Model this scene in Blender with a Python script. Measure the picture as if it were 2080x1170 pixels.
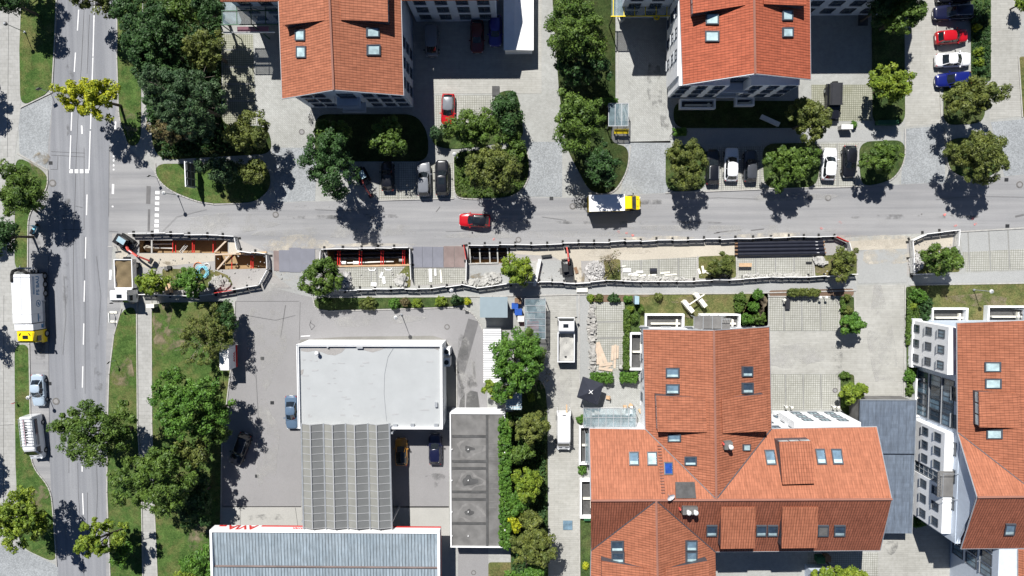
import bpy, bmesh, math, random
import numpy as np
from mathutils import Vector, Matrix, Quaternion
from mathutils.geometry import tessellate_polygon
for o in list(bpy.data.objects): bpy.data.objects.remove(o)
S = bpy.context.scene
C = S.collection
# ---------------------------------------------------------------- camera
FPX, HCAM = 1387.0, 92.5
cam = bpy.data.cameras.new('camera'); cam.sensor_width = 36; cam.lens = 36*FPX/2080; cam.clip_end = 3000
co = bpy.data.objects.new('camera', cam); C.objects.link(co); S.camera = co
QC = Vector((24, 80, -FPX)).rotation_difference(Vector((0, 0, -1)))
co.rotation_mode = 'QUATERNION'; co.rotation_quaternion = QC; co.location = (0, 0, HCAM)
S.render.resolution_x, S.render.resolution_y = 1024, 576
# ---------------------------------------------------------------- light
SUNV = Vector((-.267, .733, 1)).normalized()
w = bpy.data.worlds.new("World"); S.world = w; w.use_nodes = True
nt = w.node_tree; bg = nt.nodes['Background']; sk = nt.nodes.new('ShaderNodeTexSky')
sk.sky_type = 'NISHITA'; sk.sun_disc = False; sk.sun_elevation = math.asin(SUNV.z)
sk.sun_rotation = math.atan2(SUNV.x, SUNV.y) % (2*math.pi); sk.air_density = .6; sk.dust_density = .1; sk.ozone_density = 5
nt.links.new(sk.outputs[0], bg.inputs[0]); bg.inputs[1].default_value = .05
sl = bpy.data.lights.new('sun', 'SUN'); sl.energy = 5; sl.angle = math.radians(.5); sl.color = (1, .97, .925)
so = bpy.data.objects.new('sun', sl); C.objects.link(so)
so.rotation_mode = 'QUATERNION'; so.rotation_quaternion = SUNV.to_track_quat('Z', 'Y'); so.location = (0, 0, 120)
S.view_settings.view_transform = 'Standard'; S.view_settings.look = 'None'; S.view_settings.gamma = 1
S.view_settings.exposure = .6
S.render.engine = 'CYCLES'

def P(x, y, h=0.0):
    "photo pixel seen at height h -> world point"
    d = QC @ Vector((x-1040, -(y-585), -FPX))
    return Vector((0, 0, HCAM)) + d*((HCAM-h)/-d.z)
def ray(x, y, plane, off=0.0):
    p0, n = plane; d = QC @ Vector((x-1040, -(y-585), -FPX)); o = Vector((0, 0, HCAM))
    return o + d*((p0+n*off-o).dot(n)/d.dot(n))

# ---------------------------------------------------------------- materials
MATS = {}
def nm(name):
    m = bpy.data.materials.new(name); m.use_nodes = True; MATS[name] = m
    n = m.node_tree.nodes; b = n['Principled BSDF']; return m, n, m.node_tree.links, b
def ramp(n, a, b, lo=.3, hi=.7):
    r = n.new('ShaderNodeValToRGB'); e = r.color_ramp.elements
    e[0].position, e[1].position = lo, hi; e[0].color, e[1].color = (*a, 1), (*b, 1); return r
def mixc(n, l, a, b, fac, mode='MIX'):
    x = n.new('ShaderNodeMix'); x.data_type = 'RGBA'; x.blend_type = mode
    for s, v in ((6, a), (7, b), (0, fac)):
        if hasattr(v, 'is_output'): l.new(v, x.inputs[s])
        elif s == 0: x.inputs[0].default_value = v
        else: x.inputs[s].default_value = (*v, 1)
    return x.outputs[2]
def noise(n, l, scale, det=4, rough=.6, vec=None, coord='Object', stretch=None, rot=0):
    t = n.new('ShaderNodeTexNoise'); t.inputs['Scale'].default_value = scale; t.inputs['Detail'].default_value = det
    t.inputs['Roughness'].default_value = rough
    tc = n.new('ShaderNodeTexCoord'); src = tc.outputs[coord]
    if stretch or rot:
        mp = n.new('ShaderNodeMapping'); mp.inputs['Scale'].default_value = stretch or (1, 1, 1); mp.inputs['Rotation'].default_value = (0, 0, rot)
        l.new(src, mp.inputs[0]); src = mp.outputs[0]
    l.new(src, t.inputs['Vector']); return t.outputs[0]
def bump(n, l, b, h, dist=.02, st=.5):
    x = n.new('ShaderNodeBump'); x.inputs['Distance'].default_value = dist; x.inputs['Strength'].default_value = st
    l.new(h, x.inputs['Height']); l.new(x.outputs[0], b.inputs['Normal'])
def sc(c, k): return tuple(min(1, v*k) for v in c)
def plain(name, col, rough=.6, metal=0, coat=0, var=.12, vs=1.5, spec=.4):
    m, n, l, b = nm(name)
    f = noise(n, l, vs); r = ramp(n, sc(col, 1-var), sc(col, 1+var)); l.new(f, r.inputs[0])
    f2 = noise(n, l, vs*14, 3); c = mixc(n, l, r.outputs[0], sc(col, .8), 0.0)
    x = n.new('ShaderNodeMath'); x.operation = 'MULTIPLY'; x.inputs[1].default_value = var; l.new(f2, x.inputs[0])
    l.new(x.outputs[0], c.node.inputs[0]); l.new(c, b.inputs['Base Color'])
    b.inputs['Roughness'].default_value = rough; b.inputs['Metallic'].default_value = metal
    b.inputs['Coat Weight'].default_value = coat; b.inputs['Specular IOR Level'].default_value = spec
    return m
def asphalt(name, col, patch=.10, streak=None):
    m, n, l, b = nm(name)
    big = noise(n, l, .06, 5, .6); r = ramp(n, sc(col, 1-patch), sc(col, 1+patch), .35, .65); l.new(big, r.inputs[0])
    mid = noise(n, l, .5, 6, .7); c = mixc(n, l, r.outputs[0], sc(col, .72), 0.0)
    rr = ramp(n, (0, 0, 0), (.3, .3, .3), .52, .8); l.new(mid, rr.inputs[0]); l.new(rr.outputs[0], c.node.inputs[0])
    sp = noise(n, l, 14, 2, .7); r3 = ramp(n, (.84,)*3, (1.12,)*3, .35, .65); l.new(sp, r3.inputs[0])
    c2 = mixc(n, l, c, r3.outputs[0], 1.0, 'MULTIPLY')
    if streak:
        st = noise(n, l, 1, 4, .6, stretch=streak); r4 = ramp(n, (.86, .86, .87), (1.1, 1.09, 1.08), .38, .62); l.new(st, r4.inputs[0])
        c2 = mixc(n, l, c2, r4.outputs[0], 1.0, 'MULTIPLY')
    l.new(c2, b.inputs['Base Color']); b.inputs['Roughness'].default_value = .9; b.inputs['Specular IOR Level'].default_value = .2
    bump(n, l, b, sp, .01, .4); return m
def brick(name, col, bw, bh, mortar, mcol, rot=0, offset=.5, var=.12, weeds=None, scalev=1, stain=.18):
    m, n, l, b = nm(name)
    tc = n.new('ShaderNodeTexCoord'); mp = n.new('ShaderNodeMapping'); mp.inputs['Rotation'].default_value = (0, 0, rot)
    l.new(tc.outputs['Object'], mp.inputs[0])
    t = n.new('ShaderNodeTexBrick'); l.new(mp.outputs[0], t.inputs['Vector'])
    t.offset = offset; t.inputs['Scale'].default_value = 1; t.inputs['Brick Width'].default_value = bw; t.inputs['Row Height'].default_value = bh
    t.inputs['Mortar Size'].default_value = mortar; t.inputs['Mortar Smooth'].default_value = .3; t.inputs['Bias'].default_value = 0
    t.inputs['Color1'].default_value = (*sc(col, 1-var), 1); t.inputs['Color2'].default_value = (*sc(col, 1+var), 1); t.inputs['Mortar'].default_value = (*mcol, 1)
    c = t.outputs['Color']
    big = noise(n, l, .12, 5, .65); r = ramp(n, (1-stain, 1-stain*1.05, 1-stain*1.2), (1.1, 1.1, 1.1), .35, .62); l.new(big, r.inputs[0])
    c = mixc(n, l, c, r.outputs[0], 1.0, 'MULTIPLY')
    md = noise(n, l, 1.7, 5, .7); r2 = ramp(n, (.93, .93, .92), (1.05, 1.05, 1.05), .36, .6); l.new(md, r2.inputs[0])
    c = mixc(n, l, c, r2.outputs[0], 1.0, 'MULTIPLY')
    if weeds:
        wn = noise(n, l, .35, 6, .7); rw = ramp(n, (0,)*3, (.75,)*3, .5, .68); l.new(wn, rw.inputs[0])
        c = mixc(n, l, c, weeds, 0.0); l.new(rw.outputs[0], c.node.inputs[0])
    l.new(c, b.inputs['Base Color']); b.inputs['Roughness'].default_value = .92; b.inputs['Specular IOR Level'].default_value = .2
    iv = n.new('ShaderNodeMath'); iv.operation = 'SUBTRACT'; iv.inputs[0].default_value = 1; l.new(t.outputs['Fac'], iv.inputs[1])
    bump(n, l, b, iv.outputs[0], .02, .5); return m
def cobble(name, col, scale=5.5):
    m, n, l, b = nm(name)
    tc = n.new('ShaderNodeTexCoord'); v = n.new('ShaderNodeTexVoronoi'); v.inputs['Scale'].default_value = scale; l.new(tc.outputs['Object'], v.inputs['Vector'])
    hs = n.new('ShaderNodeSeparateColor'); l.new(v.outputs['Color'], hs.inputs[0])
    r = ramp(n, sc(col, .84), sc(col, 1.16), .1, .9); l.new(hs.outputs[0], r.inputs[0])
    e = ramp(n, (1, 1, 1), (.6, .6, .6), .4, .75); l.new(v.outputs['Distance'], e.inputs[0])
    c = mixc(n, l, r.outputs[0], e.outputs[0], .4, 'MULTIPLY')
    bg_ = noise(n, l, .25, 4); r2 = ramp(n, (.86,)*3, (1.12,)*3); l.new(bg_, r2.inputs[0]); c = mixc(n, l, c, r2.outputs[0], 1.0, 'MULTIPLY')
    l.new(c, b.inputs['Base Color']); b.inputs['Roughness'].default_value = .85; bump(n, l, b, e.outputs[0], .02, .5); return m
def grass(name, a, b_, dry=(.16, .13, .06), dryk=.5):
    m, n, l, b = nm(name)
    f = noise(n, l, .7, 7, .75); r = ramp(n, sc(a, .8), sc(b_, 1.15), .34, .66); l.new(f, r.inputs[0])
    d = noise(n, l, .26, 6, .75); rd = ramp(n, (0,)*3, (dryk,)*3, .5, .72); l.new(d, rd.inputs[0]); rd.color_ramp.elements[0].position = .46; rd.color_ramp.elements[1].position = .66
    c = mixc(n, l, r.outputs[0], dry, 0.0); l.new(rd.outputs[0], c.node.inputs[0])
    g = noise(n, l, 6, 5, .8); r3 = ramp(n, (.45, .5, .4), (1.6, 1.55, 1.5), .32, .68); l.new(g, r3.inputs[0]); c = mixc(n, l, c, r3.outputs[0], 1.0, 'MULTIPLY')
    l.new(c, b.inputs['Base Color']); b.inputs['Roughness'].default_value = 1; b.inputs['Specular IOR Level'].default_value = .1
    bump(n, l, b, g, .12, 1.0); return m
def tiles(name, a, b_, pw=.30, ph=.46, dark=.46):
    m, n, l, b = nm(name)
    uv = n.new('ShaderNodeUVMap'); sp = n.new('ShaderNodeSeparateXYZ'); l.new(uv.outputs[0], sp.inputs[0])
    def fr(o, p):
        d = n.new('ShaderNodeMath'); d.operation = 'DIVIDE'; d.inputs[1].default_value = p; l.new(o, d.inputs[0])
        f = n.new('ShaderNodeMath'); f.operation = 'FRACT'; l.new(d.outputs[0], f.inputs[0]); return f.outputs[0]
    fu, fv = fr(sp.outputs[0], pw), fr(sp.outputs[1], ph)
    ru = ramp(n, (dark,)*3, (1, 1, 1), .10, .30); l.new(fu, ru.inputs[0])
    rv = ramp(n, (dark*.45+.55,)*3, (1, 1, 1), .06, .18); l.new(fv, rv.inputs[0])
    f = noise(n, l, .3, 5, .7); r = ramp(n, a, b_, .3, .7); l.new(f, r.inputs[0])
    st = noise(n, l, 5, 4, .7, coord='UV', stretch=(1, .12, 1)); rs = ramp(n, (.74, .72, .70), (1.14, 1.14, 1.14), .32, .62); l.new(st, rs.inputs[0])
    c = mixc(n, l, r.outputs[0], rs.outputs[0], 1.0, 'MULTIPLY')
    wv = n.new('ShaderNodeTexWhiteNoise'); wv.noise_dimensions = '2D'
    fl = n.new('ShaderNodeVectorMath'); fl.operation = 'DIVIDE'; fl.inputs[1].default_value = (pw, ph, 1); l.new(uv.outputs[0], fl.inputs[0])
    f2 = n.new('ShaderNodeVectorMath'); f2.operation = 'FLOOR'; l.new(fl.outputs[0], f2.inputs[0]); l.new(f2.outputs[0], wv.inputs[0])
    rw = ramp(n, (.92,)*3, (1.08,)*3, 0, 1); l.new(wv.outputs[0], rw.inputs[0]); c = mixc(n, l, c, rw.outputs[0], 1.0, 'MULTIPLY')
    c = mixc(n, l, c, ru.outputs[0], 1.0, 'MULTIPLY'); c = mixc(n, l, c, rv.outputs[0], 1.0, 'MULTIPLY')
    l.new(c, b.inputs['Base Color']); b.inputs['Roughness'].default_value = .8; b.inputs['Specular IOR Level'].default_value = .25
    mn = n.new('ShaderNodeMath'); mn.operation = 'MULTIPLY'; l.new(ru.outputs[0], mn.inputs[0]); l.new(rv.outputs[0], mn.inputs[1])
    bump(n, l, b, mn.outputs[0], .04, .6); return m
def leafm(name, a, b_, c_):
    m, n, l, b = nm(name)
    g = n.new('ShaderNodeNewGeometry'); f = noise(n, l, .55, 3, .6)
    r = ramp(n, a, b_, .36, .64); l.new(f, r.inputs[0]); rr = ramp(n, (.62, .66, .6), (1.5, 1.42, 1.3), 0, 1); l.new(g.outputs['Random Per Island'], rr.inputs[0])
    f2 = noise(n, l, 1.3, 2); r2 = ramp(n, (0,)*3, (.8,)*3, .52, .68); l.new(f2, r2.inputs[0])
    c = mixc(n, l, r.outputs[0], c_, 0.0); l.new(r2.outputs[0], c.node.inputs[0])
    c = mixc(n, l, c, rr.outputs[0], 1.0, 'MULTIPLY'); l.new(c, b.inputs['Base Color'])
    b.inputs['Roughness'].default_value = .55; b.inputs['Specular IOR Level'].default_value = .3
    t = n.new('ShaderNodeBsdfTranslucent'); l.new(c, t.inputs[0]); mx = n.new('ShaderNodeMixShader'); mx.inputs[0].default_value = .22
    l.new(b.outputs[0], mx.inputs[1]); l.new(t.outputs[0], mx.inputs[2]); l.new(mx.outputs[0], n['Material Output'].inputs[0]); return m
def glassm(name, col, rough=.08, alpha=1.0):
    m, n, l, b = nm(name); b.inputs['Base Color'].default_value = (*col, 1); b.inputs['Roughness'].default_value = rough
    b.inputs['Specular IOR Level'].default_value = .8; b.inputs['Alpha'].default_value = alpha
    f = noise(n, l, 1.2, 2); r = ramp(n, sc(col, .7), sc(col, 1.3)); l.new(f, r.inputs[0]); l.new(r.outputs[0], b.inputs['Base Color']); return m

asphalt('asphalt_street', (.255, .257, .262), .06, streak=(.03, .9, 1)); asphalt('asphalt_road', (.215, .223, .240), .06, streak=(1.1, .02, 1))
asphalt('asphalt_lot', (.242, .238, .240), .07); asphalt('asphalt_dark', (.10, .10, .10), .25); asphalt('pave_light', (.30, .305, .30), .08)
asphalt('concrete', (.36, .355, .335), .08); asphalt('sand', (.41, .375, .315), .12); asphalt('soil', (.17, .13, .075), .3); asphalt('gravelbed', (.30, .29, .28), .12)
asphalt('trenchwall', (.27, .185, .10), .3); asphalt('bark_ground', (.15, .10, .07), .3); asphalt('loopstrip', (.20, .195, .18), .25)
brick('paver', (.325, .33, .318), .24, .12, .008, (.22, .22, .21), var=.06, stain=.09); brick('paver_row', (.325, .322, .302), 1.6, .30, .010, (.23, .225, .21), offset=.35, var=.05, stain=.09)
brick('paver_diag', (.325, .33, .318), .42, .21, .014, (.22, .22, .21), rot=.785, var=.07, stain=.1); brick('slab', (.31, .31, .30), .7, .5, .012, (.25, .25, .24), var=.05, stain=.08)
brick('grid', (.345, .345, .32), .30, .30, .03, (.16, .16, .135), offset=0, weeds=(.27, .27, .235), stain=.1, var=.06)
brick('grid_green', (.29, .29, .24), .28, .28, .04, (.14, .145, .105), offset=0, weeds=(.20, .20, .14), var=.06, stain=.1)
cobble('cobble', (.26, .275, .285), 7.5); cobble('rubble', (.42, .41, .40), 3); cobble('cobble_light', (.29, .30, .305), 7)
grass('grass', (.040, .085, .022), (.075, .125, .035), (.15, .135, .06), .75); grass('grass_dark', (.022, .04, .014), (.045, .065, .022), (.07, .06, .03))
grass('grass_dry', (.06, .085, .028), (.12, .13, .05), (.19, .145, .075), .7); grass('groundcover', (.03, .055, .02), (.065, .10, .032), (.11, .10, .05))
tiles('roof_tile', (.31, .112, .062), (.37, .140, .080)); tiles('roof_red', (.335, .088, .046), (.395, .108, .058)); tiles('roof_orange', (.315, .118, .066), (.365, .142, .082), dark=.75)
tiles('roof_tile_shade', (.24, .082, .048), (.30, .105, .062), dark=.34); tiles('roof_ridge', (.42, .20, .15), (.5, .25, .19), 3, .4, .5)  # south-slope tile: same tile darkened, the slope's shade put into its colour
tiles('corrugated', (.21, .26, .30), (.27, .32, .36), .42, 60, .3); tiles('roof_slate', (.10, .125, .165), (.12, .148, .19), 1.0, .5, .85)
plain('render_white', (.78, .79, .80), .8, var=.05); plain('render_blue', (.50, .56, .64), .8, var=.06); plain('roofwhite', (.355, .37, .375), .7, var=.05, vs=.4)
plain('white', (.8, .8, .8), .45, var=.04); plain('frame_dark', (.06, .07, .085), .4); plain('metal', (.42, .44, .46), .45, .5); plain('darkmetal', (.035, .037, .04), .5, .3)
plain('black', (.012, .013, .016), .4); plain('rubber', (.018, .018, .018), .9); plain('wood', (.48, .33, .20), .8, var=.2); plain('wood_new', (.50, .40, .31), .8, var=.15)
plain('bark', (.10, .08, .06), .9, var=.3); plain('twig', (.22, .19, .15), .9, var=.3); plain('red', (.55, .03, .025), .5); plain('redarm', (.62, .10, .08), .5, var=.2)
plain('yellow', (.82, .62, .01), .4); plain('blue', (.02, .08, .35), .4); plain('cyan', (.25, .62, .75), .5); plain('lightblue', (.30, .42, .48), .4)
plain('marking', (.74, .74, .74), .7, var=.12, vs=4); plain('tar', (.05, .05, .052), .8); plain('tarsoft', (.13, .128, .13), .9); plain('kerbstone', (.36, .35, .33), .85, var=.2, vs=3)
plain('flat_grey', (.145, .142, .138), .85, var=.35, vs=.5); plain('flat_dark', (.07, .07, .07), .8, var=.3); plain('greyroof', (.22, .275, .305), .6, var=.04)
plain('steelplate', (.165, .17, .20), .65, .1, var=.12, vs=.5); plain('rustplate', (.20, .155, .145), .75, .1, var=.25, vs=.5); plain('cover', (.022, .023, .028), .5); plain('bayline', (.22, .22, .21), .9, var=.15, vs=4); plain('scuff', (.34, .345, .35), .8, var=.1); plain('debris', (.34, .33, .31), .9, var=.35, vs=3); plain('stainring', (.175, .17, .165), .85, var=.3, vs=1); plain('pipe', (.014, .016, .026), .38, var=.2)
plain('manhole', (.13, .125, .12), .8, var=.3, vs=6); plain('green_box', (.02, .09, .04), .5); plain('pvc', (.62, .62, .6), .5); plain('brown', (.20, .12, .07), .8); plain('truckblue', (.05, .19, .36), .5); plain('parasol', (.020, .023, .036), .8, var=.12)
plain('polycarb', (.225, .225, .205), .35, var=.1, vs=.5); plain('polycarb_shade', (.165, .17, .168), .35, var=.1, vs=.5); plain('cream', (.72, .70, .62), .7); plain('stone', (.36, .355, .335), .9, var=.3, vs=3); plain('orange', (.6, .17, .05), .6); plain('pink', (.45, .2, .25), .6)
glassm('glass', (.035, .055, .08)); glassm('glass_light', (.38, .50, .52), .12); glassm('glass_mid', (.13, .20, .26), .1); glassm('glass_car', (.012, .016, .02), .06); glassm('glass_clear', (.20, .27, .30), .08, .42); glassm('glass_blue', (.02, .07, .3), .1)
glassm('lens', (.6, .62, .65), .15); glassm('taillight', (.4, .01, .01), .2)
for k, c in dict(red=(.42, .006, .012), white=(.72, .73, .75), black=(.008, .009, .013), blue=(.006, .012, .13), silverblue=(.36, .44, .52), steelblue=(.09, .14, .21), grey=(.16, .17, .19), darkgrey=(.05, .055, .065), yellow=(.85, .62, .01), gold=(.42, .20, .03), navy=(.008, .010, .035), darkred=(.10, .008, .01), violet=(.03, .03, .22)).items():
    plain('paint_'+k, c, .28, .0, .6, var=.03)
leafm('leaf_mid', (.058, .112, .020), (.105, .170, .030), (.040, .080, .016)); leafm('leaf_dark', (.026, .068, .021), (.052, .112, .032), (.022, .052, .016))
leafm('leaf_olive', (.080, .110, .026), (.140, .165, .038), (.065, .080, .026)); leafm('leaf_lime', (.12, .19, .022), (.20, .26, .028), (.07, .13, .020))
leafm('leaf_yellow', (.27, .31, .018), (.40, .42, .02), (.12, .19, .020)); leafm('leaf_blue', (.036, .080, .034), (.068, .120, .052), (.024, .050, .024)); leafm('leaf_brown', (.11, .09, .045), (.15, .13, .06), (.06, .09, .03))
leafm('leaf_bright', (.055, .140, .020), (.10, .20, .030), (.042, .10, .018))
def dustm(name, col, sc_, lo, hi):
    m = plain(name, col, .95, var=.15); n, l = m.node_tree.nodes, m.node_tree.links; b = n['Principled BSDF']
    f = noise(n, l, sc_, 6, .7); r = ramp(n, (0,)*3, (.85,)*3, lo, hi); l.new(f, r.inputs[0]); l.new(r.outputs[0], b.inputs['Alpha']); return m
dustm('dust', (.50, .46, .39), .35, .42, .62); dustm('dust_light', (.40, .395, .38), .25, .46, .74); dustm('grime', (.13, .13, .13), .4, .5, .75); dustm('paintmark', (.7, .2, .18), 3, .4, .6); dustm('dirt_brown', (.22, .18, .12), .6, .45, .65)
M = MATS

# ---------------------------------------------------------------- mesh building
ORG = {}
class MB:
    def __init__(s): s.v = []; s.f = []; s.uv = {}
    def face(s, pts, uvs=None):
        i = len(s.v); s.v += [tuple(p) for p in pts]; s.f.append(tuple(range(i, i+len(pts))))
        if uvs: s.uv[len(s.f)-1] = uvs
        return s
    def box(s, c, d, rz=0, mat=None):
        c = Vector(c); h = Vector(d)/2; R = mat or Matrix.Rotation(rz, 3, 'Z'); i = len(s.v)
        for sx, sy, sz in ((-1, -1, -1), (1, -1, -1), (1, 1, -1), (-1, 1, -1), (-1, -1, 1), (1, -1, 1), (1, 1, 1), (-1, 1, 1)):
            s.v.append(tuple(c+R @ Vector((sx*h.x, sy*h.y, sz*h.z))))
        for q in ((3, 2, 1, 0), (4, 5, 6, 7), (0, 1, 5, 4), (1, 2, 6, 5), (2, 3, 7, 6), (3, 0, 4, 7)): s.f.append(tuple(i+k for k in q))
        return s
    def prism(s, pts, z0, z1):
        "pts: world xy list"
        a = sum(p[0]*q[1]-q[0]*p[1] for p, q in zip(pts, pts[1:]+pts[:1]))
        if a < 0: pts = pts[::-1]
        n = len(pts); i = len(s.v); s.v += [(p[0], p[1], z0) for p in pts]+[(p[0], p[1], z1) for p in pts]
        for t in tessellate_polygon([[Vector((p[0], p[1], 0)) for p in pts]]):
            t = fixt(t, pts); s.f.append(tuple(i+n+k for k in t)); s.f.append(tuple(i+k for k in t[::-1]))
        for k in range(n): s.f.append((i+k, i+(k+1) % n, i+n+(k+1) % n, i+n+k))
        return s
    def tube(s, p0, p1, r0, r1=None, n=8, cap=True):
        p0, p1 = Vector(p0), Vector(p1); r1 = r0 if r1 is None else r1; d = (p1-p0).normalized()
        a = d.orthogonal().normalized(); b = d.cross(a); i = len(s.v)
        for p, r in ((p0, r0), (p1, r1)):
            for k in range(n):
                t = 2*math.pi*k/n; s.v.append(tuple(p+(a*math.cos(t)+b*math.sin(t))*r))
        for k in range(n): s.f.append((i+k, i+(k+1) % n, i+n+(k+1) % n, i+n+k))
        if cap: s.f.append(tuple(i+k for k in range(n))[::-1]); s.f.append(tuple(i+n+k for k in range(n)))
        return s
    def path(s, pts, r, n=6):
        for a, b in zip(pts, pts[1:]): s.tube(a, b, r, r, n)
        return s
    def disc(s, c, r, h, n=16): return s.tube(c, Vector(c)+Vector((0, 0, h)), r, r, n)
    def ball(s, c, r, sz=1, seg=12, rings=7):
        c = Vector(c); i = len(s.v)
        for a in range(rings+1):
            th = math.pi*a/rings
            for b in range(seg):
                ph = 2*math.pi*b/seg; s.v.append((c.x+r*math.sin(th)*math.cos(ph), c.y+r*math.sin(th)*math.sin(ph), c.z+r*sz*math.cos(th)))
        for a in range(rings):
            for b in range(seg): s.f.append((i+a*seg+b, i+(a+1)*seg+b, i+(a+1)*seg+(b+1) % seg, i+a*seg+(b+1) % seg))
        return s
def fixt(t, pts):
    a, b, c = (pts[k] for k in t)
    return tuple(t) if (b[0]-a[0])*(c[1]-a[1])-(c[0]-a[0])*(b[1]-a[1]) > 0 else tuple(t)[::-1]
def org(o):
    v = Vector((0, 0, 0))
    while o is not None: v = v+Vector(o.location); o = o.parent
    return v
def obj(name, mb, mat, parent=None, local=False, smooth=False, loc=None):
    "mesh from world coords (or local when local=True); the object's origin is its parent's, or loc"
    me = bpy.data.meshes.new(name); off = Vector((0, 0, 0))
    if parent is not None and not local: off = org(parent)
    if loc is not None: off = off if parent is not None else Vector(loc)
    me.from_pydata([(x-off.x, y-off.y, z-off.z) for x, y, z in mb.v], [], mb.f)
    if mb.uv:
        uvl = me.uv_layers.new(name='UVMap')
        for pi, p in enumerate(me.polygons):
            if pi in mb.uv:
                for k, li in enumerate(p.loop_indices): uvl.data[li].uv = mb.uv[pi][k]
    me.materials.append(M[mat] if isinstance(mat, str) else mat)
    if smooth: me.polygons.foreach_set('use_smooth', [True]*len(me.polygons))
    o = bpy.data.objects.new(name, me); C.objects.link(o); o.parent = parent
    if loc is not None and parent is None: o.location = loc
    return o
def tag(o, label, cat, group=None, kind=None):
    if label: o['label'] = label
    if cat: o['category'] = cat
    if group: o['group'] = group
    if kind: o['kind'] = kind
    return o
def thing(name, label, cat, loc=(0, 0, 0), rz=0, group=None):
    o = bpy.data.objects.new(name, None); C.objects.link(o); o.location = loc; o.rotation_euler = (0, 0, rz); o.empty_display_size = .3
    return tag(o, label, cat, group)
def solo(name, mb, mat, label, cat, group=None, loc=None, smooth=False, kind=None):
    if loc is None:
        a = np.array(mb.v); loc = (float(a[:, 0].mean()), float(a[:, 1].mean()), float(a[:, 2].min()))
    return tag(obj(name, mb, mat, None, smooth=smooth, loc=loc), label, cat, group, kind)
def struct(name, mb, mat, smooth=False):
    o = obj(name, mb, mat, smooth=smooth); o['kind'] = 'structure'; return o
def copy_tree(o, parent=None):
    c = o.copy(); C.objects.link(c); c.parent = parent
    for ch in list(o.children): copy_tree(ch, c)
    return c
def W2(pts, h=0): return [tuple(P(x, y, h)[:2]) for x, y in pts]
def sheet_mb(mb, outer, z, holes=()):
    loops = [W2(outer)]+[W2(h) for h in holes]
    flat = [p for lp in loops for p in lp]; i = len(mb.v); mb.v += [(p[0], p[1], z) for p in flat]
    for t in tessellate_polygon([[Vector((p[0], p[1], 0)) for p in lp] for lp in loops]): mb.f.append(tuple(i+k for k in fixt(t, flat)))
    return mb
def sheet(name, outer, layer, mat, holes=()): return struct(name, sheet_mb(MB(), outer, layer*.004, holes), mat)
def sheets(name, polys, layer, mat):
    mb = MB()
    for p in polys: sheet_mb(mb, p, layer*.004)
    return struct(name, mb, mat)
def rect(x0, y0, x1, y1): return [(x0, y0), (x1, y0), (x1, y1), (x0, y1)]
def rnd(pts, r=24, closed=True, n=5):
    out = []; N = len(pts)
    for i, p in enumerate(pts):
        if not closed and i in (0, N-1): out.append(p); continue
        a, b = Vector(pts[i-1]), Vector(pts[(i+1) % N]); p = Vector(p); da, db = (a-p).length, (b-p).length
        u, v = (a-p)/da, (b-p)/db
        if u.dot(v) < -.985 or abs(p.x) > 2150 or p.x < -40 or p.y < -40 or p.y > 1200: out.append(tuple(p)); continue
        ra, rb = min(r, da*.45), min(r, db*.45); s, e = p+u*ra, p+v*rb
        for k in range(n+1): t = k/n; out.append(tuple(s*(1-t)**2+p*2*t*(1-t)+e*t*t))
    return out
def slab(name, outers, layer, h, mat):
    mb = MB()
    for o in outers: mb.prism(W2(rnd(o, 26 if 'grass' in name else 6)), 0.0, h)
    return struct(name, mb, mat)
def ribbon(mb, pts, w, z0, z1):
    "raised strip along world xy polyline"
    for a, b in zip(pts, pts[1:]):
        a, b = Vector((a[0], a[1], 0)), Vector((b[0], b[1], 0)); d = b-a
        if d.length < 1e-4: continue
        mb.box(((a.x+b.x)/2, (a.y+b.y)/2, (z0+z1)/2), (d.length+w*.4, w, z1-z0), math.atan2(d.y, d.x))
    return mb
def kerbs(name, lines, w=.14, h=.12, mat='kerbstone'):
    mb = MB()
    for ln in lines: ribbon(mb, W2(rnd(ln, 26, False)), w, 0, h)
    return struct(name, mb, mat)
def lines(name, lst, layer, mat, w=.12):
    mb = MB()
    for ln in lst:
        ww = w
        if not isinstance(ln[0], tuple): ww, ln = ln[0], ln[1]
        p = W2(ln)
        for a, b in zip(p, p[1:]):
            a, b = Vector(a), Vector(b); d = (b-a).normalized(); q = Vector((-d.y, d.x))*ww/2
            mb.face([(*(a-q), layer*.004), (*(b-q), layer*.004), (*(b+q), layer*.004), (*(a+q), layer*.004)])
    return struct(name, mb, mat)
# ---------------------------------------------------------------- ground and paving
PIT1 = [(283, 488), (463, 488), (463, 514), (480, 518), (541, 519), (541, 545), (437, 548), (437, 514), (283, 514)]
PIT3 = [(664, 508), (831, 506), (831, 541), (668, 543)]
PIT4 = [(951, 503), (1036, 503), (1036, 534), (951, 535)]
PITS = [PIT1, PIT3, PIT4]
sheet('ground', [(-9000, -7000), (11000, -7000), (11000, 8000), (-9000, 8000)], 0, 'paver', PITS)
ROADW = [(118, -60), (243, -60), (238, 120), (241, 240), (252, 290), (285, 322), (312, 345), (318, 362), (345, 388), (400, 410), (435, 415), (520, 413), (560, 412), (645, 409), (770, 407), (922, 402), (1010, 405), (1062, 400), (1128, 402), (1200, 400), (1350, 393), (1560, 384), (1745, 379), (1850, 374), (1925, 371), (2060, 357), (2200, 345), (2200, 456), (2080, 461), (1945, 470), (1700, 483), (1500, 489), (1045, 500), (940, 500), (650, 508), (548, 516), (480, 486), (240, 472), (228, 500), (226, 560), (240, 600), (247, 625), (232, 680), (222, 760), (219, 860), (218, 1000), (226, 1240), (116, 1240), (110, 1060), (104, 1000), (66, 945), (60, 700), (57, 560), (58, 430), (98, 385), (97, 290), (106, 190), (112, 80)]
sheet('road', rnd(ROADW, 26), 1, 'asphalt_street')
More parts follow.
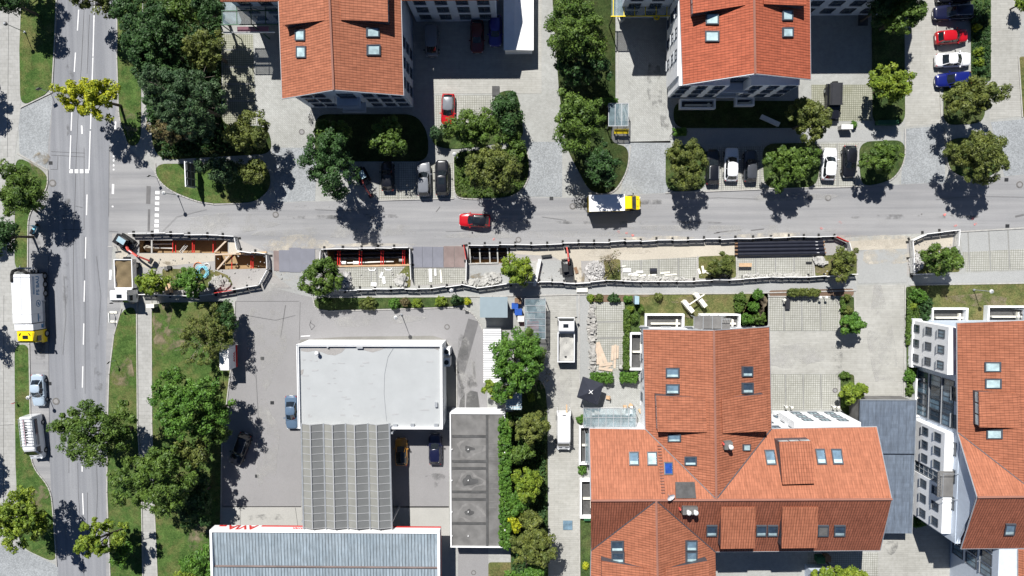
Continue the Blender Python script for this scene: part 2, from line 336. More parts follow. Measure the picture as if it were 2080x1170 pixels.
sheet('side_road', [(120, -60), (240, -60), (236, 200), (232, 260), (222, 300), (221, 440), (219, 560), (216, 700), (214, 860), (216, 1240), (118, 1240), (112, 1060), (104, 1000), (100, 900), (99, 700), (97, 480), (102, 290), (108, 190), (113, 80)], 2, 'asphalt_road')
sheet('station_forecourt', [(482, 603), (560, 545), (606, 595), (636, 600), (640, 628), (668, 631), (940, 620), (962, 640), (980, 672), (988, 700), (990, 836), (905, 836), (905, 700), (620, 700), (612, 1030), (450, 1030), (452, 900), (476, 700), (478, 620)], 3, 'asphalt_lot')
sheet('forecourt_slab', [(450, 1031), (912, 1031), (912, 1240), (440, 1240)], 2, 'concrete')
sheet('forecourt_south', [(790, 868), (912, 868), (912, 1031), (790, 1031)], 3, 'asphalt_lot')
sheet('forecourt_edge', [(611, 690), (700, 684), (880, 682), (905, 690), (920, 712), (927, 740), (928, 832), (900, 832), (897, 708), (640, 708), (606, 706)], 5, 'loopstrip')
sheet('loading_yard', [(930, 1100), (992, 1100), (992, 1240), (930, 1240)], 3, 'asphalt_lot')
sheet('cobbled_drive', [(548, 545), (655, 545), (640, 600), (606, 596), (560, 560)], 6, 'pave_light')
# construction strip
sheet('excavated_strip', [(228, 474), (480, 484), (548, 515), (650, 507), (840, 502), (945, 498), (1045, 500), (1500, 488), (1700, 483), (1720, 500), (1842, 490), (1940, 468), (1946, 500), (1880, 530), (1842, 560), (1742, 560), (1480, 575), (560, 584), (480, 592), (300, 598), (278, 560), (270, 520), (228, 500)], 4, 'gravelbed', PITS)
sheets('sand_bed', [[(1040, 508), (1300, 498), (1492, 494), (1494, 525), (1420, 521), (1330, 532), (1262, 528), (1180, 530), (1182, 572), (1165, 572), (1160, 540), (1120, 520), (1045, 516)], [(1722, 490), (1842, 484), (1842, 508), (1735, 512)], [(1850, 487), (1936, 478), (1934, 500), (1852, 512)], [(283, 515), (436, 515), (436, 530), (300, 545), (285, 540)], [(467, 489), (484, 489), (486, 517), (464, 513)]], 5, 'sand')
sheets('parking_grid', [[(700, 543), (832, 542), (832, 582), (705, 583)], [(838, 545), (948, 545), (948, 575), (838, 580)], [(1262, 530), (1415, 522), (1415, 566), (1262, 568)], [(1496, 524), (1650, 520), (1652, 560), (1498, 565)], [(1955, 512), (2200, 500), (2200, 543), (1962, 552)], [(770, 330), (922, 330), (922, 402), (770, 405)], [(1436, 300), (1742, 290), (1742, 380), (1436, 386)], [(1208, 615), (1272, 612), (1272, 752), (1205, 754)], [(1562, 602), (1704, 602), (1704, 672), (1562, 672)], [(1562, 760), (1704, 760), (1704, 832), (1562, 832)], [(1640, 1122), (1784, 1122), (1784, 1240), (1640, 1240)], [(884, 194), (1000, 194), (1000, 262), (884, 262)]], 6, 'grid')
sheets('parking_grid_north', [[(452, 70), (514, 70), (520, 252), (452, 252)], [(1648, 172), (1772, 172), (1772, 246), (1648, 246)]], 6, 'grid_green')
sheets('parking_paving', [[(1948, 470), (2200, 458), (2200, 501), (1955, 513)], [(1000, 540), (1040, 540), (1040, 575), (952, 580), (952, 537)]], 5, 'pave_light')
sheets('courtyard', [[(514, -60), (570, -60), (660, 240), (600, 300), (520, 300)], [(1255, 80), (1366, 80), (1366, 290), (1280, 290)]], 3, 'paver_diag')
sheets('cobbled_area', [[(48, 218), (108, 192), (98, 290), (97, 345), (40, 312), (36, 220)], [(-60, 1105), (40, 1112), (118, 1150), (120, 1240), (-60, 1240)], [(1068, 288), (1142, 288), (1142, 400), (1064, 399)], [(1270, 288), (1362, 286), (1362, 392), (1262, 395)], [(1836, 262), (1918, 255), (1920, 371), (1830, 374)], [(2012, 248), (2200, 232), (2200, 344), (2040, 358)], [(552, 300), (645, 300), (640, 408), (560, 411)]], 3, 'cobble')
sheets('drive_setts', [[(1742, 508), (1842, 505), (1842, 574), (1742, 576)], [(1070, 527), (1160, 530), (1162, 570), (1070, 572)]], 7, 'pave_light')
sheets('drive', [[(1108, 598), (1192, 597), (1176, 1240), (1112, 1240), (1118, 850)], [(1562, 673), (1736, 673), (1736, 580), (1838, 578), (1836, 812), (1706, 812), (1706, 759), (1562, 759)], [(1785, 1086), (2010, 1086), (2060, 1240), (1785, 1240)], [(845, -60), (1100, -60), (1100, 190), (845, 190)], [(1838, -60), (1902, -60), (1915, 250), (1838, 258)], [(2010, -60), (2070, -60), (2074, 236), (2010, 244)]], 3, 'paver_row')
sheets('service_lane', [[(1170, 597), (1200, 597), (1200, 780), (1176, 780)]], 5, 'pave_light')
sheets('pavement', [[(-60, -60), (46, -60), (42, 220), (30, 320), (30, 560), (32, 940), (40, 1108), (-60, 1104)], [(278, 605), (308, 604), (308, 860), (312, 1000), (322, 1240), (292, 1240), (288, 1000), (280, 860)], [(286, 180), (302, 180), (310, 300), (330, 328), (560, 315), (560, 332), (320, 345), (290, 300)]], 4, 'slab')
sheets('pavement_street', [[(560, 586), (1000, 590), (1170, 583), (1500, 575), (1735, 570), (1742, 590), (1500, 596), (1190, 597), (1000, 602), (640, 606)], [(1945, 556), (2200, 545), (2200, 573), (1845, 579), (1842, 562)], [(1365, 262), (1700, 262), (1830, 268), (1830, 286), (1435, 292), (1365, 290)]], 5, 'pave_light')
sheets('patio', [[(1178, 772), (1300, 768), (1300, 836), (1180, 836)], [(1300, 640), (1560, 640), (1560, 700), (1300, 700)]], 4, 'paver_diag')
# planted ground (raised a little inside its kerbs)
slab('grass_verge', [[(46, -60), (118, -60), (112, 80), (106, 185), (42, 218), (40, 100)], [(32, 315), (95, 350), (98, 384), (58, 430), (57, 548), (30, 548)], [(30, 700), (60, 700), (64, 945), (104, 990), (110, 1060), (116, 1145), (40, 1110), (32, 940)], [(240, -60), (290, -60), (288, 60), (286, 290), (262, 300), (242, 242), (238, 120)], [(248, 628), (277, 622), (280, 860), (288, 1000), (292, 1240), (228, 1240), (219, 1000), (220, 860), (223, 760), (233, 680)], [(309, 615), (477, 612), (474, 700), (450, 900), (448, 1030), (440, 1240), (323, 1240), (313, 1000), (309, 860)], [(318, 332), (545, 336), (552, 380), (520, 411), (435, 413), (400, 408), (345, 386), (318, 360)]], 0, .07, 'grass')
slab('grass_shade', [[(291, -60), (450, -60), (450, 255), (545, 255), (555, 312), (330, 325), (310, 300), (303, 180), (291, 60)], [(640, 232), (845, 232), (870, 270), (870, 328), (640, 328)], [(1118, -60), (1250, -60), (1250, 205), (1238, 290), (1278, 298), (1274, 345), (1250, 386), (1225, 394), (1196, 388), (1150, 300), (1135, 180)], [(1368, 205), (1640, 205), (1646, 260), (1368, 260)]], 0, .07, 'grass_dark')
slab('grass_island', [[(920, 308), (1070, 300), (1076, 350), (1062, 384), (1030, 402), (935, 402), (923, 392)], [(1352, 296), (1434, 294), (1434, 386), (1352, 390)], [(1548, 292), (1668, 290), (1660, 380), (1552, 383)], [(1744, 288), (1838, 284), (1836, 330), (1812, 365), (1770, 377), (1748, 374)], [(1916, 165), (2000, 165), (2000, 250), (1916, 255)], [(1922, 282), (2030, 276), (2040, 340), (1990, 368), (1935, 352), (1924, 330)], [(636, 604), (955, 602), (958, 614), (930, 622), (668, 630), (642, 627)], [(1770, -60), (1836, -60), (1838, 255), (1772, 255)], [(878, 262), (1000, 252), (1002, 190), (1050, 180), (1066, 284), (920, 304), (878, 296)]], 0, .10, 'groundcover')
slab('lawn', [[(1290, 600), (1560, 594), (1560, 662), (1385, 662), (1290, 660)], [(1848, 580), (2200, 574), (2200, 640), (1848, 660)], [(2070, 115), (2200, 115), (2200, 236), (2076, 238)], [(1226, 528), (1260, 526), (1261, 572), (1226, 572)], [(1418, 521), (1494, 518), (1495, 564), (1418, 566)], [(1654, 520), (1740, 515), (1740, 560), (1656, 561)], [(992, 1142), (1042, 1142), (1042, 1240), (992, 1240)], [(330, 545), (436, 549), (465, 560), (474, 580), (330, 592)], [(1852, 513), (1936, 502), (1950, 552), (1852, 556)], [(824, 540), (834, 540), (834, 584), (806, 584), (808, 560)]], 0, .05, 'grass_dry')
slab('hedge_bed', [[(1268, 615), (1300, 612), (1300, 752), (1274, 754)], [(1178, 1050), (1200, 1050), (1200, 1240), (1178, 1240)], [(1030, 836), (1112, 836), (1114, 1240), (1040, 1240)], [(1840, 582), (1866, 582), (1866, 806), (1842, 806)], [(1706, 602), (1734, 602), (1734, 672), (1706, 672)], [(1706, 760), (1734, 760), (1740, 860), (1706, 830)], [(1972, -60), (2012, -60), (2012, 165), (1972, 165)], [(1046, 790), (1070, 774), (1096, 770), (1108, 790), (1112, 836), (1040, 836)]], 0, .09, 'groundcover')
slab('planting_bed', [[(1196, 598), (1290, 597), (1290, 612), (1196, 614)], [(1562, 590), (1734, 586), (1734, 601), (1562, 601)], [(1526, 596), (1560, 595), (1560, 662), (1500, 662)]], 0, .05, 'bark_ground')
kerbs('kerb', [[(118, -60), (112, 80), (106, 188)], [(106, 188), (42, 219)], [(97, 345), (98, 385), (58, 432), (57, 560), (60, 700), (64, 945), (104, 992), (110, 1060), (116, 1150)], [(36, 312), (97, 345)], [(239, -60), (238, 120), (242, 242), (262, 300)], [(247, 627), (232, 680), (222, 760), (219, 860), (218, 1000), (227, 1240)], [(278, 605), (280, 860), (288, 1000), (292, 1240)], [(308, 612), (309, 860), (313, 1000), (323, 1240)], [(316, 332), (317, 360), (345, 388), (400, 410), (435, 415), (520, 413), (552, 382)], [(478, 612), (475, 700), (451, 900), (449, 1068)], [(921, 310), (922, 393), (934, 404), (1010, 405), (1032, 403), (1064, 385), (1078, 350), (1070, 298)], [(1352, 392), (1560, 384), (1745, 379), (1772, 379), (1814, 366), (1838, 330), (1838, 262)], [(1196, 390), (1226, 396), (1252, 388), (1276, 345), (1280, 296)], [(1254, 80), (1256, 288)], [(770, 407), (922, 403)], [(1920, 262), (1922, 330), (1934, 354), (1990, 370)], [(2068, 115), (2076, 238)], [(636, 604), (640, 628), (668, 632), (930, 624), (960, 634), (980, 665), (990, 700)], [(928, 832), (928, 735), (920, 710), (904, 690)], [(640, 604), (1000, 602), (1190, 598), (1500, 596), (1738, 590)], [(1560, 602), (1705, 602), (1705, 673)], [(1735, 600), (1736, 670)], [(1838, 580), (1836, 812)], [(1848, 579), (2200, 573)], [(1946, 471), (2200, 457)], [(1176, 600), (1177, 790)], [(1262, 528), (1263, 570)], [(1417, 520), (1418, 567)], [(1495, 520), (1497, 568)], [(1651, 518), (1654, 562)], [(1176, 858), (1178, 1240)], [(1705, 760), (1705, 832)], [(1908, 165), (1912, 250)], [(1902, 0), (1905, 160)], [(1738, 374), (1744, 290)]])
kerbs('forecourt_drain', [[(450, 1031), (612, 1031)], [(796, 1031), (912, 1031)]], .35, .012, 'concrete')
# markings, repairs, manholes
lines('road_markings', [[(177, 395), (176, 437)], [(174.5, 482), (173.5, 525)], [(172, 570), (171, 613)], [(170.5, 657), (169.5, 700)], [(168.5, 744), (167.5, 787)], [(167, 945), (167, 958)], [(168, 1002), (169.5, 1045)], [(171.5, 1105), (173, 1130)], [(160, 20), (157.5, 62)], [(153.5, 107), (151, 146)], [(146.5, 222), (144.5, 266)], [(144, 275), (141.5, 346)], [(193, -30), (189, 115)], [(189, 117), (184, 262)], [(183.5, 266), (181, 346)], (.3, [(230, 374), (229.5, 394)]), (.22, [(235, 247), (234, 262)]), (.2, [(231, 316), (231, 319)]), (.2, [(231, 324), (231, 328)]), (.2, [(231, 334), (231, 338)]), (.2, [(231, 343), (231, 346)]), (.22, [(229, 418), (229, 421)]), (.3, [(225, 548), (224, 568)]), (.2, [(166, 255), (167, 272)]), (.12, [(611, 683), (630, 682)])]
      + [(.52, [(x, 347.8), (x+7, 347.8)]) for x in (141, 152, 162.5, 173.5)] + [(.56, [(320-i*.3, y), (320-i*.3, y+6.5)]) for i, y in enumerate((388, 399, 410, 421.5, 434, 446, 455, 466))], 6, 'marking', .13)
lines('tar_seams', [[(171, 20), (165, 140), (158, 250), (155, 320), (152, 420), (150, 470)], [(182, 30), (177, 150)], [(171, 300), (171, 466)], [(104, 308), (172, 311)], [(104, 315), (172, 319)], [(118, 317), (117, 344), (103, 344)], [(127, 466), (171, 466)], [(222, 295), (221, 440)], [(150, 480), (149, 560), (151, 680), (153, 790)], [(171, 480), (173, 620), (173, 800)], [(158, 940), (159, 1000), (171, 1170)], [(178, 1000), (178, 1090)], [(150, 1120), (172, 1121)], [(99, 520), (100, 700)], [(99, 700), (101, 940)], [(18, 20), (15, 320)], [(8, 600), (7, 1100)], [(0, 864), (28, 862)], [(222, 470), (240, 471)], [(152, 418), (168, 422)], [(610, 614), (608, 690)], [(480, 612), (608, 612)], [(600, 1031), (605, 1068)], [(488, 1031), (488, 1070)]], 5, 'tar', .045)
lines('tar_patches', [(.55, [(302, 378), (301, 414)]), (.3, [(303, 425), (302, 470)]), (1.5, [(962, 650), (932, 758)]), (.12, [(570, 686), (580, 620)]), (.25, [(2062, 440), (2080, 436)]), (.12, [(1455, 472), (1505, 467)]), (.15, [(1525, 468), (1552, 465)]), (.12, [(1450, 474), (1462, 472)]), (.1, [(630, 655), (640, 662), (633, 670), (629, 660), (632, 650)]), (.1, [(886, 430), (894, 420)]), (.4, [(922, 740), (930, 760), (940, 790)]), (.3, [(962, 735), (964, 770)])], 7, 'tarsoft')
lines('bay_lines', [(.17, [(x, y0), (x+dx, y1)]) for x, y0, y1, dx in ((1966, 471, 551, 3), (2008, 469, 549, 4), (2047, 466, 547, 4), (754, 543, 582, 0), (766, 543, 582, 0), (1302, 529, 566, 0), (1338, 527, 566, 0), (1378, 524, 565, 0), (1535, 523, 562, 0), (1575, 522, 561, 0), (1613, 521, 561, 0), (809, 333, 404, 0), (846, 333, 404, 0), (884, 333, 402, 0), (1465, 302, 384, 1), (1505, 300, 383, 1), (1543, 298, 382, 1), (1700, 292, 379, 2), (1592, 602, 672, 1), (1628, 602, 672, 1), (1666, 602, 672, 1), (1595, 760, 830, 1), (1631, 760, 830, 1), (1667, 760, 830, 1))] + [(.2, [(1209, 654), (1270, 653)]), (.2, [(1208, 687), (1270, 686)]), (.2, [(455, 101), (512, 101)]), (.2, [(455, 136), (512, 136)]), (.2, [(458, 171), (514, 171)]), (.2, [(460, 205), (515, 205)])], 8, 'bayline')
wet = MB()
for c in ([(946, 832), (948, 800), (955, 793), (970, 796), (975, 832)], [(935, 812), (944, 800), (944, 832), (932, 832)]): sheet_mb(wet, c, .034)
struct('wet_patch', wet, 'asphalt_dark')
for i, (x, y, r, lb) in enumerate([(560, 436, .42, 'in the street above the blue steel plates'), (1163, 419, .42, 'in the street left of the yellow van'), (1682, 402, .42, 'in the street below the parked white car'), (1647, 402, .36, 'at the edge of a tree shadow in the street'), (2071, 375, .45, 'at the right end of the street'), (1053, 487, .4, 'beside the barrier row left of the mini excavator'), (107, 372, .5, 'in the left road beside the kerb'), (114, 815, .5, 'in the left road below the silver sedan'), (908, 664, .38, 'in the station loop near the grey shed'), (613, 268, .4, 'in the pale courtyard left of the shaded lawn'), (168, 1107, .42, 'in the left road under the yellow-green tree'), (1696, 793, .36, 'in the paved parking court'), (1872, 435, .1, 'small, in the middle of the street'), (962, 1163, .35, 'in the yard beside the flat garage roof')]):
    o = thing('manhole_cover', 'round iron manhole cover ' + lb, 'manhole', P(x, y, 0), group='manhole covers'); L = P(x, y)
    m1 = MB(); m1.disc((L.x, L.y, 0), r, .040, 24); obj('cover_plate', m1, 'manhole', o)
    m2 = MB(); m2.tube((L.x, L.y, .002), (L.x, L.y, .046), r*.62, r*.62, 20); obj('concrete_infill', m2, 'flat_grey' if False else 'asphalt_lot', o)
for i, (x, y, lb) in enumerate([(103, 331, 'by the cobbled corner'), (533, 728, 'in the station forecourt'), (553, 818, 'lower in the station forecourt'), (101, 779, 'beside the silver sedan'), (1120, 403, 'at the cobbled drive mouth'), (2044, 365, 'under the olive tree at right'), (2046, 459, 'at the parking bays at right'), (949, 634, 'in the station loop'), (522, 967, 'beside the glass canopy')]):
    L = P(x, y); g = MB(); g.box((L.x, L.y, .022), (.5, .45, .044)); 
    for k in range(4): g.box((L.x-.18+k*.12, L.y, .05), (.05, .38, .014))
    solo('drain_grate', g, 'darkmetal', 'small square iron drain grate ' + lb, 'drain', 'street drains')
mb = MB()
def blob(mb, x, y, rx, ry, z, seed=0, n=16):
    rng = random.Random(seed); ph = [rng.uniform(0, 6) for _ in range(3)]; p = []
    for k in range(n): a = k*2*math.pi/n; r = 1+.18*math.sin(2*a+ph[0])+.14*math.sin(3*a+ph[1])+.1*math.sin(5*a+ph[2]); p.append((x+rx*r*math.cos(a), y+ry*r*math.sin(a)))
    w_ = W2(p); i = len(mb.v); c = W2([(x, y)])[0]; mb.v.append((*c, z)); mb.v += [(*q, z) for q in w_]
    for k in range(n): mb.f.append((i, i+1+(k+1) % n, i+1+k))
for k, (x, y, rx, ry) in enumerate(((600, 492, 60, 13), (560, 500, 30, 14), (650, 496, 30, 8), (1780, 488, 75, 14), (1800, 520, 45, 20), (1560, 478, 90, 5), (1340, 484, 90, 4), (760, 497, 70, 4), (575, 560, 26, 12), (1250, 512, 60, 9), (250, 510, 18, 14))): blob(mb, x, y, rx, ry, .034+.0013*k, k)
struct('dust', mb, 'dust'); mb = MB()
for k, (x, y, rx, ry) in enumerate(((700, 470, 150, 14), (1100, 476, 200, 8), (450, 455, 120, 18), (1500, 465, 200, 9), (560, 590, 50, 20), (540, 700, 35, 90), (540, 900, 30, 80), (1000, 450, 60, 10), (1600, 400, 100, 8), (1300, 420, 100, 6), (760, 650, 90, 12), (1600, 720, 80, 30), (1790, 690, 30, 90), (1144, 800, 20, 60), (950, 760, 20, 60), (700, 1000, 1, 1))): blob(mb, x, y, rx, ry, .050+.0013*k, 40+k)
struct('road_dust', mb, 'dust_light'); mb = MB()
for k, (x, y, rx, ry) in enumerate(((140, 200, 8, 90), (135, 500, 9, 120), (200, 780, 7, 100), (700, 440, 120, 5), (1300, 410, 160, 4), (1250, 452, 200, 4), (940, 745, 16, 60), (960, 800, 12, 40), (1850, 440, 120, 5), (1330, 180, 14, 60), (1350, 240, 8, 30), (660, 420, 60, 4), (880, 975, 20, 16), (1700, 730, 12, 30), (545, 1050, 60, 6), (1810, 1110, 16, 12), (75, 480, 10, 30), (82, 700, 10, 60), (640, 250, 12, 20))): blob(mb, x, y, rx, ry, .074+.0013*k, 80+k)
struct('road_stain', mb, 'grime'); mb = MB()
for k, (x, y, rx, ry) in enumerate(((400, 560, 30, 8), (350, 535, 16, 5), (1240, 520, 14, 5), (1664, 545, 10, 12), (1850, 545, 6, 16), (1290, 600, 60, 3), (1545, 620, 12, 20), (940, 610, 16, 4), (1180, 560, 8, 14), (975, 560, 20, 6), (1470, 560, 20, 4), (252, 760, 20, 34), (345, 690, 30, 30), (330, 650, 18, 40), (410, 1080, 26, 40), (80, 330, 22, 20), (75, 1010, 24, 24), (265, 250, 14, 30), (1430, 640, 50, 10), (1990, 610, 60, 14), (1400, 610, 40, 6))): blob(mb, x, y, rx, ry, .104+.0013*k, 120+k)
struct('bare_soil', mb, 'dirt_brown'); mb = MB()
for k, (x, y) in enumerate(((1256, 471), (1273, 473), (1285, 478), (1668, 464), (1706, 452), (1918, 436), (1940, 458), (1980, 455), (1004, 486), (1975, 444))): blob(mb, x, y, 3.5, 2.5, .1, 150+k, 8)
struct('survey_mark', mb, 'paintmark')
lines('sealed_cracks', [[(640, 425), (700, 428), (760, 424)], [(905, 470), (960, 468), (990, 471)], [(1100, 440), (1150, 447)], [(1380, 404), (1460, 401), (1540, 404)], [(1900, 405), (1990, 398), (2080, 400)], [(320, 480), (360, 440), (420, 425)], [(196, 520), (205, 600), (200, 680)], [(130, 560), (134, 640), (128, 720)], [(140, 860), (140, 960)], [(195, 900), (198, 1000), (194, 1100)], [(500, 640), (560, 650), (600, 640)], [(520, 760), (525, 850), (518, 940)]], 27, 'tarsoft', .035)
# trench pits
def pit(name, poly, depth, label):
    p = W2(poly); a = sum(q[0]*r[1]-r[0]*q[1] for q, r in zip(p, p[1:]+p[:1]))
    if a < 0: p = p[::-1]
    mb = MB(); n = len(p)
    for k in range(n):
        q, r = p[k], p[(k+1) % n]; mb.face([(*r, 0), (*q, 0), (*q, -depth), (*r, -depth)])
    i = len(mb.v); mb.v += [(*q, -depth) for q in p]
    for t in tessellate_polygon([[Vector((*q, 0)) for q in p]]): mb.f.append(tuple(i+k for k in fixt(t, p)))
    return struct(name, mb, 'trenchwall')
pit('trench', PIT1, 1.9, ''); pit('trench_middle', PIT3, 1.7, ''); pit('trench_right', PIT4, 1.7, '')
# ---------------------------------------------------------------- buildings
HE, HR = 9.5, 13.6
def mat_uv(n):
    n = n.normalized(); d = Vector((0, 0, 1)).cross(n)
    d = d.normalized() if d.length > 1e-3 else Vector((1, 0, 0)); return d, n.cross(d)
def roof_mb(mb, pts, th=.22):
    "pts world vectors, top surface; planar-ish"
    n = (pts[1]-pts[0]).cross(pts[2]-pts[0])
    if n.z < 0: pts = pts[::-1]; n = -n
    d, s = mat_uv(n); mb.face(pts, [(p.dot(d), p.dot(s)) for p in pts])
    dn = Vector((0, 0, -th)); mb.face([p+dn for p in pts][::-1], [(0.9, .9)]*len(pts))
    for a, b in zip(pts, pts[1:]+pts[:1]): mb.face([a+dn, b+dn, b, a], [(.1, .2)]*4)
    nw = Vector((0, 0, 0))
    for a, b in zip(pts, pts[1:]+pts[:1]): nw += a.cross(b)
    return (sum(pts, Vector())/len(pts), (nw if nw.z > 0 else -nw).normalized())
def rp(root, pp, mat='roof_tile', name='roof', th=.22):
    mb = MB(); pts = [P(*q) for q in pp]; pl = roof_mb(mb, pts, th); obj(name, mb, mat, root); return pl
def ridgecap(root, a, b, mat='roof_ridge', r=.14):
    mb = MB(); mb.tube(P(*a)+Vector((0, 0, .03)), P(*b)+Vector((0, 0, .03)), r, r, 6)
    mb.uv = {k: [(.5, .5)]*len(f) for k, f in enumerate(mb.f)}
    obj('ridge', mb, mat, root)
def frame_on(root, x0, y0, x1, y1, pl, pane='glass_mid', name='skylight', split=False, skew=0):
    q = [ray(x0, y0, pl), ray(x1, y0, pl), ray(x1+skew, y1, pl), ray(x0+skew, y1, pl)]; n = pl[1]
    c = sum(q, Vector())/4
    mb = MB(); k = .80
    q = [p-n*.05 for p in q]; o = [p+n*.24 for p in q]; i = [c+(p-c)*k+n*.24 for p in q]
    for a in range(4):
        b = (a+1) % 4; mb.face([o[a], o[b], i[b], i[a]]); mb.face([q[a], q[b], o[b], o[a]]); mb.face([i[a], i[b], i[b]-n*.1, i[a]-n*.1])
    if split:
        m0, m1 = (i[1]+i[0])/2, (i[3]+i[2])/2; e = (i[1]-i[0])*.04; mb.face([m0-e, m0+e, m1+e, m1-e])
    fr = obj(name, mb, 'frame_dark', root)
    pb = MB(); pb.face([c+(p-c)*(k+.02)+n*.17 for p in q]); obj('pane', pb, pane, fr)
    if pane in ('glass', 'glass_mid'):
        bl = MB(); bl.face([c+(p-c)*k*.98+n*.185 for p in (q[3], q[2], q[2]*.72+q[1]*.28, q[3]*.72+q[0]*.28)]); obj('sill', bl, 'glass_light', fr)
def wallmb(mb, pts, z0, z1): return mb.prism(pts, z0, z1)
def win(root, a, b, t, z, w=1.1, h=1.3, pane='glass', frame='frame_dark', vent=False):
    "window on the wall running a->b (outward normal to the right), at t metres"
    a, b = Vector((a[0], a[1], 0)), Vector((b[0], b[1], 0)); d = (b-a).normalized(); n = Vector((d.y, -d.x, 0)); c = a+d*t+Vector((0, 0, z))
    ang = math.atan2(d.y, d.x); mb = MB()
    for s in (-1, 1): mb.box(c+d*s*(w/2)+n*.02, (.09, .12, h+.09), ang); mb.box(c+Vector((0, 0, s*h/2))+n*.02, (w-.09, .12, .09), ang)
    mb.box(c+n*.015, (.06, .08, h-.09), ang)
    f = obj('window', mb, frame, root); g = MB(); g.box(c+n*.004, (w-.09, .03, h-.09), ang); obj('pane', g, pane, f)
    s_ = MB(); s_.box(c+n*.09+Vector((0, 0, -h/2-.07)), (w+.16, .2, .04), ang); obj('sill', s_, 'metal', f)
def dormer(root, quad, drop=3.0, mat='roof_tile', side='frame_dark', strip=None):
    "quad: px corners with heights of a shallow roof; walls drop under it into the main roof"
    pts = [P(*q) for q in quad]; mb = MB(); c = sum(pts, Vector())/4
    q = [c+(p-c)*.965 for p in pts]
    for a, b in zip(q, q[1:]+q[:1]): mb.face([a-Vector((0, 0, drop)), b-Vector((0, 0, drop)), b-Vector((0, 0, .1)), a-Vector((0, 0, .1))])
    o = obj('dormer', mb, side, root); r = MB(); pl = roof_mb(r, pts, .16); obj('dormer_roof', r, mat, o)
    if strip is not None:
        a, b = q[strip], q[(strip+1) % 4]; d = b-a; d.z = 0; L = d.length; d = d.normalized(); n = d.cross(Vector((0, 0, 1)))
        if n.dot(a-c) < 0: n = -n
        w = MB(); k = max(2, int(L/1.1))
        for j in range(k):
            m = a+(b-a)*((j+.5)/k)-Vector((0, 0, .55)); w.box(m+n*.02, (L/k*.86, .05, .7), math.atan2(d.y, d.x))
        obj('dormer_window', w, 'glass_light', o)
def verge(root, pl):
    for a, b in pl: mb = MB(); mb.tube(P(*a)+Vector((0, 0, -.05)), P(*b)+Vector((0, 0, -.05)), .07, .07, 6); obj('gutter', mb, 'metal', root)

def gpx(x, y): return tuple(P(x, y, 0)[:2])
def hpt(x, y, h): return tuple(P(x, y, h)[:2])
# --- north-west block
b1 = thing('apartment_house', 'orange-tiled gabled apartment house above the shaded lawn, upper left', 'apartment building', P(700, 120))
A, Bp, Cp = hpt(573, 201, HE), hpt(820, 194, HE), hpt(815, -40, HE)
def inset_rect(x0, x1, y0, y1): return [(x0, y0), (x1, y0), (x1, y1), (x0, y1)]
xa, xb, ys = A[0]+.5, Bp[0]-.35, A[1]+.9
mb = MB(); wallmb(mb, inset_rect(xa, xb, ys, 60), 0, HE-.15); obj('wall', mb, 'render_blue', b1)
xm = P(678, 183, HR).x
def gable(root, x0, x1, xm, y, th, mat):
    g = MB(); a, b, c = Vector((x0, y, HE-.3)), Vector((x1, y, HE-.3)), Vector((xm, y, HR-.3)); t = Vector((0, th, 0))
    g.face([a, b, c]); g.face([a+t, c+t, b+t]); obj('gable', g, mat, root)
gable(b1, xa, xb, xm, ys+.003, .3, 'render_blue')
plW = rp(b1, [(573, 201, HE), (678, 183, HR), (667, -60, HR), (563, -60, HE)])
plE = rp(b1, [(678, 183, HR), (820, 194, HE), (813, -60, HE), (667, -60, HR)])
ridgecap(b1, (678, 183, HR), (667, -60, HR)); verge(b1, [((573, 201, HE), (678, 183, HR)), ((820, 194, HE), (678, 183, HR)), ((573, 201, HE), (563, -60, HE)), ((820, 194, HE), (813, -60, HE))])
dormer(b1, [(574, 51, 11.6), (660, 41, 13.2), (654, -60, 13.2), (569, -60, 11.6)])
dormer(b1, [(692, 40, 13.2), (788, 44, 11.7), (786, -60, 11.7), (690, -60, 13.2)], strip=1)
for r in ((601, 61, 621, 83), (603, 94, 623, 118)): frame_on(b1, *r, plW, 'glass_light')
for r in ((743, 57, 770, 76), (744, 91, 772, 113)): frame_on(b1, *r, plE, 'glass_light')
W_ = xb-xa
for z in (2.0, 4.7, 7.4):
    for t in (1.6, 3.3): win(b1, (xa, ys), (xb, ys), t, z, 1.3, 1.2)
    for t in (9.4, 11.2, 12.9): win(b1, (xa, ys), (xb, ys), t, z, 1.2, 1.2)
    for k in range(3): win(b1, (xb, ys), (xb, 60), 1.6+k*2.4, z, 1.2, 1.2)
def balcony(root, x, y, z, w, d):
    m = MB(); m.box((x, y-d/2, z), (w, d, .18)); b = obj('balcony', m, 'render_blue', root)
    r = MB()
    for k in range(int(w/.25)+1): r.box((x-w/2+k*.25, y-d+.05, z+.55), (.03, .03, .9))
    r.box((x, y-d+.05, z+1.02), (w, .06, .05))
    for s in (-1, 1): r.box((x+s*w/2, y-d/2, z+1.02), (.05, d, .05))
    obj('railing', r, 'metal', b)
for z in (3.2, 6.0): balcony(b1, xa+6.7, ys, z, 3.0, 1.3); win(b1, (xa, ys), (xb, ys), 6.7, z+1.2, 2.0, 1.9)
def wing(root, gx0, gx1, gy, mat='render_blue', tile='roof_tile'):
    a, b = gpx(gx0, gy), gpx(gx1, gy); y = a[1]
    m = MB(); m.prism(inset_rect(a[0], b[0], y, y+14), 0, HE-.15); obj('wall', m, mat, root)
    for s, (ya, yb) in enumerate(((y-.6, y+7), (y+14.6, y+7))):
        r = MB(); roof_mb(r, [Vector((a[0]-.5, ya, HE)), Vector((b[0]+.5, ya, HE)), Vector((b[0]+.5, yb, HR)), Vector((a[0]-.5, yb, HR))]); obj('roof', r, tile, root)
    k = int((b[0]-a[0])/2.6)
    for z in (2, 4.7, 7.4):
        for j in range(k): win(root, a, b, 1.5+j*2.6, z, 1.4, 1.3)
